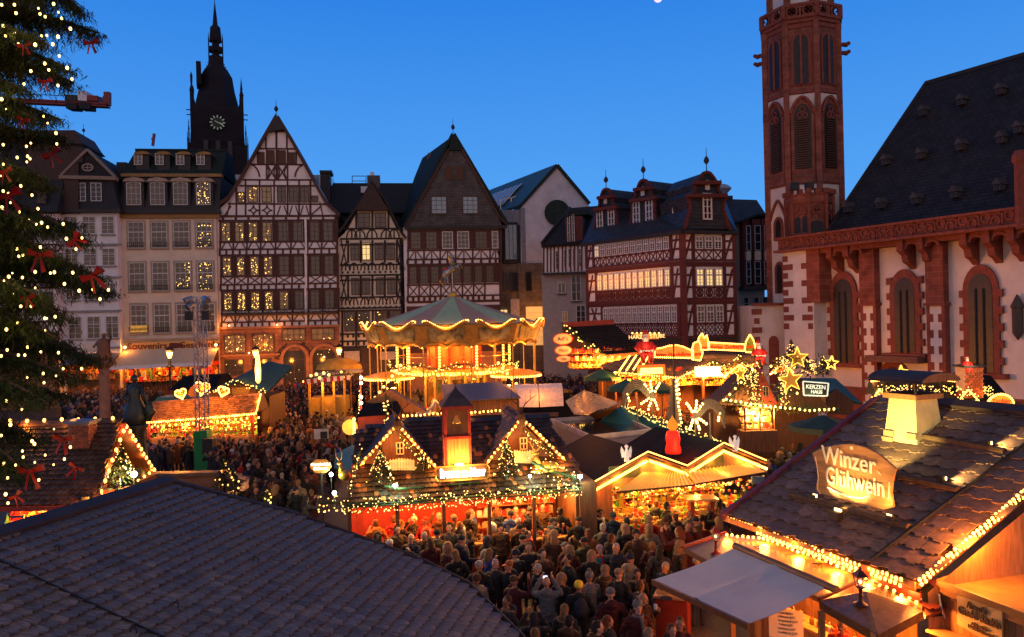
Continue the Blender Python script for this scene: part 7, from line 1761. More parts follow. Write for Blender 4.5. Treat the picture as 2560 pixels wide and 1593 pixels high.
 s=PZ(1895,1200,2.1);g=thing('sign_board','small blue and white notice hanging at the right end of the twin-gabled stall','sign',s);b=MB();b.box(s,(.42,.04,.24));b.build('board',GC[7],g);bar('pole',V(s.x,s.y+.05,0),s+V(0,.05,0),.05,.05,M_steel,g)
 k=PZ(1752,1243,1.98);g=thing('kiosk','small red postcard kiosk with flat roof standing in front of the ornament stall','kiosk',(k.x,k.y,0));blk('roof',(k.x,k.y,1.95),(.95,.7,.06),M_counter,g);
 for sx in(-.3,.3):blk('post',(k.x+sx,k.y,1.0),(.12,.4,1.9),M_redwood,g)
 blk('cabinet',(k.x,k.y,.5),(.7,.5,1.0),M_redwood,g)
twin()
def rear():
# grey container with wet roof, tarpaulins and tents behind the ornament stall
 t=thing('container','grey works container with wet flat roof and raised white flap','container',PZ(1550,1130,0));Z=2.9;g=lambda x,y,z=Z:PZ(x,y,z)
 c=[g(1478,1094),g(1628,1078),g(1545,1040),g(1378,1052)];gp=mat('grey_container_paint',(.40,.37,.36),rough=.5,var=.12)
 b=MB();b.prism([V(p.x,p.y,0)for p in c],(0,0,Z-.12));b.build('body',gp,t);slab('wet_roof',[p-V(0,0,.05)for p in c],.05,mat('standing_water',(.03,.035,.04),rough=.03,spec=1.,var=.1),t)
 for i in range(4):bar('roof_rim',c[i],c[(i+1)%4],.08,.2,mat('white_rim',(.55,.52,.5),rough=.5),t)
 b=MB();b.prism([g(1492,1090,2.75),g(1614,1089,2.75),g(1628,1106,2.4),g(1506,1112,2.4)],(0,0,.03));b.build('flap',mat('white_sheet',(.7,.72,.8),rough=.4),t)
 for i in range(8):p=g(1496,1110,2.0)+V(.0,-.04,-i*.09+.1);blk('vent_slat',p-V(.5,0,.1),(.35,.03,.03),M_steel,t)
 t=thing('tent_roof','large blue-green tarpaulin roof with lit garland along its upper edge','roof',PZ(1700,1150,0));A,B_,Cc,Dd=PZ(1555,1013,3.5),PZ(1808,1112,2.9),PZ(1640,1160,2.3),PZ(1500,1052,2.9)
 slab('tarpaulin',[A,B_,Cc,PZ(1632,1078,2.7),Dd],.05,M_copper,t);garland(t,[A,A.lerp(B_,.5)-V(0,0,.05),B_],.14,120,26,.025);b=MB();b.prism([V(p.x,p.y+.1,0)for p in(A,B_,Cc,Dd)],(0,0,2.2));b.build('wall',M_wooddk,t)
 t=thing('tent_roof','shiny grey-green tent roof with orange gable end','roof',PZ(1480,1080,0));a=[PZ(1414,1002,3.4),PZ(1461,975,4.0),PZ(1552,1008,4.1),PZ(1475,1035,3.4),PZ(1435,1033,3.1)]
 b=MB();b.add(a,[(0,1,2,3,4)]);b.add([p-V(0,0,.05)for p in a],[(4,3,2,1,0)]);b.build('tarpaulin',mat('silver_green_tarp',(.13,.18,.15),rough=.25,var=.5,scale=1.5,bump=.5,bscale=2),t)
 b=MB();b.add([PZ(1472,1037,3.4),PZ(1512,1017,3.8),PZ(1545,1018,3.5),PZ(1530,1040,2.8),PZ(1490,1050,2.8)],[(0,1,2,3,4)]);b.build('gable_cloth',mat('orange_cloth',(.50,.16,.03),rough=.7),t)
 lamp('tent_lamp',PZ(1470,985,4.6)-V(.6,1.5,0),45,.15)
 t=thing('barrel_tent','translucent white barrel roof glowing warm from inside','tent',PZ(1345,1080,0));m=mat('glowing_film',(.65,.5,.45),rough=.3,var=.3,scale=6,emit=(1.,.45,.25),es=.22,bump=.5,bscale=25)
 for i,(x0,x1)in enumerate(((1285,1346),(1350,1408))):
  p0,p1=PZ(x0,1018,3.1),PZ(x1,1018-i*3,3.1);b=MB();
  for j in range(9):
   a0,a1=math.pi*j/9,math.pi*(j+1)/9;f_=lambda p,a_:p+V(0,1.3-1.3*math.cos(a_),1.05*math.sin(a_));b.add([f_(p0,a0),f_(p1,a0),f_(p1,a1),f_(p0,a1)],[(0,1,2,3)])
  b.prism([p1+V(0,1.3-1.3*math.cos(math.pi*j/9),1.05*math.sin(math.pi*j/9))for j in range(10)],(.02,0,0));b.build('film_bay',m,t)
 blk('base',PZ(1350,1030,2.0)+V(0,1.3,.3),(3.6,2.4,1.6),M_tarpblack,t);lamp('tent_lamp',PZ(1345,1018,3.1)+V(0,-.5,.9),26,.2)
 t=thing('market_stall','plank-walled hut with dark flat sheet roof behind the bell tower','stall',PZ(1190,1080,0));f=Fac(t,1190,1000,31,2.)
 b=MB();b.hexa([f.pt(1112,1004,.4),f.pt(1300,997,.4),f.pt(1300,1000,-4),f.pt(1120,1000,-4)],[f.pt(1118,1000,.4),f.pt(1300,993,.4),f.pt(1252,975,-3.6),f.pt(1090,978,-3.6)]);b.build('roof',mat('brown_sheet_roof',(.12,.085,.06),rough=.4,var=.4,stretch=(4,.5,1)),t)
 for i in range(24):f.box('wall_plank',1120+i*7.2,1002,1126.6+i*7.2,1040,-.05,rng.uniform(0,.02),M_wood)
 f.box('wall',1112,1002,1300,1100,-4,-.06,M_wooddk);
 t=thing('market_stall','small dark gabled stall roof left of the central stall, garland on its ridge','stall',PZ(930,1100,0));f=Fac(t,925,1030,28,0.)
 b=MB();b.hexa([f.pt(895,1040,.3),f.pt(1000,1035,.3),f.pt(1000,1035,-3),f.pt(895,1040,-3)],[f.pt(905,1016,-.3),f.pt(985,1010,-.3),f.pt(985,1010,-2),f.pt(905,1016,-2)]);b.build('roof',M_tarpblack,t);f.box('wall',897,1040,998,1150,-3,0,M_redwood)
 b=MB();b.prism([f.pt(905,1010,-.8),f.pt(965,980,-.8),f.pt(1060,1040,-.8),f.pt(1010,1040,-.8)],(0,.6,0));b.build('gable',M_wood,t);garland(t,[f.pt(965,985,.1),f.pt(972,1060,.3)],.2,140,12,.03);string(t,[f.pt(890,1045,.4),f.pt(892,1085,.5)],.12,.06)
 t=thing('tent_roof','small turquoise tarpaulin beside the left end of the central stall','roof',PZ(850,1200,0));b=MB();b.prism([PZ(838,1135,2.7),PZ(885,1110,3.1),PZ(905,1150,2.9),PZ(880,1180,2.4),PZ(835,1170,2.4)],(0,.2,-.1));b.build('tarpaulin',M_copper,t)
 s=PZ(802,1166,2.9);t=thing('sign_board','glowing wavy-edged Germknödel Glühwein sign on a post','sign',s);b=MB();b.prism([s+V(.34*math.cos(R(x))*(1+.05*math.cos(R(x*6))),0,.23*math.sin(R(x))*(1+.07*math.cos(R(x*6))))for x in range(0,360,15)],(0,.05,0));b.build('board',mat('amber_sign',(.42,.2,.05),emit=(1.,.4,.05),es=.2),t)
 lm=mat('white_letter_glow',(1,1,1),emit=(1.,.95,.75),es=3);text('Germknödel','lettering',lm,t,s+V(0,-.03,.07),(1,.0,.02),(0,0,1),.125,bold=.003);text('Glühwein','lettering',lm,t,s+V(0,-.03,-.07),(1,0,.02),(0,0,1),.125,bold=.003);bar('post',V(s.x,s.y+.1,0),s+V(0,.1,0),.06,.06,M_iron,t)
 for x,y,d_ in((828,1186,'below the Germknödel sign'),(836,1233,'at the left end of the eaves garland')):
  p=PZ(x,y,2.6);f_=thing('floodlight','dazzling white floodlight '+d_,'floodlight',p,'white floodlights');b=MB();b.ball(p,.065,8,5);b.build('lamp_glass',M_whitelamp,f_);bar('bracket',p,p-V(0,0,.5),.03,.03,M_iron,f_);lamp('flood_lamp',p+V(0,-.2,0),12,.06,(.75,1.,.6))
 p=PZ(858,1200,2.4);t=thing('deer_figure','golden antelope figure with long horns beside the turquoise tarpaulin','figure',p);b=MB();b.ball(p+V(.05,0,.15),.18,8,6,sc=(1.2,.8,1));b.tube([p+V(-.05,0,.25),p+V(-.08,0,.5)],[.09,.06],7);b.ball(p+V(-.1,0,.55),.08,8,5,sc=(1.3,.8,.8));b.tube([p+V(-.06,0,.6),p+V(-.02,0,.85),p+V(-.1,0,1.1)],[.02,.018,.006],5);b.tube([p+V(-.1,0,.6),p+V(-.22,0,.8),p+V(-.25,0,1.05)],[.02,.018,.006],5);b.build('body',M_goldp,t,smooth=True)
 g=MB();q0,q1=PZ(800,1275,2.3),PZ(880,1255,2.5);garland(t,[q0+V(0,0,.2),q1],.2,200,30,.02)
 # post with globe lamps
 pz=PZ(905,1112,0);t=thing('lamp_post','slim post with five round white globe lamps beside the crowd','street lamp',pz);bar('pole',V(pz.x,pz.y,0),V(pz.x,pz.y,PD(903,935,pz.y).z),.08,.08,M_redwood,t);lg=mat('globe_glow',(1,1,.9),emit=(1.,.82,.5),es=6)
 for y in(944,958,993,1045,1008):q=PD(903,y,pz.y-.1);b=MB();b.ball(q,.10,8,6);b.build('globe',lg,t);lamp('globe_lamp',q+V(0,-.2,0),8,.1,(1,.7,.35))
 garland(t,[PD(899,975,pz.y-.1),PD(897,1065,pz.y-.1)],.06,40,14,.02,M_bulbw)
rear()
# ======= BACK RIGHT GROUP
def backright():
 C=lambda x,y:(1500+x/4.673,820+y/4.673)
 t=thing('market_stall','long grey-roofed roasting stall at the back with wavy bulb-lined sign','stall',PD(1640,1010,46));f=Fac(t,1640,940,46,4.)
 rm=brickmat('grey_roofing_felt',(.13,.10,.085),(.10,.08,.07),(.05,.04,.035),.5,.25)
 def rf(px0,px1,nm='roof',m=rm,d0=.5,d1=-3.):b=MB();b.hexa([f.pt(*px0[0],d0),f.pt(*px0[1],d0),f.pt(*px0[1],-5),f.pt(*px0[0],-5)],[f.pt(*px1[0],d1),f.pt(*px1[1],d1),f.pt(*px1[1],d1-.5),f.pt(*px1[0],d1-.5)]);return b.build(nm,m,t)
 rf(((1532,924),(1690,944)),((1634,892),(1732,899)));rf(((1690,944),(1762,912)),((1732,899),(1775,880)))
 a,b_,c=f.pt(1532,926,.7),f.pt(1690,944,.7),f.pt(1765,910,.7);f.box('wall',1536,944,1762,1010,-5,-2.2,M_wooddk);string(t,[a,b_,c],.14,.05,single=False,lampE=14,lstep=1.5)
 garland(t,[a-V(0,0,.05),b_,c],.13,60,5,.03,size=.2)
 for k in range(4):x=1545+k*17;string(t,[f.pt(x,922-k,.6),f.pt(x+52,893-k*.3,-2.4)],.3,.06,single=False)
 for i in range(7):lamp('stall_lamp',f.pt(1550+i*31,955,.5),75,.1)
 for i in range(3):goods(t,f.pt(1545,975,-.5-i*.5),f.pt(1755,965,-.5-i*.5),V(0,0,1.2),3,50,.3,.25,(1,0,2,4,1),back=V(0,.3,0))
 for x in(1540,1590,1640,1690,1758):f.box('post',x,935,x+4,1015,-.2,0,M_wooddk)
 def sign(lbl,P_,s_,cx,cy,sz,lab=True,cat='sign',m=None,name='sign_board',D=0.):
  s=thing(name,lbl,cat,f.pt(cx,cy,D));pts=[f.pt(x,y,D)for x,y in P_];b=MB();b.prism(pts,f.N*-.12);b.build('board',m or mat('amber_board',(.50,.24,.07),var=.4,scale=2,emit=(1.,.36,.05),es=.12),s);string(s,[p+f.N*.07 for p in pts+[pts[0]]],.12,.05,single=False,name='bulb_border')
  if s_:text(s_,'lettering',mat('red_lettering',(.35,.03,.01)),s,f.pt(cx,cy,D+.03),f.U,(0,0,1),sz,bold=.01)
  lamp('sign_glow',f.pt(cx,cy,D+.9),20,.2);return s
 wav=[(1636,893),(1636,872),(1655,870),(1672,865),(1690,864),(1708,869),(1722,876),(1732,878),(1732,898)]
 sign('wavy Frankfurter Mandelbrennerei sign outlined in bulbs on the grey roof',wav,'Frankfurter Mandelbrennerei',1682,888,.30)
 sign('bulb-outlined figure board at the right end of the wavy sign',[(1730,901),(1728,880),(1733,860),(1745,856),(1750,862),(1752,878),(1756,885),(1750,905)],'',1742,882,1)
 sign('bulb-outlined castle board with two peaks above the back stall',[(1784,884),(1784,852),(1794,839),(1799,853),(1806,845),(1810,860),(1811,884)],'',1797,868,1,D=-3)
 sign('long straight Frankfurter Zuckerbäcker sign lined with bulbs',[(1812,883),(1812,864),(1908,872),(1908,890)],'Frankfurter Zuckerbäcker',1860,878,.34,D=-3)
 s=sign('bulb-outlined Christmas tree board at the right end of the long sign',[(1912,893),(1908,888),(1911,865),(1922,845),(1932,862),(1938,888),(1928,894)],'',1923,872,1,D=-3,m=mat('green_tree_board',(.08,.16,.03),var=.5,scale=5))
 t2=t;t=thing('market_stall','grey-roofed confectionery stall behind the candle house with arched light garlands','stall',PD(1850,1010,47));f.root=t
 rf(((1765,915),(1945,925)),((1790,886),(1930,893)),d0=-1,d1=-4.5);f.box('wall',1765,925,1940,1010,-6,-3,M_wooddk)
 for x0,x1,y in((1755,1812,918),(1812,1880,912),(1925,1985,912)):
  m_=(x0+x1)/2;p=[f.pt(x0,y+14,.2),f.pt(m_,y-12,.2),f.pt(x1,y+16,.2)];garland(t,p,.2,90,8,.035,size=.25);string(t,[q-V(0,0,.4)for q in p],.14,.055,single=False,lampE=20,lstep=1.6);b=MB();b.prism([p[0]-V(0,0,.3),p[1]-V(0,0,.3),p[2]-V(0,0,.3)],(0,.1,0));b.build('gable',M_wood,t)
 for i in range(6):lamp('stall_lamp',f.pt(1770+i*30,950,.3),60,.1)
 for i in range(2):goods(t,f.pt(1765,972,-.8-i*.5),f.pt(1900,965,-.8-i*.5),V(0,0,1.3),3,40,.3,.25,(1,0,2,4,3),back=V(0,.3,0))
 def santa(px,py,D,sc,lbl,seat=True):
  p=PD(px,py,D);s=thing('santa_figure',lbl,'figure',p);b=MB();b.ball(p+V(0,0,.55*sc),.42*sc,8,6,sc=(1,.8,1.1));
  for x in(-1,1):b.tube([p+V(x*.3,0,.8)*sc,p+V(x*.52,-.15,.5)*sc,p+V(x*.35,-.4,.35)*sc],[.16*sc,.14*sc,.11*sc],7);b.tube([p+V(x*.18,-.1,.25)*sc,p+V(x*.22,-.4,.1)*sc,p+V(x*.22,-.45,-.35)*sc],[.18*sc,.16*sc,.13*sc],7)
  b.build('red_suit',mat('santa_red',(.55,.02,.015),rough=.6),s,smooth=True);b=MB();b.ball(p+V(0,-.03,1.12)*sc,.2*sc,8,6);b.build('face',mat('figure_skin',(.6,.3,.18)),s,smooth=True)
  b=MB();b.ball(p+V(0,-.12,1.0)*sc,.2*sc,8,6,sc=(1,.7,1.1));b.lathe(p+V(0,0,1.22)*sc,[(.2*sc,0),(.22*sc,.06*sc),(.2*sc,.1*sc)],8);b.beam(p+V(-.4,-.3,.35)*sc,p+V(.4,-.3,.35)*sc,.1*sc,.08*sc)
  for x in(-.35,.35):b.ball(p+V(x,-.42,.33)*sc,.1*sc,6,4)
  b.build('white_trim',GC[6],s,smooth=True);b=MB();b.lathe(p+V(0,0,1.3)*sc,[(.19*sc,0),(.15*sc,.15*sc),(.02*sc,.3*sc)],8);b.build('cap',MATS['santa_red'],s);lamp('figure_lamp',p+V(0,-1.2,.6)*sc,14*sc,.1,(1,.6,.3))
 santa(1614,892,44.5,1.0,'seated Santa figure at the left end of the grey roof');santa(1897,900,45,.75,'small Santa figure before the bulb-lined tree board');santa(2417,923,27.5,.32,'tiny Santa figure standing on the brick chimney at far right')
 b=MB();q=f.pt(1622,925,.6);b.box(q,(1.6,.2,.7));o=thing('neon_sign','red box sign with yellow glow on the front of the grey roof','sign',q);b.build('board',mat('red_box_glow',(.7,.1,.02),emit=(1.,.10,.01),es=1.6),o);b=MB();b.box(q-V(0,.12,0),(1.3,.05,.35));b.build('lettering',M_neon,o)
 q=f.pt(1757,930,.9);o=thing('neon_sign','overexposed green-white lettering above the stall entrance','sign',q);b=MB();b.box(q,(1.5,.1,.6));b.build('board',mat('white_green_glow',(.9,1,.8),emit=(.85,1.,.6),es=1.5),o)
 # harzer roof pavilion with hanging signs
 C2=lambda x,y:(1380+x/5.4,780+y/5.4);t=thing('market_stall','big dark plank-roofed pavilion at the back with oval hanging signs beside it','stall',PD(1510,1000,54));f.root=t;g=Fac(t,1510,860,54,4.)
 b=MB();E=[g.pt(*C2(690,585),.5),g.pt(*C2(1240,555),.5),g.pt(*C2(945,165),-3),g.pt(*C2(230,190),-3)];b.prism(E,(0,.1,-.3));o=b.build('roof',mat('tar_roof',(.035,.032,.034),rough=.5,var=.4,scale=2),t);n_=13
 for i in range(1,n_):bar('roof_batten',E[0].lerp(E[3],i/n_)+V(0,-.05,.05),E[1].lerp(E[2],i/n_)+V(0,-.05,.05),.07,.07,M_tarpblack,t)
 bar('ridge_beam',E[3]+V(0,0,.1),E[2]+V(0,0,.1),.4,.4,M_redwood,t);b=MB();W0=g.pt(*C2(230,190),-3);b.prism([W0,E[0],g.pt(*C2(690,700),.4),g.pt(*C2(180,700),-3)],(0,.2,0));b.build('gable_side',mat('dark_stained_wood',(0,0,0)),t)
 g.box('wall',*C2(400,600),*C2(1240,800),-4,-2,M_wood);garland(t,[W0,E[0]],.3,50,5,.05,size=.3);bar('front_fascia',E[0]-V(0,0,.2),E[1]-V(0,0,.2),.2,.5,M_wood,t)
 for i in range(7):lamp('stall_lamp',g.pt(*C2(420+i*115,660),.6),90,.12)
 for i in range(3):goods(t,g.pt(*C2(260,745),-i*.6),g.pt(*C2(1100,745),-i*.6),V(0,0,1.5),3,50,.3,.3,(4,0,1,2,4),back=V(0,.3,0))
 string(t,[g.pt(*C2(220,600),.6),g.pt(*C2(700,600),.8),g.pt(*C2(930,605),.8)],.5,.07,single=False)
 for x,y,w,h,s_,l_ in((118,345,.62*2,.36*2,'Adi’s','largest oval sign of the three hanging at the dark pavilion'),(128,495,1.1,.6,'Fisch','middle oval hanging sign with glossy glow'),(130,605,.95,.42,'Café','smallest and lowest of the three oval hanging signs')):
  p=g.pt(*C2(x,y),1.2);o=thing('hanging_sign',l_,'sign',p,'oval hanging signs');b=MB();b.lathe(p,[(0,-.04),(w*.5,-.04),(w*.5,.04),(0,.04)],20,M=Matrix.Rotation(R(90),3,'X'),sy=h/w);b.build('board',mat('cream_sign',(.62,.42,.24),emit=(1,.5,.2),es=.2),o);b=MB();b.lathe(p+V(0,.02,0),[(0,-.04),(w*.58,-.04),(w*.58,.04),(0,.04)],20,M=Matrix.Rotation(R(90),3,'X'),sy=h/w);b.build('rim',M_redwood,o);text(s_,'lettering',M_iron,o,p-V(0,.08,0),(1,0,0),(0,0,1),h*.5)
  bar('hanger',p+V(0,.1,0),p+V(0,.1,1.2),.05,.05,M_iron,o);lamp('sign_lamp',p+V(.5,-.8,.3),12,.1)
 p=PD(1616,838,52);o=thing('sign_board','orange lit wedge-shaped HARZER STUBE letters on the house front','sign',p);b=MB();b.prism([PD(x,y,52)for x,y in((1581,834),(1652,834),(1647,848),(1600,848))],(0,.1,0));b.build('board',mat('amber_sign',(0,0,0)),o);string(o,[PD(1581,833,51.9),PD(1652,833,51.9)],.3,.06,single=False);text('HARZER STUBE','lettering',mat('pale_letter_glow',(1,.9,.6),emit=(1.,.62,.2),es=1.5),o,PD(1617,842,51.8),(1,0,.02),(0,0,1),.36);lamp('sign_lamp',p+V(0,-1,.2),18,.2)
 # candle house
 t=thing('market_stall','dark wooden candle house with gables, window and curtains of fairy lights','stall',PD(1920,1070,33));g=Fac(t,1920,1000,33,6.)
 for P_ in([(1800,1010),(1868,945),(1880,935),(1905,1015)],[(1868,1018),(1912,925),(1955,1020)],[(1940,1022),(2010,950),(2085,1030)]):g.poly('gable_wall',P_,-.3,1.5,M_redwood if P_[0][0]==1868 else M_wooddk)
 g.box('wall',1812,1012,2080,1085,-3,-1.2,M_wooddk);g.window(1905,965,1919,990,2,2,mat('cream_frame',(.6,.45,.25)),M_glass,out=.1,fw=1.3)
 string(t,[g.pt(1808,992,.4),g.pt(1878,1008,.4),g.pt(1935,1016,.4),g.pt(2020,1028,.4),g.pt(2080,1025,.4)],.22,.05,lampE=3,lstep=1.5,m=M_bulbw);string(t,[g.pt(1805,995,.3),g.pt(1868,930,.3),g.pt(1888,905,.3)],.36,.05,m=M_bulbw);string(t,[g.pt(1920,915,.3),g.pt(1955,970,.3),g.pt(2000,990,.3)],.34,.05,m=M_bulbw)
 garland(t,[g.pt(1805,998,.35),g.pt(1880,1012,.35),g.pt(2085,1030,.35)],.25,120,0,size=.2);garland(t,[g.pt(1812,1000,.1),g.pt(1880,935,.1),g.pt(1903,1012,.1)],.2,90,0,size=.2)
 for x,y0,y1,w,n_ in((1868,905,1005,16,120),(1942,895,1010,14,110),(2010,900,935,14,40),(1850,925,960,20,30)):
  b=MB()
  for _ in range(n_):b.ball(g.pt(x+rng.gauss(0,w*.5),rng.uniform(y0,y1),rng.uniform(.5,1.0)),.020,5,3)
  b.build('fairy_lights',M_led,t,kind='stuff');b=MB();needles(b,[g.pt(x,y0,.6),g.pt(x,y1,.6)],.45,700,.28);b.build('fir_boughs',M_fir,t,kind='stuff')
 for x,y,h,txt in((1992,915,1.1,'lit fir tree behind the Kerzenhaus sign'),(2032,945,.9,'lit fir tree right of the Kerzenhaus sign'),(2072,950,1.0,'dark fir tree holding an outlined star')):c_=thing('fir_tree',txt,'fir tree',g.pt(x,y,-.5));conifer(c_,g.pt(x,y,-.5),h,.42,26,.02)
 q0,q1=g.pt(1850,1066,.3),g.pt(1920,1068,.3);goods(t,q0,q1,V(0,0,.8),3,24,.6,.22,(1,1,0,2,6));goods(t,q0+V(0,.4,.2),q1+V(0,.4,.2),V(0,0,.8),2,20,.6,.22,(1,1,2,6));blk('counter',(q0+q1)/2-V(0,0,.5),(1.5,.8,.9),M_wooddk,t)
 for x in(1858,1885,1912):lamp('stall_lamp',g.pt(x,1030,.5),45,.08,(1,.5,.12))
 for x in(1850,1886,1922):g.box('post',x,1015,x+2.5,1085,.5,.6,M_wooddk)
 k=thing('sign_board','black KERZEN HAUS sign with white frame','sign',g.pt(2014,975,.8));b=MB();b.prism([g.pt(x,y,.8)for x,y in((1984,952),(2046,959),(2043,990),(1986,986))],-g.N*.05);b.build('board',M_iron,k);b=MB();w_=[(1984,952),(2046,959),(2043,990),(1986,986)]
 for i in range(4):b.beam(g.pt(*w_[i],.82),g.pt(*w_[(i+1)%4],.82),.05,.05)
 b.build('frame',mat('white_letter',(.8,.8,.75),emit=(1,.9,.8),es=.5),k);text('KERZEN','lettering',MATS['white_letter'],k,g.pt(2014,967,.86),g.U-V(0,0,.09),(0,0,1),.24,bold=.004);text('HAUS','lettering',MATS['white_letter'],k,g.pt(2016,979,.86),g.U-V(0,0,.09),(0,0,1),.2,bold=.004)
 lamp('sign_lamp',g.pt(2010,1000,1.6),10,.1,(.9,1,.4))
 # stars
 def star(cx,cy,r_,D,lbl,rot=0.,solid=True,sx=1.):
  p=PD(cx,cy,D);o=thing('star_decoration',lbl,'star',p,'big Christmas stars');P_=[]
  for i in range(10):a=R(90+36*i)+rot;rr=(r_ if i%2==0 else r_*.42)/F*D;P_.append(p+V(math.cos(a)*rr*sx,0,math.sin(a)*rr))
  if solid:b=MB();b.prism(P_,(0,.08,0));b.build('board',mat('golden_star_board',(.62,.33,.05),rough=.5,var=.2,emit=(1.,.42,.04),es=.16),o)
  b=MB();b.tube([q-V(0,.03,0)for q in P_+[P_[0]]],.022 if solid else.035,5);b.build('light_outline',mat('yellow_outline_glow',(1,.8,.2),emit=(1.,.62,.08),es=2.5),o);bar('pole',p+V(0,.1,-r_/F*D*1.0),p+V(0,.1,0),.06,.06,M_iron,o)
 star(1993,895,28,33.5,'golden star uppermost above the Kerzenhaus sign, dark fir behind');star(1976,950,32,31,'largest golden star with bright outline left of the KERZEN HAUS sign',.1);star(1850,935,20,32,'golden star seen edge-on left of the candle house',.1,sx=.75);star(2078,908,18,33,'thin outlined star without board by the church wall',-.1,False);star(2252,930,17,29,'outlined small star on the far right stall roof',0)
 # plywood ornaments standing in the square
 def comet(cx,cy,flip,D,s_,lbl):
  p=PD(cx,cy,D);o=thing('comet_decoration',lbl,'comet',V(p.x,p.y,0),'plywood comets');pw=mat('weathered_plywood',(.26,.20,.13),rough=.8,var=.3);f_=-1 if flip else 1;q=lambda x,y:p+V(x*f_/F*D,0,-y/F*D)
  for k in range(5):
   b=MB();P_=[q(10,-5+k*5)]+[q(-8-i*9,-22+k*5+(i-2)**2*2.2*(1+k*.12)-14)for i in range(7)];b.tube(P_,.045,4);b.build('tail_strip',pw,o)
  b=MB();P_=[]
  for i in range(10):a=R(80+36*i);rr=14 if i%2==0 else 6;P_.append(q(14+math.cos(a)*rr,10-math.sin(a)*rr))
  b.prism(P_,(0,.05,0));b.build('star_board',pw,o)
  for a in(100,60,250,290,215,125):string(o,[q(14+math.cos(R(a))*12,4-math.sin(R(a))*12),q(14+math.cos(R(a))*42,4-math.sin(R(a))*42)],8/F*D,.052,M_bulbw,single=True)
  string(o,[q(-50,0),q(-44,22)],9/F*D,.05,M_bulbw)
  for x in(-25,12):bar('stake',V(q(x,0).x,p.y+.05,0),q(x,-2)+V(0,.05,0),.05,.05,pw,o)
  lamp('comet_glow',p+V(0,-.6,0),8,.3,(1,.7,.3))
 comet(1618,985,False,33,1,'plywood comet with bulbs and curved tail pointing left');comet(1750,1035,True,28,1,'plywood comet with bulbs and curved tail pointing right');
 p=PD(1684,1065,32);o=thing('plywood_tree','flat plywood Christmas tree with bulbs up its right edge','tree board',V(p.x,p.y,0));b=MB();P_=[PD(1684,945,32)]
 for i in range(8):y=952+i*14;P_+=[PD(1684-6-i*2.2,y,32),PD(1684-3-i*1.6,y+5,32)]
 b.prism(P_+[PD(1662,1062,32),PD(1705,1062,32),PD(1692,950,32)],(0,.04,0));b.build('board',MATS['weathered_plywood'],o);bar('stake',V(p.x,p.y,0),PD(1684,860,32),.05,.05,M_iron,o);string(o,[PD(1690,955,31.9),PD(1694,1000,31.9),PD(1704,1060,31.9)],.17,.052,M_bulbw);string(o,[PD(1694,950,31.9),PD(1700,1000,31.9)],.2,.052,M_bulbw)
 # parasols
 def parasol(cx,cy,w,D,m,lbl,h=.30):
  p=PD(cx,cy,D);o=thing('parasol',lbl,'parasol',V(p.x,p.y,0),'market parasols');r_=w/2/F*D
  for k in range(8):a0,a1=R(22.5+45*k),R(67.5+45*k);P0,P1=p+V(math.cos(a0)*r_,math.sin(a0)*r_,-h*r_*1.4),p+V(math.cos(a1)*r_,math.sin(a1)*r_,-h*r_*1.4);b=MB();b.add([p,P0,P1],[(0,1,2)]);b.add([P0,P1,P1-V(0,0,.18),P0-V(0,0,.18)],[(0,1,2,3)]);b.build('canopy_panel',m,o)
  bar('pole',V(p.x,p.y,0),p,.06,.06,M_wood,o);b=MB();b.ball(p,.06,6,4);b.build('cap',GC[6],o)
 gr=mat('dark_green_canvas',(.02,.10,.055),rough=.7,var=.15)
 parasol(1505,922,96,46,gr,'dark green parasol nearest the dark pavilion, left of its group');parasol(1565,948,98,42,gr,'dark green parasol with faded print, middle of the three');parasol(1654,955,84,44,gr,'dark green parasol half hidden behind the comet');parasol(2058,1037,170,26,mat('olive_canvas',(.035,.07,.045),rough=.75),'largest dark green parasol left of the wine stall roof',.22);parasol(876,908,62,56,GC[6],'white round parasol behind the yellow kiosk',.4)
 t=thing('tent_roof','blue tarpaulin roof below the church wall','roof',PD(2110,1050,36));g=Fac(t,2110,980,36,6.);b=MB();b.prism([g.pt(2060,955,-3),g.pt(2172,960,-3),g.pt(2155,1010,0),g.pt(2125,1002,0),g.pt(2088,972,0),g.pt(2060,985,0)],(0,.1,-.1));b.build('tarpaulin',M_copper,t);g.poly('gable_wall',[(2062,1030),(2062,990),(2090,972),(2130,1005),(2130,1040)],.1,2,M_wooddk)
 # far right stall
 t=thing('market_stall','far right stall with bulb-lined ridge, fairy light roof and Zauber arch sign','stall',PD(2330,1080,28));g=Fac(t,2330,960,28,-6.)
 b=MB();b.hexa([g.pt(2180,990,.5),g.pt(2520,1010,.5),g.pt(2560,1010,-1.6),g.pt(2200,990,-1.6)],[g.pt(2190,953,-.6),g.pt(2500,945,-.6),g.pt(2500,945,-1.0),g.pt(2195,953,-1.0)]);b.build('roof',M_tarpblack,t);g.box('wall',2185,1010,2560,1080,-1.2,0,M_wooddk)
 string(t,[g.pt(2188,954,-.5),g.pt(2395,943,-.5)],.07,.035,single=False,lampE=8);string(t,[g.pt(2330,948,-.45),g.pt(2397,956,-.2)],.07,.035,single=False);string(t,[g.pt(2440,940,-.5),g.pt(2462,940,-.5)],.07,.035,single=False);string(t,[g.pt(2180,968,.6),g.pt(2133,1030,.8)],.08,.035,single=False,lampE=10)
 b=MB()
 for _ in range(240):x=rng.uniform(2190,2395)if rng.random()<.8 else rng.uniform(2440,2470);b.ball(g.pt(x,rng.uniform(960,982)+(x-2190)*.02,-.1+rng.random()*.6),.02,5,3)
 b.build('fairy_lights',M_led,t,kind='stuff');garland(t,[g.pt(2178,965,.5),g.pt(2135,1030,.7)],.14,160,10,.02)
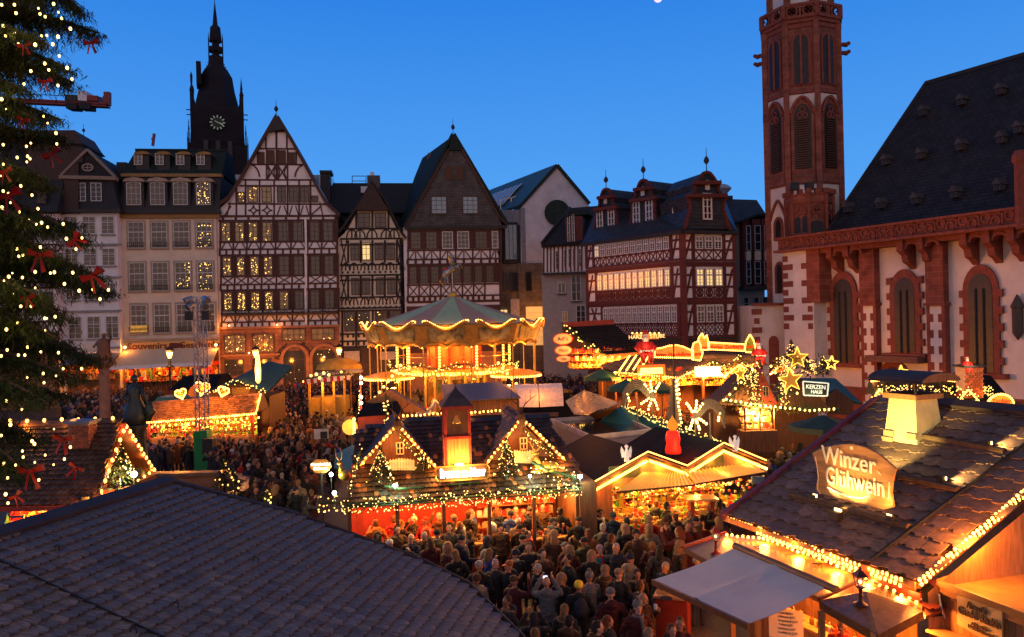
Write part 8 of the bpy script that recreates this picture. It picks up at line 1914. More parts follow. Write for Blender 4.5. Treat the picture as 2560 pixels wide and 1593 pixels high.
 for P_ in([(2375,998),(2398,970),(2428,1003)],):string(t,[g.pt(*q,.7)for q in P_],.08,.035,single=False);garland(t,[g.pt(*q,.65)for q in P_],.13,160,24,.02);g.poly('gable_wall',P_,.3,.1,M_redwood)
 b=MB();b.prism([g.pt(2178,972,.4),g.pt(2140,1030,.6),g.pt(2230,1030,.4),g.pt(2225,975,.4)],(0,.1,0));b.build('white_gable',mat('cream_gable',(0,0,0)),t);bq=g.pt(2417,955,.2);b.box(bq,(.62,.6,1.1));ch=b.build('chimney',M_plb2,t)
 for j in range(12):
  for i in range(4):blk('brick',(bq.x-.24+i*.155+(.04 if j%2 else-.03),bq.y-.31,bq.z-.5+j*.09),(.14,.03,.075),mat('chimney_brick_red',(0,0,0))if(i+j)%3 else mat('chimney_brick_pale',(0,0,0)),ch)
 blk('chimney_cap',bq+V(0,0,.58),(.8,.75,.07),M_slate,ch);z=thing('sign_board','arched Zauber sign outlined in glowing bulbs at the far right','sign',g.pt(2475,1000,.6));P_=[g.pt(2475+math.cos(R(x))*32,1008-math.sin(R(x))*26,.7)for x in range(0,181,15)];b=MB();b.prism(P_,(0,.05,0));b.build('board',mat('amber_sign',(0,0,0)),z);string(z,[q-V(0,.06,0)for q in P_+[P_[0]]],.08,.04,single=False,name='bulb_border');text('Zauber','lettering',mat('red_lettering',(0,0,0)),z,g.pt(2475,999,.8),g.U,(0,0,1),.22);lamp('sign_glow',g.pt(2475,1000,1.5),14,.2)
 for x in(2200,2280,2360,2450):lamp('stall_lamp',g.pt(x,1000,1.2),12,.1)
backright()
# ======= CHRISTMAS TREE AND SQUARE FURNITURE
def xmas_tree():
 Dt=11.;tx=PD(-190,800,Dt);t=thing('christmas_tree','huge Christmas tree at the left edge with drooping boughs','tree',V(tx.x,tx.y,0));b=MB();b.tube([V(tx.x,tx.y,0),V(tx.x,tx.y,18)],[.35,.12],8);b.build('trunk',M_brf,t)
 nm=mat('spruce_needles',(.045,.062,.016),rough=.8,var=.6,scale=5,spec=.2);tips=[]
 bo=[(175,-25,205,35,10.5),(120,40,245,82,10.8),(90,130,175,175,9.8),(60,150,185,210,11),(60,260,150,300,10),(40,330,160,345,11.2),(30,420,130,470,10.2),(60,505,225,605,10),(20,540,190,560,11.3),(40,600,262,700,10.2),(30,640,285,735,10.8),(20,700,170,800,9.8),(60,830,255,905,10.6),(20,800,180,870,11.5),(30,880,200,950,10),(20,960,170,990,11),(0,1040,110,1110,10.5),(0,1130,70,1200,10.2),(0,60,120,110,9.5),(0,240,90,300,9.6),(0,400,100,440,9.5),(0,560,140,640,9.6),(0,760,130,840,9.6),(0,930,120,1010,9.4),(-60,1050,60,1180,9.6),(-60,-60,110,10,9.9),(-40,180,70,230,9.4),(-40,500,90,560,9.5),(-40,680,100,740,9.4)]
 for(x0,y0,x1,y1,D)in bo:
  a,e=PD(x0-230,y0-60,(D+Dt)/2),PD(x1,y1,D);m1=PD(x0,y0,D);P_=[]
  for i in range(13):
   s=i/12;P_.append(a*(1-s)**2+m1*2*s*(1-s)+e*s*s)
  b=MB();b.tube(P_,[.05*(1-i/14)+.006 for i in range(13)],5);br=b.build('bough',M_brf,t);b=MB()
  L=along(P_,.022)
  for k,p in enumerate(L):
   s=k/len(L)
   if s<.15:continue
   for q in range(18 if s<.6 else 12):
    ln=rng.uniform(.10,.75)*(1.2-s)*(.8+.5*math.sin(k*.37));d=V(rng.gauss(0,.28),rng.gauss(0,.35),-1).normalized();o=p+V(rng.gauss(0,.05),rng.gauss(0,.14),rng.gauss(0,.03));n_=int(ln/.045)+2
    for j in range(n_):
     c=o+d*(ln*j/n_);w=V(rng.gauss(0,1),rng.gauss(0,.6),-.5).normalized()*rng.uniform(.045,.10);h=w.cross(d).normalized()*.0072
     b.add([c-h,c+h,c+w+d*.02],[(0,1,2)])
  b.build('foliage',nm,br,kind='stuff');tips.append((P_,D))
 s=thing('light_string','warm white bulbs strung all over the huge Christmas tree','light string',V(tx.x+1,tx.y,6));c_=MB();c_.tube([tips[0][0][6],tips[1][0][6]],.006,4);c_.build('cable',M_rope,s)
 spots=[(4,12),(36,12),(100,35),(40,33),(134,10),(8,65),(154,46),(176,72),(14,90),(88,112),(104,90),(145,92),(132,111),(46,110),(112,159),(77,178),(122,175),(168,170),(180,198),(60,210),(4,248),(8,362),(140,333),(66,366),(8,411),(8,478),(5,519),(48,530),(72,551),(104,557),(158,560),(166,597),(205,595),(190,623),(42,622),(57,638),(22,692),(56,694),(88,680),(126,683),(136,681),(161,710),(198,727),(182,682),(232,724),(250,748),(271,725),(52,766),(78,766),(112,796),(138,792),(44,808),(16,824),(46,888),(62,888),(158,922),(204,922),(108,934),(15,1003),(26,1062),(80,1103),(86,1110),(176,1118),(113,1138),(161,1148),(39,1163),(19,1195),(10,1160),(97,1200),(14,1236),(3,890),(3,1089),(20,1258)]+[(rng.randint(0,150),rng.randint(0,1250))for _ in range(45)]
 for i,(x,y)in enumerate(spots):
  r_=rng.uniform(.014,.021)if i<74 else rng.uniform(.009,.017);link('bulb',unit(M_bulbw,'bulb'),s,Matrix.Translation(PD(x,y,9.25+rng.random()*.4))@Matrix.Diagonal((r_,r_,r_*1.2,1)))
  if i%4==0 and i<74:lamp('tree_glow',PD(x+4,y+4,9.15),.35,.05,(1.,.65,.2))
 rm=mat('red_ribbon',(.20,.002,.002),rough=.5,spec=.25)
 bow=[(228,108,1.,.1,'tip of the second bough from the top'),(62,115,.9,.2,'upper left of the tree with long tails'),(112,205,.9,.0,'against the dark fir below the crane height'),(58,300,.8,-.3,'low over the crane jib'),(130,385,1.2,.5,'beside the slate pediment gable'),(12,430,1.,.2,'at the left photo edge above the great bow'),(22,490,1.6,.3,'largest on the left edge'),(186,600,1.1,1.,'on the bough tip beside the white house'),(100,638,1.5,-.1,'wide with shiny tails at mid height'),(232,690,1.5,.5,'on the longest bough tip'),(70,745,.9,.2,'dim inside the lower boughs'),(158,1098,1.3,-.1,'before the brick chimney'),(78,1178,1.6,.1,'widest low one over the left stall roof'),(190,1170,1.0,-.5,'low with thin legs over the tiled roof'),(40,1240,.9,.6,'lowest at the left edge')]
 for(x,y,sc,rot,l_)in bow:
  p=PD(x,y,9.3);o=thing('ribbon_bow','red ribbon bow '+l_,'bow',p,'red bows on the Christmas tree');M=Matrix.Rotation(-rot,3,'Y');k=.085*sc;b=MB();g=lambda u,v,w=0.:p+M@V(u*k,w*k,v*k)
  for sx in(-1,1):
   b.add([g(0,.12,-.1),g(sx*1.0,.55,-.35),g(sx*1.15,-.05,-.1),g(0,-.15,-.05),g(sx*1.0,.5,.3),g(sx*1.1,-.1,.35)],[(0,1,2,3),(0,4,5,3),(1,4,5,2)]);b.add([g(0,-.05,-.15),g(sx*.25,-.1,-.2),g(sx*.75,-1.5,-.1),g(sx*.45,-1.7,-.3)],[(0,1,2,3)])
  b.build('loops_and_tails',rm,o);b=MB();b.ball(p+V(0,-.01,0),k*.22,6,4);b.build('knot',rm,o)
xmas_tree()
def square():
# fountain with bronze lady, column with stone figure
 cx=PZ(400,1200,1.1);c=V(-14.3,30.2,0);t=thing('fountain','octagonal red sandstone fountain basin with worn flat rim','fountain',c);b=MB();Rf=4.0;rim=mat('worn_rim_stone',(.22,.13,.08),rough=.35,var=.3,scale=2)
 for k in range(8):
  a0,a1=R(22.5+45*k),R(67.5+45*k);P=lambda a,r,z:c+V(math.cos(a)*r,math.sin(a)*r,z);m=MB();m.hexa([P(a0,Rf,0),P(a1,Rf,0),P(a1,Rf-.35,0),P(a0,Rf-.35,0)],[P(a0,Rf,1.05),P(a1,Rf,1.05),P(a1,Rf-.35,1.05),P(a0,Rf-.35,1.05)]);m.build('basin_wall',M_sandp,t);m=MB();m.hexa([P(a0,Rf+.12,1.05),P(a1,Rf+.12,1.05),P(a1,Rf-.5,1.05),P(a0,Rf-.5,1.05)],[P(a0,Rf+.12,1.2),P(a1,Rf+.12,1.2),P(a1,Rf-.5,1.2),P(a0,Rf-.5,1.2)]);m.build('rim_slab',rim,t)
 m=MB();m.lathe(c,[(0,.15),(Rf-.3,.15),(Rf-.3,.16),(0,.16)],8);m.build('basin_floor',M_iron,t)
 br=mat('green_bronze',(.035,.055,.055),rough=.45,metal=.5,var=.4,scale=4);p=PZ(342,1205,1.0);p=PD(342,1200,27);z0=PD(342,1205,27).z;z1=PD(342,1062,27).z;zt=PD(330,938,27).z
 t=thing('bronze_statue','dark green bronze statue of a robed woman on a carved pedestal','statue',V(p.x,p.y,0));q=V(p.x,p.y,0);b=MB();b.lathe(q,[(.55,0),(.5,z0),(.34,z0+.3),(.38,(z0+z1)/2),(.28,z1-.25),(.42,z1-.05),(.42,z1)],10);b.build('pedestal',br,t,smooth=True)
 h=zt-z1;b=MB();b.lathe(q+V(0,0,z1),[(.30,0),(.36,h*.15),(.30,h*.35),(.17,h*.55),(.21,h*.7),(.16,h*.80),(.05,h*.84),(.05,h*.87)],12,sx=1.15);b.ball(q+V(0,0,z1+h*.93),h*.075,8,6,sc=(.9,1,1.1));b.tube([q+V(.18,0,z1+h*.75),q+V(.34,-.1,z1+h*.6),q+V(.5,-.05,z1+h*.42)],[.08,.07,.05],6);b.tube([q+V(-.18,0,z1+h*.75),q+V(-.28,-.12,z1+h*.58),q+V(-.15,-.25,z1+h*.5)],[.08,.07,.05],6);b.tube([q+V(.45,0,z1+h*.5),q+V(.52,0,z1+h*.25),q+V(.42,0,z1+.15)],[.1,.2,.14],6);b.build('robed_figure',br,t,smooth=True)
 p=PD(262,1000,50);q=V(p.x,p.y,0);zc=PD(262,905,50).z;zt=PD(258,832,50).z;t=thing('column_statue','stone column topped by an armed figure near the shops','statue',q);b=MB();b.lathe(q,[(.7,0),(.55,.6),(.36,.8),(.30,zc-.3)],12);b.build('column',M_sandp,t,smooth=True);b=MB();b.lathe(q,[(.34,zc-.4),(.62,zc-.15),(.66,zc),(.5,zc+.12)],8);b.build('capital',M_sandp,t)
 h=zt-zc;b=MB();b.lathe(q+V(0,0,zc),[(.42,.1),(.5,h*.25),(.34,h*.45),(.4,h*.65),(.26,h*.78),(.08,h*.83)],9);b.ball(q+V(.05,0,zc+h*.9),.16,7,5);b.tube([q+V(.3,0,zc+h*.7),q+V(.55,-.1,zc+h*.8),q+V(.45,-.1,zc+h*1.02)],[.12,.09,.07],6);b.tube([q+V(-.3,0,zc+h*.7),q+V(-.6,-.1,zc+h*.5)],[.12,.09],6);b.build('armed_figure',mat('warm_stone_figure',(.20,.10,.055),rough=.8),t,smooth=True);bar('spear',q+V(.45,-.1,zc+.4),q+V(.5,-.1,zc+h*1.35),.04,.04,M_iron,t);b=MB();b.lathe(q+V(-.9,-.1,zc+h*.5),[(0,-.03),(.55,-.03),(.55,.03),(0,.03)],12,M=Matrix.Rotation(R(90),3,'X'),sy=.6);b.build('oval_shield',M_plb,t)
 # lighting mast
 D=38.5;p=PD(509,1176,D);q=V(p.x,p.y,0);z=lambda y:PD(505,y,D-.2).z;s=.235;t=thing('lighting_mast','aluminium truss mast with spotlights on top and green cloth round its foot','mast',q);ap=.0
 for sx in(-1,1):
  for sy in(-1,1):b=MB();b.tube([q+V(sx*s,sy*s,0),q+V(sx*s,sy*s,z(745))],.035,6);b.build('truss_leg',M_steel,t)
 zz_=z(1080);i=0
 while zz_<z(745):
  for(ux_,uy_)in((1,0),(0,1)):
   for sd in(-1,1):e=1 if i%2 else-1;A_=q+V(-s*e if ux_ else sd*s,sd*s if ux_ else-s*e,zz_);B_=q+V(s*e if ux_ else sd*s,sd*s if ux_ else s*e,zz_+.42);b=MB();b.tube([A_,B_],.018,4);b.build('truss_brace',M_steel,t)
  zz_+=.42;i+=1
 b=MB();b.box(q+V(0,0,z(1077)/2),(.66,.66,z(1077)));b.build('green_cover',mat('green_cloth',(.01,.22,.05),rough=.6,var=.3,scale=3,bump=.4,bscale=3),t)
 for dx,y,a in((-.42,748,-.7),(.42,748,.7),(-.34,763,-.5),(.36,763,.5)):
  o=q+V(dx,-.3,z(y));b=MB();d=V(a,-.6,-.45).normalized();b.tube([o-d*.2,o,o+d*.22],[.10,.15,.17],10);b.build('spotlight',M_steel,t)
 b=MB();b.beam(q+V(-.6,0,z(755)),q+V(.6,0,z(755)),.06,.06);b.beam(q+V(-.6,0,z(742)),q+V(.6,0,z(742)),.06,.06);b.build('crossbar',M_steel,t)
 for sx in(-1,1):b=MB();b.box(q+V(sx*.42,-.25,z(789)),(.36,.3,.45));b.build('black_flood_housing',M_iron,t)
 o=PD(522,1115,D-.8);t=thing('loudspeaker','black loudspeaker on a stand before the green mast cover','speaker',V(o.x,o.y,0));b=MB();b.box(o,(.5,.4,.75));b.build('cabinet',M_iron,t);bar('stand',V(o.x,o.y,0),o,.04,.04,M_iron,t)
 # kiosk, street lamps, small firs, posters
 o=PD(815,990,52);t=thing('kiosk','small yellow kiosk with scalloped red and white awning edge and lights','kiosk',V(o.x,o.y,0));f=Fac(t,815,960,52,4.);ym=mat('yellow_paint',(.36,.25,.05),rough=.5)
 for x in(773,806,834,860):f.box('post',x,948,x+5,1045,-.1,.1,ym)
 f.box('counter_front',775,995,865,1045,-2,-.2,ym);b=MB();b.hexa([f.pt(766,950,.8),f.pt(880,942,.8),f.pt(872,945,-2.5),f.pt(768,950,-2.5)],[f.pt(782,936,-.2),f.pt(862,928,-.2),f.pt(862,930,-2),f.pt(785,936,-2)]);b.build('roof',M_plc,t);b=MB()
 for i in range(14):b.cur=i%2;x=766+i*8.1;b.beam(f.pt(x,951-i*.55,.85),f.pt(x+8,951-i*.55-.5,.85),.06,.3)
 b.build('scalloped_edge',[M_red,M_plw],t);garland(t,[f.pt(768,944,.6),f.pt(820,938,.6),f.pt(878,935,.6)],.2,60,3,.10,size=.25);lamp('kiosk_lamp',f.pt(815,962,.6),70,.2);b=MB();b.lathe(f.pt(845,925,-.5),[(1.6,0),(1.5,.3),(.8,.7),(.1,.8)],12,sy=.5);b.build('canopy',mat('mustard_canvas',(.5,.3,.05)),t)
 for i,(x,y,D,w)in enumerate(((424,886,60,'before the souvenir awning'),(639,884,62,'before the arched windows'),(848,878,64,'right of the arched doors'))):
  p=PD(x,y,D);t=thing('street_lamp','old gas-style street lamp '+w,'street lamp',V(p.x,p.y,0),'lantern street lamps');bar('pole',V(p.x,p.y,0),p-V(0,0,.6),.12,.12,M_iron,t);lantern(t,p-V(0,0,1.0),1.7,glow=False);b=MB();b.lathe(p-V(0,0,.15),[(.12,-.15),(.24,.3)],6);b.build('glowing_glass',M_lampglow,t);lamp('street_light',p-V(0,.6,0),45,.2)
 for x,y,D,h,w in((585,1200,29,2.2,'left of the paper bag stand'),(668,1215,26,2.1,'beside the pushchair'),(610,1262,23,1.9,'nearest the big tiled roof'),(560,1170,33,1.9,'behind the fountain rim')):
  p=PD(x,y,D);t=thing('fir_tree','small dark potted fir with a few warm lights '+w,'fir tree',V(p.x,p.y,0));conifer(t,V(p.x,p.y,0),h,.7,16,.03,dens=.8)
 o=PD(803,1085,33);t=thing('notice_board','white framed poster board in the crowd','board',V(o.x,o.y,0));b=MB();b.box(o,(.62,.05,.42));b.build('frame',GC[6],t);b=MB();b.box(o+V(.12,-.03,-.05),(.3,.02,.3));b.build('dark_poster',M_iron,t);bar('stand',V(o.x,o.y,0),o,.05,.05,M_iron,t)
 o=PD(875,1068,30);t=thing('sign_board','round glowing amber sign low in the crowd','sign',V(o.x,o.y,0));b=MB();b.lathe(o,[(0,-.05),(.3,-.05),(.3,.05),(0,.05)],14,M=Matrix.Rotation(R(90),3,'X'));b.build('board',mat('amber_disc_glow',(.7,.4,.1),emit=(1.,.45,.06),es=.9),t);bar('post',V(o.x,o.y,0),o,.05,.05,M_iron,t);lamp('sign_lamp',o+V(0,-.6,.2),12,.1)
square()
# ======= PEOPLE
dep=None
def remesh(mb,vox,mats,name,smooth=1):
 me=mb.mesh(name,mats);o=bpy.data.objects.new('tmp',me);COL.objects.link(o)
 m=o.modifiers.new('r','REMESH');m.mode='VOXEL';m.voxel_size=vox;m.use_smooth_shade=True
 s=o.modifiers.new('s','SMOOTH');s.iterations=smooth;s.factor=.5
 dg=bpy.context.evaluated_depsgraph_get();out=bpy.data.meshes.new_from_object(o.evaluated_get(dg));bpy.data.objects.remove(o);out.name=name
 out.materials.clear()
 for q in mats:out.materials.append(q)
 return out
def cap(b,pts,rs,n=10):
 b.tube(pts,rs,n)
 for p,r in zip(pts,rs):b.ball(p,r*.99,n,6)
SK=[mat('skin_light',(.50,.27,.18),rough=.55,var=.08),mat('skin_warm',(.42,.21,.13),rough=.55,var=.08),mat('skin_tan',(.30,.15,.09),rough=.55,var=.08)]
TR=[mat('dark_jeans',(.02,.025,.04),rough=.8),mat('black_trousers',(.012,.012,.014),rough=.8)]
SH=mat('shoe_leather',(.02,.013,.01),rough=.5);EY=mat('eyes_and_lips',(.10,.03,.025),rough=.4)
def ripple(me,fn):
 n=len(me.vertices);c=np.empty(n*3,'f');m=np.empty(n*3,'f');me.vertices.foreach_get('co',c);me.vertices.foreach_get('normal',m)
 c=c.reshape(-1,3);c+=m.reshape(-1,3)*fn(c)[:,None];me.vertices.foreach_set('co',c.ravel());me.update();return me
def arms(pose):
# shoulder, elbow, wrist, hand direction per side; x right, y forward (negative = front), z up
 d=dict(down=((.27,.02,1.12),(.29,-.06,.88),(0,-.2,-1)),pocket=((.32,.08,1.14),(.24,-.10,.95),(-.4,-.3,-.8)),cup=((.27,-.12,1.16),(.12,-.30,1.34),(-.4,-.2,.9)),photo=((.30,-.22,1.32),(.13,-.40,1.56),(-.3,-.3,.9)),fwd=((.27,-.06,1.14),(.20,-.32,1.10),(-.2,-1,.1)),swing=((.28,.14,1.13),(.27,.05,.90),(0,-.4,-.9)))
 L,Rr=dict(stand=('down','down'),pocket=('pocket','pocket'),drink=('pocket','cup'),photo=('photo','photo'),walk=('swing','fwd'),talk=('fwd','down'))[pose]
 return[(-1,d[L]),(1,d[Rr])]
def body_mesh(pose):
 b=MB();st=.16 if pose=='walk' else.03
 for sx in(-1,1):
  y=st*sx;cap(b,[V(sx*.09,0,.92),V(sx*.10,-.02+y*.3,.5),V(sx*.10,.02+y,.10)],[.095,.062,.045]);cap(b,[V(sx*.10,.03+y,.05),V(sx*.11,-.13+y,.035)],[.05,.038],8)
 cap(b,[V(0,0,.92),V(0,.01,1.12),V(0,0,1.32),V(0,.01,1.40)],[.145,.13,.15,.10],12);cap(b,[V(-.15,.01,1.38),V(.15,.01,1.38)],[.07,.07]);cap(b,[V(0,.01,1.38),V(0,-.01,1.52)],[.06,.052])
 b.ball(V(0,-.005,1.635),.095,14,10,sc=(.84,1.02,1.12));b.ball(V(0,-.035,1.575),.07,12,8,sc=(.85,.9,.95));b.lathe(V(0,-.098,1.60),[(.020,-.012),(.012,.02),(.006,.045)],6,M=Matrix.Rotation(R(12),3,'X'));b.ball(V(0,-.112,1.60),.015,6,5);b.ball(V(0,-.09,1.535),.022,6,5)
 for sx in(-1,1):b.ball(V(sx*.083,.0,1.61),.026,6,5,sc=(.4,.7,1.1));b.ball(V(sx*.033,-.088,1.645),.016,6,5)
 for sx,(e,w,hd)in arms(pose):
  S,E,W=V(sx*.19,.01,1.37),V(sx*e[0],e[1],e[2]),V(sx*w[0],w[1],w[2]);h=V(sx*hd[0],hd[1],hd[2]).normalized();cap(b,[S,E,W],[.055,.042,.028]);pl=W+h*.07;cap(b,[W+h*.02,pl],[.028,.034],8);sd=h.cross(V(sx,0,.3)).normalized();up=sd.cross(h).normalized()
  for i,l in enumerate((.065,.075,.07,.055)):o=pl+sd*((i-1.5)*.019)+h*.02;cap(b,[o,o+h*l*.6,o+h*l*.85-up*l*.5*sx],[.0105,.010,.009],6)
  o=pl-sd*.032-h*.02;cap(b,[o,o-sd*.02+h*.035-up*.012*sx],[.012,.010],6)
 me=remesh(b,.0085,[SK[0],TR[0],SH,EY],'person');idx=[]
 for p in me.polygons:
  c=p.center;k=0
  if c.z<.085:k=2
  elif c.z<1.0 and abs(c.x)<.22:k=1
  elif c.y<-.07 and(min((c-V(sx*.033,-.098,1.645)).length for sx in(-1,1))<.0125 or(abs(c.x)<.024 and abs(c.z-1.562)<.006)):k=3
  idx.append(k)
 me.polygons.foreach_set('material_index',idx);return me
def coat_mesh(pose,long,hood):
 b=MB();st=.16 if pose=='walk' else.03;zb=.52 if long else.80
 cap(b,[V(0,.01,zb+.16),V(0,.01,1.0),V(0,.01,1.15),V(0,0,1.32),V(0,.01,1.39)],[.20 if long else.175,.175,.16,.175,.115],14);b.lathe(V(0,.005,0),[(.215 if long else.19,zb),(.20 if long else.185,zb+.25),(.165,1.1)],14,sy=.85)
 cap(b,[V(-.155,.01,1.365),V(.155,.01,1.365)],[.088,.088]);b.lathe(V(0,.005,0),[(.10,1.40),(.092,1.49),(.085,1.49),(.06,1.45)],12)
 if hood:b.ball(V(0,.12,1.44),.13,10,7,sc=(1.1,.65,.8))
 for sx,(e,w,hd)in arms(pose):
  S,E,W=V(sx*.19,.01,1.365),V(sx*e[0],e[1],e[2]),V(sx*w[0],w[1],w[2]);cap(b,[S,(S+E)/2,E,(E+W)/2,W],[.082,.075,.066,.058,.048])
 me=remesh(b,.017,[TR[1]],'coat',2)
 return ripple(me,lambda c:.007*np.sin(c[:,2]*46+c[:,0]*9)*np.sin(c[:,0]*31+c[:,1]*17)+.004*np.sin(c[:,2]*95+c[:,1]*22))
def cover(kind):
 b=MB();
 if kind=='short':b.ball(V(0,.018,1.665),.098,12,8,sc=(.90,.98,.98));b.ball(V(0,.045,1.60),.085,10,7,sc=(.95,.75,1))
 elif kind=='long':b.ball(V(0,.020,1.662),.103,12,8,sc=(.92,.98,1));cap(b,[V(0,.065,1.62),V(0,.10,1.48),V(0,.12,1.30)],[.09,.095,.07],10)
 elif kind=='beanie':b.lathe(V(0,.012,1.655),[(.098,-.02),(.102,.0),(.102,.03),(.09,.075),(.06,.105),(.02,.12)],14)
 elif kind=='pompom':b.lathe(V(0,.012,1.655),[(.098,-.02),(.104,.0),(.104,.03),(.09,.08),(.06,.11),(.02,.125)],14);b.ball(V(0,.012,1.81),.04,10,7)
 elif kind=='cap':b.lathe(V(0,.012,1.66),[(.096,-.005),(.098,.03),(.085,.07),(.05,.095),(.01,.1)],14);b.prism([V(-.07,-.07,1.665),V(-.06,-.15,1.655),V(0,-.175,1.65),V(.06,-.15,1.655),V(.07,-.07,1.665)],(0,0,.01))
 elif kind=='hood':
  b.ball(V(0,.035,1.64),.125,12,9,sc=(.95,.95,1.1));cap(b,[V(0,.07,1.56),V(0,.06,1.44)],[.11,.12],10)
  for i in range(22):a=2*math.pi*i/22;b.ball(V(.098*math.sin(a),-.06,1.615+.115*math.cos(a)),.026,5,4)
 elif kind=='scarf':
  for i in range(12):a=2*math.pi*i/12;b.ball(V(.09*math.sin(a),-.01-.085*math.cos(a),1.46),.036,6,5)
  cap(b,[V(.03,-.13,1.42),V(.05,-.19,1.22),V(.04,-.20,1.05)],[.04,.045,.04],6)
 elif kind=='furcollar':
  for i in range(18):a=2*math.pi*i/18;b.ball(V(.135*math.sin(a),.05-.11*math.cos(a),1.43+.03*math.cos(a)),.045,6,4)
 me=remesh(b,.016,[TR[1]],kind,1)if kind in('short','long','scarf','furcollar','hood')else b.mesh(kind,[TR[1]],True)
 if kind in('short','long','furcollar'):
  ripple(me,lambda c:.006*np.sin(c[:,0]*90+c[:,2]*30)*np.sin(c[:,1]*70))
 return me
POSES=('stand','pocket','drink','photo','walk','talk');BM={p:body_mesh(p)for p in POSES};CM={(p,l):coat_mesh(p,l,not l)for p in POSES for l in(0,1)};HM={k:cover(k)for k in('short','long','beanie','pompom','cap','hood','scarf','furcollar')}
def cm(n,c):return mat(n,c,rough=.85,var=.3,scale=12,bump=.15,bscale=40)
CC=dict(black=cm('black_wool',(.013,.013,.014)),navy=cm('navy_wool',(.012,.016,.035)),charcoal=cm('charcoal_wool',(.035,.034,.034)),brown=cm('brown_cloth',(.07,.032,.014)),olive=cm('olive_cloth',(.05,.045,.018)),burgundy=cm('burgundy_cloth',(.07,.010,.010)),grey=cm('grey_cloth_coat',(.13,.125,.12)),beige=cm('beige_cloth',(.28,.21,.13)),red=cm('red_cloth',(.42,.02,.012)),blue=cm('blue_cloth',(.02,.06,.26)),white=cm('white_cloth',(.5,.47,.42)),turquoise=cm('turquoise_cloth',(.01,.16,.17)),rust=cm('rust_cloth',(.28,.09,.02)),yellow=cm('yellow_cloth',(.75,.55,.03)),silver=cm('silver_hair',(.30,.28,.25)),blond=cm('blond_hair',(.20,.11,.04)),auburn=cm('auburn_hair',(.13,.04,.015)),tan=cm('tan_fur',(.24,.14,.07)),pink=cm('pink_grey_wool',(.30,.20,.22)))
def recol(o,*ms):
 for i,m in enumerate(ms):
  if m:o.material_slots[i].link='OBJECT';o.material_slots[i].material=m
def person(p,rz,pose,coat,long,head,hcol,extra=None,ecol=None,sc=1.,lean=0.):
 M=Matrix.Translation(V(p.x,p.y,0))@Matrix.Rotation(rz,4,'Z')@Matrix.Rotation(lean,4,'X')@Matrix.Diagonal((sc,sc,sc,1))
 o=link('person',BM[pose],None,M,cat='person');recol(o,rng.choice(SK),rng.choice(TR))
 c=link('coat',CM[pose,long],o,M);recol(c,CC[coat])
 if head:h=link({'short':'hair','long':'hair','hood':'hood','cap':'cap'}.get(head,'knitted_hat'),HM[head],o,M);recol(h,CC[hcol])
 if extra:h=link(extra if extra=='scarf' else 'fur_collar',HM[extra],o,M);recol(h,CC[ecol])
 return o
HN=dict(short='short {} hair',long='long {} hair',beanie='{} beanie',pompom='{} bobble hat',cap='{} peaked cap',hood='{} fur-edged hood up')
HW=dict(black='black',silver='grey',blond='blond',auburn='auburn',brown='brown',tan='tan')
def prop(name,lbl,cat,p,shape,m):
 b=MB();p=Vector(p);o=thing(name,lbl,cat,p)
 if shape=='phone':b.box(p,(.15,.012,.075));b.build('case',M_iron,o);b=MB();b.box(p+V(0,-.008,0),(.13,.004,.06));b.build('screen',mat('phone_screen_glow',(.5,.6,.8),emit=(.7,.8,1.),es=1.5),o)
 elif shape=='bag':b.hexa([p+V(x,y,-.35)for x,y in((-.13,-.05),(.13,-.05),(.13,.05),(-.13,.05))],[p+V(x,y,-.08)for x,y in((-.15,-.06),(.15,-.06),(.15,.06),(-.15,.06))]);b.tube([p+V(-.08,0,-.08),p+V(-.04,0,0),p+V(.04,0,0),p+V(.08,0,-.08)],.008,4);b.build('bag_body',m,o)
 elif shape=='pack':b.ball(p,.2,10,7,sc=(.8,.5,1.15));b.ball(p+V(0,-.08,-.08),.12,8,6,sc=(1,.5,.8));b.build('pack_body',m,o,smooth=True)
 else:b.lathe(p,[(.036,0),(.045,.10),(.04,.10),(.032,.02)],8);b.build('cup_body',m,o)
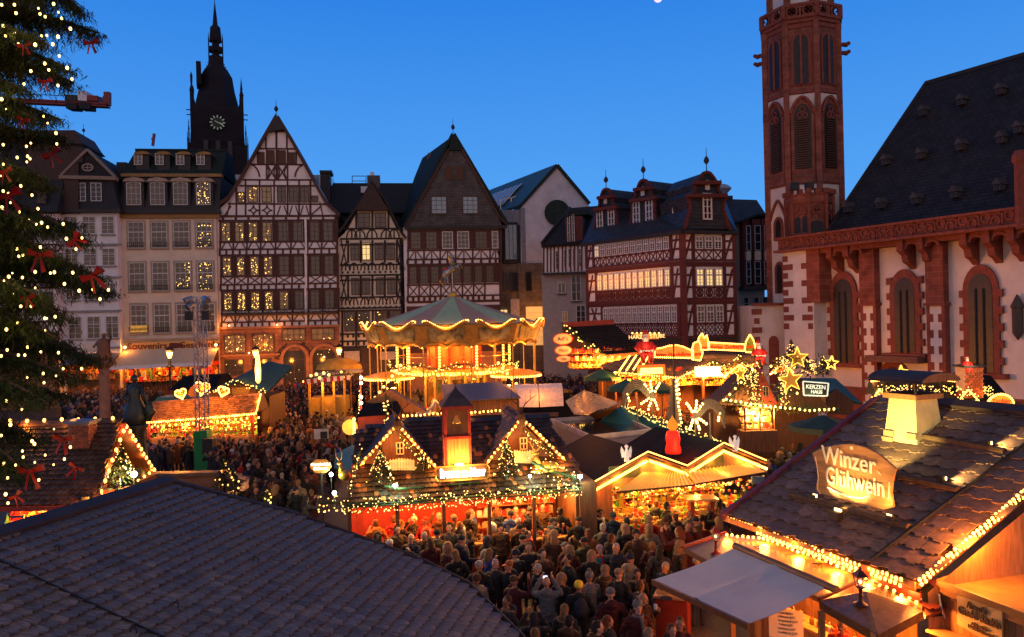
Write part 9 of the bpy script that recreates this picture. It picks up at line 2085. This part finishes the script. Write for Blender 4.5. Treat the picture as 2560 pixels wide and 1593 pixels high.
hero=[(1366,1452,176,'photo','grey',0,None,'','','',1.04,'bald man in grey hoodie taking a phone picture'),(1447,1463,170,'pocket','black',0,'beanie','yellow','','',1.,'person in black coat with bright yellow beanie seen from behind'),(1412,1520,165,'stand','charcoal',1,'long','blond','furcollar','tan',.94,'long-haired woman with tan fur hood down, seen from behind'),(1268,1500,-60,'pocket','charcoal',0,'short','brown','furcollar','tan',1.,'man with fur collar facing left beside the big tiled roof edge'),(1500,1372,8,'stand','turquoise',1,'beanie','pink','scarf','red',.95,'woman in turquoise jacket with long red scarf'),(1540,1368,-25,'pocket','navy',0,'short','silver','','',1.02,'white-haired man in navy jacket right of the turquoise jacket'),(1590,1333,0,'pocket','brown',1,'beanie','black','','',1.05,'man in long brown leather coat and black beret'),(1547,1432,150,'stand','black',1,'cap','tan','','',1.04,'man in black coat with tan flat cap turned away'),(1593,1433,5,'talk','black',0,'long','black','furcollar','tan',.93,'dark-haired woman facing camera left of the awning corner'),(1600,1462,120,'pocket','black',1,'short','brown','','',.98,'dark-haired person between the woman and the raised cup'),(1607,1492,60,'drink','brown',0,None,'','scarf','brown',.98,'balding man raising his cup beside the waste table'),(1663,1415,-50,'pocket','charcoal',0,'short','silver','','',.97,'silver-haired person just above the awning corner'),(1742,1402,160,'pocket','charcoal',0,'beanie','silver','','',.95,'person in pale knitted beanie behind the awning'),(1520,1550,100,'stand','charcoal',0,'long','auburn','furcollar','olive',.95,'auburn-haired woman in profile near the bottom edge'),(1470,1330,178,'stand','rust',1,'long','auburn','','',.96,'woman in rust orange coat with long auburn hair'),(1486,1246,20,'pocket','black',0,'cap','white','','',1.05,'tall man in cream baseball cap at the ornament stall corner'),(1501,1280,15,'talk','navy',0,'cap','black','scarf','white',1.,'man with black cap and white scarf by the ornament stall'),(1533,1288,175,'pocket','navy',0,'beanie','charcoal','','',1.,'person in dark beanie before the ornament counter'),(1600,1250,170,'stand','brown',0,'beanie','red','furcollar','tan',.95,'person in bright red hat at the ornament counter'),(1640,1256,178,'pocket','charcoal',0,'short','auburn','','',1.,'red-haired person at the ornament counter'),(1668,1262,100,'talk','black',1,'short','black','','',1.06,'tall man in long black coat in profile'),(1724,1284,5,'photo','grey',0,'short','blond','','',.95,'young person in grey jacket holding a camera by the kiosk'),(1773,1268,-20,'pocket','charcoal',0,'short','silver','','',1.,'silver-haired person right of the red kiosk'),(1790,1238,175,'stand','black',1,'short','black','','',1.06,'tall dark figure from behind right of the red kiosk'),(1622,1318,178,'drink','beige',1,'hood','tan','','',.97,'woman in beige coat with fur-trimmed hood, seen from behind'),(1632,1362,160,'pocket','burgundy',1,'short','blond','','',.96,'curly blond person in burgundy coat'),(1508,1316,150,'pocket','charcoal',1,'short','silver','scarf','grey',1.02,'grey-haired man in long charcoal coat with grey scarf'),(1447,1300,160,'pocket','black',0,'cap','black','','',1.02,'broad man in black jacket and cap bending to the counter'),(1277,1285,165,'pocket','blue',0,'beanie','navy','','',1.,'person in bright blue jacket at the red counter'),(1295,1303,175,'stand','grey',0,'pompom','white','','',.93,'person with white bobble hat at the red counter'),(1172,1284,150,'pocket','black',0,'short','brown','scarf','grey',1.05,'man in black coat with grey scarf at the red counter'),(1150,1312,100,'drink','black',0,'short','blond','','',.97,'blond person drinking beside the red counter'),(1093,1332,176,'pocket','olive',1,'beanie','black','','',1.04,'person in thick olive parka with black hat from behind'),(1028,1342,-20,'drink','navy',0,None,'','','',1.02,'bald man holding a cup near the big tiled roof'),(975,1357,150,'pocket','black',0,'beanie','white','','',.94,'person in white beanie beside the big tiled roof'),(944,1337,10,'pocket','charcoal',0,'hood','olive','','',.97,'hooded person with olive fur trim'),(842,1327,170,'pocket','black',0,'beanie','silver','','',.95,'person in light grey beanie at the roof edge'),(1198,1412,170,'pocket','black',0,'cap','silver','','',1.03,'large man in black jacket with grey cap from behind'),(1238,1408,-10,'pocket','charcoal',0,'short','silver','','',1.,'grey-haired man beside the grey cap'),(1272,1412,-60,'stand','black',0,'cap','rust','','',1.03,'man with orange-brimmed cap facing left'),(1219,1348,150,'stand','black',0,'hood','charcoal','','',.98,'person in raised black hood with pale backpack'),(1306,1346,178,'pocket','black',0,'cap','black','','',1.,'man in black track jacket and cap from behind'),(1376,1322,-40,'pocket','brown',0,'beanie','grey','scarf','tan',.97,'woman in grey beanie with tan scarf'),(1420,1396,-70,'pocket','black',1,'short','black','','',1.05,'bearded dark man in long black coat facing left'),(1135,1294,120,'pocket','black',0,'beanie','grey','','',.98,'person in grey beanie by the mulled wine urn'),(985,1296,170,'talk','red',0,'short','brown','','',1.,'stall keeper in red jacket at the left of the red counter'),(1063,1300,-30,'talk','red',0,'cap','red','','',1.,'stall keeper in red jacket bending in the counter middle'),(1290,1272,-10,'talk','red',0,'short','black','','',1.,'stall keeper in red jacket at the right end of the counter'),(746,1205,175,'pocket','beige',0,'short','tan','','',1.08,'man in beige puffer jacket from behind near the small firs'),(640,1225,0,'pocket','black',0,None,'','','',.95,'bald child-sized person behind the tiled roof'),(683,1184,160,'pocket','charcoal',0,'beanie','silver','','',.96,'person in silver beanie left of the beige puffer jacket'),(1680,1572,10,'stand','black',0,'long','auburn','','',.97,'red-haired woman at the very bottom before the awning'),(1622,1584,20,'pocket','charcoal',0,'beanie','tan','','',.97,'person with tan beanie cut off by the bottom edge'),(1700,1555,-20,'pocket','burgundy',0,'short','auburn','','',1.,'man in shade directly under the front awning rail'),(2105,1560,-40,'talk','red',0,'short','brown','','',1.,'stall keeper in red vest under the corner canopy'),(446,1096,20,'pocket','black',1,'cap','black','','',1.05,'man in long dark coat beside the green mast cover'),(470,1088,170,'stand','brown',1,'long','brown','','',1.,'long-haired person in brown coat touching the mast cover'),(604,1108,178,'stand','grey',0,'beanie','white','furcollar','tan',1.,'person in light grey jacket and black trousers right of the mast'),(1400,1276,178,'pocket','black',0,'short','black','','',1.03,'black-haired person at the wooden end wall')]
placed=[];heroes=[]
from mathutils.bvhtree import BVHTree
def occluders():
 VS=[];FS=[];n0=0
 for o in scene.objects:
  if o.type!='MESH' or o.name.split('.')[0]in('bulb','bulbs','fairy_lights','fairy_light','foliage','roof_tile','lettering','ground','window','glass_pane','timber_beam','beam_end','person','coat','hair','knitted_hat','display_goods'):continue
  me=o.data;k=len(me.vertices)
  if k==0 or k>60000:continue
  M=np.array(wm(o),'f');c=np.empty(k*3,'f');me.vertices.foreach_get('co',c);VS.append(c.reshape(-1,3)@M[:3,:3].T+M[:3,3])
  FS+=[tuple(i+n0 for i in p.vertices)for p in me.polygons];n0+=k
 return BVHTree.FromPolygons(np.concatenate(VS).tolist(),FS)
BV=occluders()
def seen(P):
 d=P-CAM;L=d.length;return BV.ray_cast(CAM,d.normalized(),L-.15)[0]is None
def clear(x,y,z):return BV.ray_cast(V(x,y,z),V(0,0,-1),z-.08)[0]is None
for(x,y,ang,pose,coat,lg,hd,hc,ex,ec,sc,lbl)in hero:
 p=PZ(x,y,1.66*sc);inside='stall keeper' in lbl
 o=person(p,R(ang),pose,coat,lg,hd,hc,ex or None,ec,sc,lean=.0);o['label']=lbl;o['group']='market visitors' if not inside else 'stall keepers';placed.append((p.x,p.y));heroes.append(o)
P_=lambda x,y,z:PZ(x,y,z)
prop('mobile_phone','lit phone held up by the bald man in grey hoodie','phone',heroes[0].location+V(-.02,.46,1.66),'phone',None)
prop('backpack','dark backpack on the person with the yellow beanie','backpack',heroes[1].location+V(.02,-.22,1.22),'pack',CC['charcoal']);prop('backpack','pale grey backpack on the person in the black hood','backpack',heroes[40].location+V(-.06,-.22,1.2),'pack',CC['silver'])
prop('cup','white cup raised by the balding man beside the waste table','cup',heroes[10].location+V(.22,-.25,1.45),'cup',GC[6])
REG=[(1.00,.64,'among the crowd before the central stall',[(780,1300),(1130,1350),(1300,1330),(1450,1290),(1640,1290),(1760,1300),(1700,1370),(1640,1420),(1600,1500),(1700,1593),(1310,1593),(1200,1470),(1060,1395),(850,1330)]),(1.,.58,'at the red counter',[(850,1305),(1440,1262),(1450,1300),(1100,1340),(870,1330)]),(1.,.62,'before the ornament stall',[(1500,1275),(1860,1225),(1880,1250),(1800,1300),(1520,1310)]),(1.,.60,'in the square right of the hearts stall',[(655,960),(870,975),(890,1080),(835,1130),(770,1250),(700,1262),(560,1200),(520,1120),(640,1080)]),(1.,.6,'before the gingerbread stall',[(345,1075),(640,1065),(620,1110),(380,1120)]),(1.,.7,'around the stone column',[(150,985),(330,945),(420,955),(350,1010),(352,1048),(180,1045)]),(1.,.75,'before the souvenir shops',[(280,925),(560,925),(540,952),(300,955)]),(1.,.8,'before the arched doors',[(660,925),(930,915),(940,985),(700,975)]),(1.,.75,'right of the carousel',[(1320,895),(1410,905),(1500,955),(1490,1010),(1420,985),(1350,975)]),(1.,.6,'between the parasols and comets',[(1500,965),(1700,975),(1790,1010),(1810,1085),(1740,1110),(1600,1010)]),(1.,.6,'before the candle house',[(1800,1060),(2060,1085),(2010,1170),(1930,1260),(1850,1215),(1830,1130)])]
def near(x,y,s):return any((x-a)**2+(y-b)**2<s*s for a,b in placed)
auto=[];heads_=['short']*5+['long']*4+['beanie']*4+['pompom','cap','hood','hood'];coats=['black']*7+['navy']*3+['charcoal']*4+['brown']*3+['olive']*2+['burgundy','burgundy','grey','beige','red','blue','rust','black','brown','navy','charcoal','black']
for dens,spc,where,poly in REG:
 xs=[q[0]for q in poly];ys=[q[1]for q in poly];G=[PZ(x,y,1.62)for x,y in poly];gx=[g.x for g in G];gy=[g.y for g in G];Pg=[(g.x,g.y)for g in G]
 tries=int(14*(max(gx)-min(gx))*(max(gy)-min(gy))/spc**2)
 for _ in range(min(tries,6000)):
  x,y=rng.uniform(min(gx),max(gx)),rng.uniform(min(gy),max(gy))
  if not inpoly(x,y,Pg):continue
  if near(x,y,spc):continue
  if not(seen(V(x,y,1.66))and seen(V(x,y,1.35))and clear(x,y,1.95)):continue
  placed.append((x,y));auto.append((V(x,y,0),where))
auto.sort(key=lambda q:q[0].length);nI=300-len(heroes);last=None;cnt={}
FAR=[]
for k,(p,where)in enumerate(auto):
 hd=rng.choice(heads_);coat=rng.choice(coats);hc=rng.choice(('black','black','silver','blond','auburn','brown','brown','brown'))if hd in('short','long')else rng.choice(('black','navy','charcoal','grey','grey','burgundy','white','brown'))if hd!='hood' else 'tan'
 pose=rng.choice(POSES);lg=int(rng.random()<.45);rz=rng.uniform(-math.pi,math.pi)if rng.random()<.5 else rng.gauss(math.pi,.7);ex=rng.choice((None,)*5+('scarf','furcollar'));ec=rng.choice(('grey','red','tan','beige'))if ex=='scarf' else 'tan';sc=rng.uniform(.92,1.05)
 if k<nI:
  o=person(p,rz,pose,coat,lg,hd,hc,ex,ec,sc);key=(where,coat,lg,hd,hc,ex,pose);cnt.setdefault(key,[]).append(o);o['group']='market visitors'
 else:FAR.append((p,rz,pose,coat,lg,hd,hc,sc))
PW=dict(stand='',pocket=' hands in pockets',drink=' drinking',photo=' arms raised',walk=' walking',talk=' one arm out')
for key,L in cnt.items():
 where,coat,lg,hd,hc,ex,pose=key;L.sort(key=lambda o:proj(o.location)[0]);n=len(L)
 for i,o in enumerate(L):
  s=('%s %s, %s%s%s'%(coat,'long coat' if lg else 'jacket',HN[hd].format(HW.get(hc,hc)),', scarf' if ex=='scarf' else ', fur collar' if ex else '',PW[pose]))
  o['label']=' '.join((('' if n==1 else('left ','right ')[i]if n==2 else('first ','second ','third ','fourth ','fifth ')[min(i,4)])+s+', '+where).split()[:16])
  # the farthest heads of the crowd, too small to count
b=MB();cidx=['black','navy','charcoal','brown','olive','burgundy','grey','beige','red','blue','white','rust','silver','blond','auburn','tan'];mats_=[CC[c]for c in cidx]+[SK[1],TR[1]]
for(p,rz,pose,coat,lg,hd,hc,sc)in FAR:
 M=Matrix.Rotation(rz,3,'Z');h=sc;g=lambda x,y,z:p+M@V(x,y,z)*h;b.cur=17;b.tube([g(-.1,0,0),g(-.09,0,.9)],[.05*h,.09*h],6);b.tube([g(.1,0,0),g(.09,0,.9)],[.05*h,.09*h],6)
 b.cur=cidx.index(coat);b.tube([g(0,0,.75),g(0,0,1.1),g(0,0,1.33),g(0,0,1.44)],[.21*h,.19*h,.2*h,.08*h],8);
 for sx in(-1,1):b.tube([g(sx*.2,0,1.36),g(sx*.28,-.05,1.12),g(sx*.2,-.22,1.0)],[.075*h,.065*h,.05*h],6)
 b.cur=16;b.ball(g(0,-.01,1.6),.1*h,8,6,sc=(.85,.95,1.15));b.cur=cidx.index(hc)if hc in cidx else 0;b.ball(g(0,.03,1.65),.108*h,8,5,sc=(.9,.95,.95))
if FAR:b.build('crowd',mats_,None,True,kind='stuff',label='far visitors of the market merging into one crowd before the houses',cat='crowd')
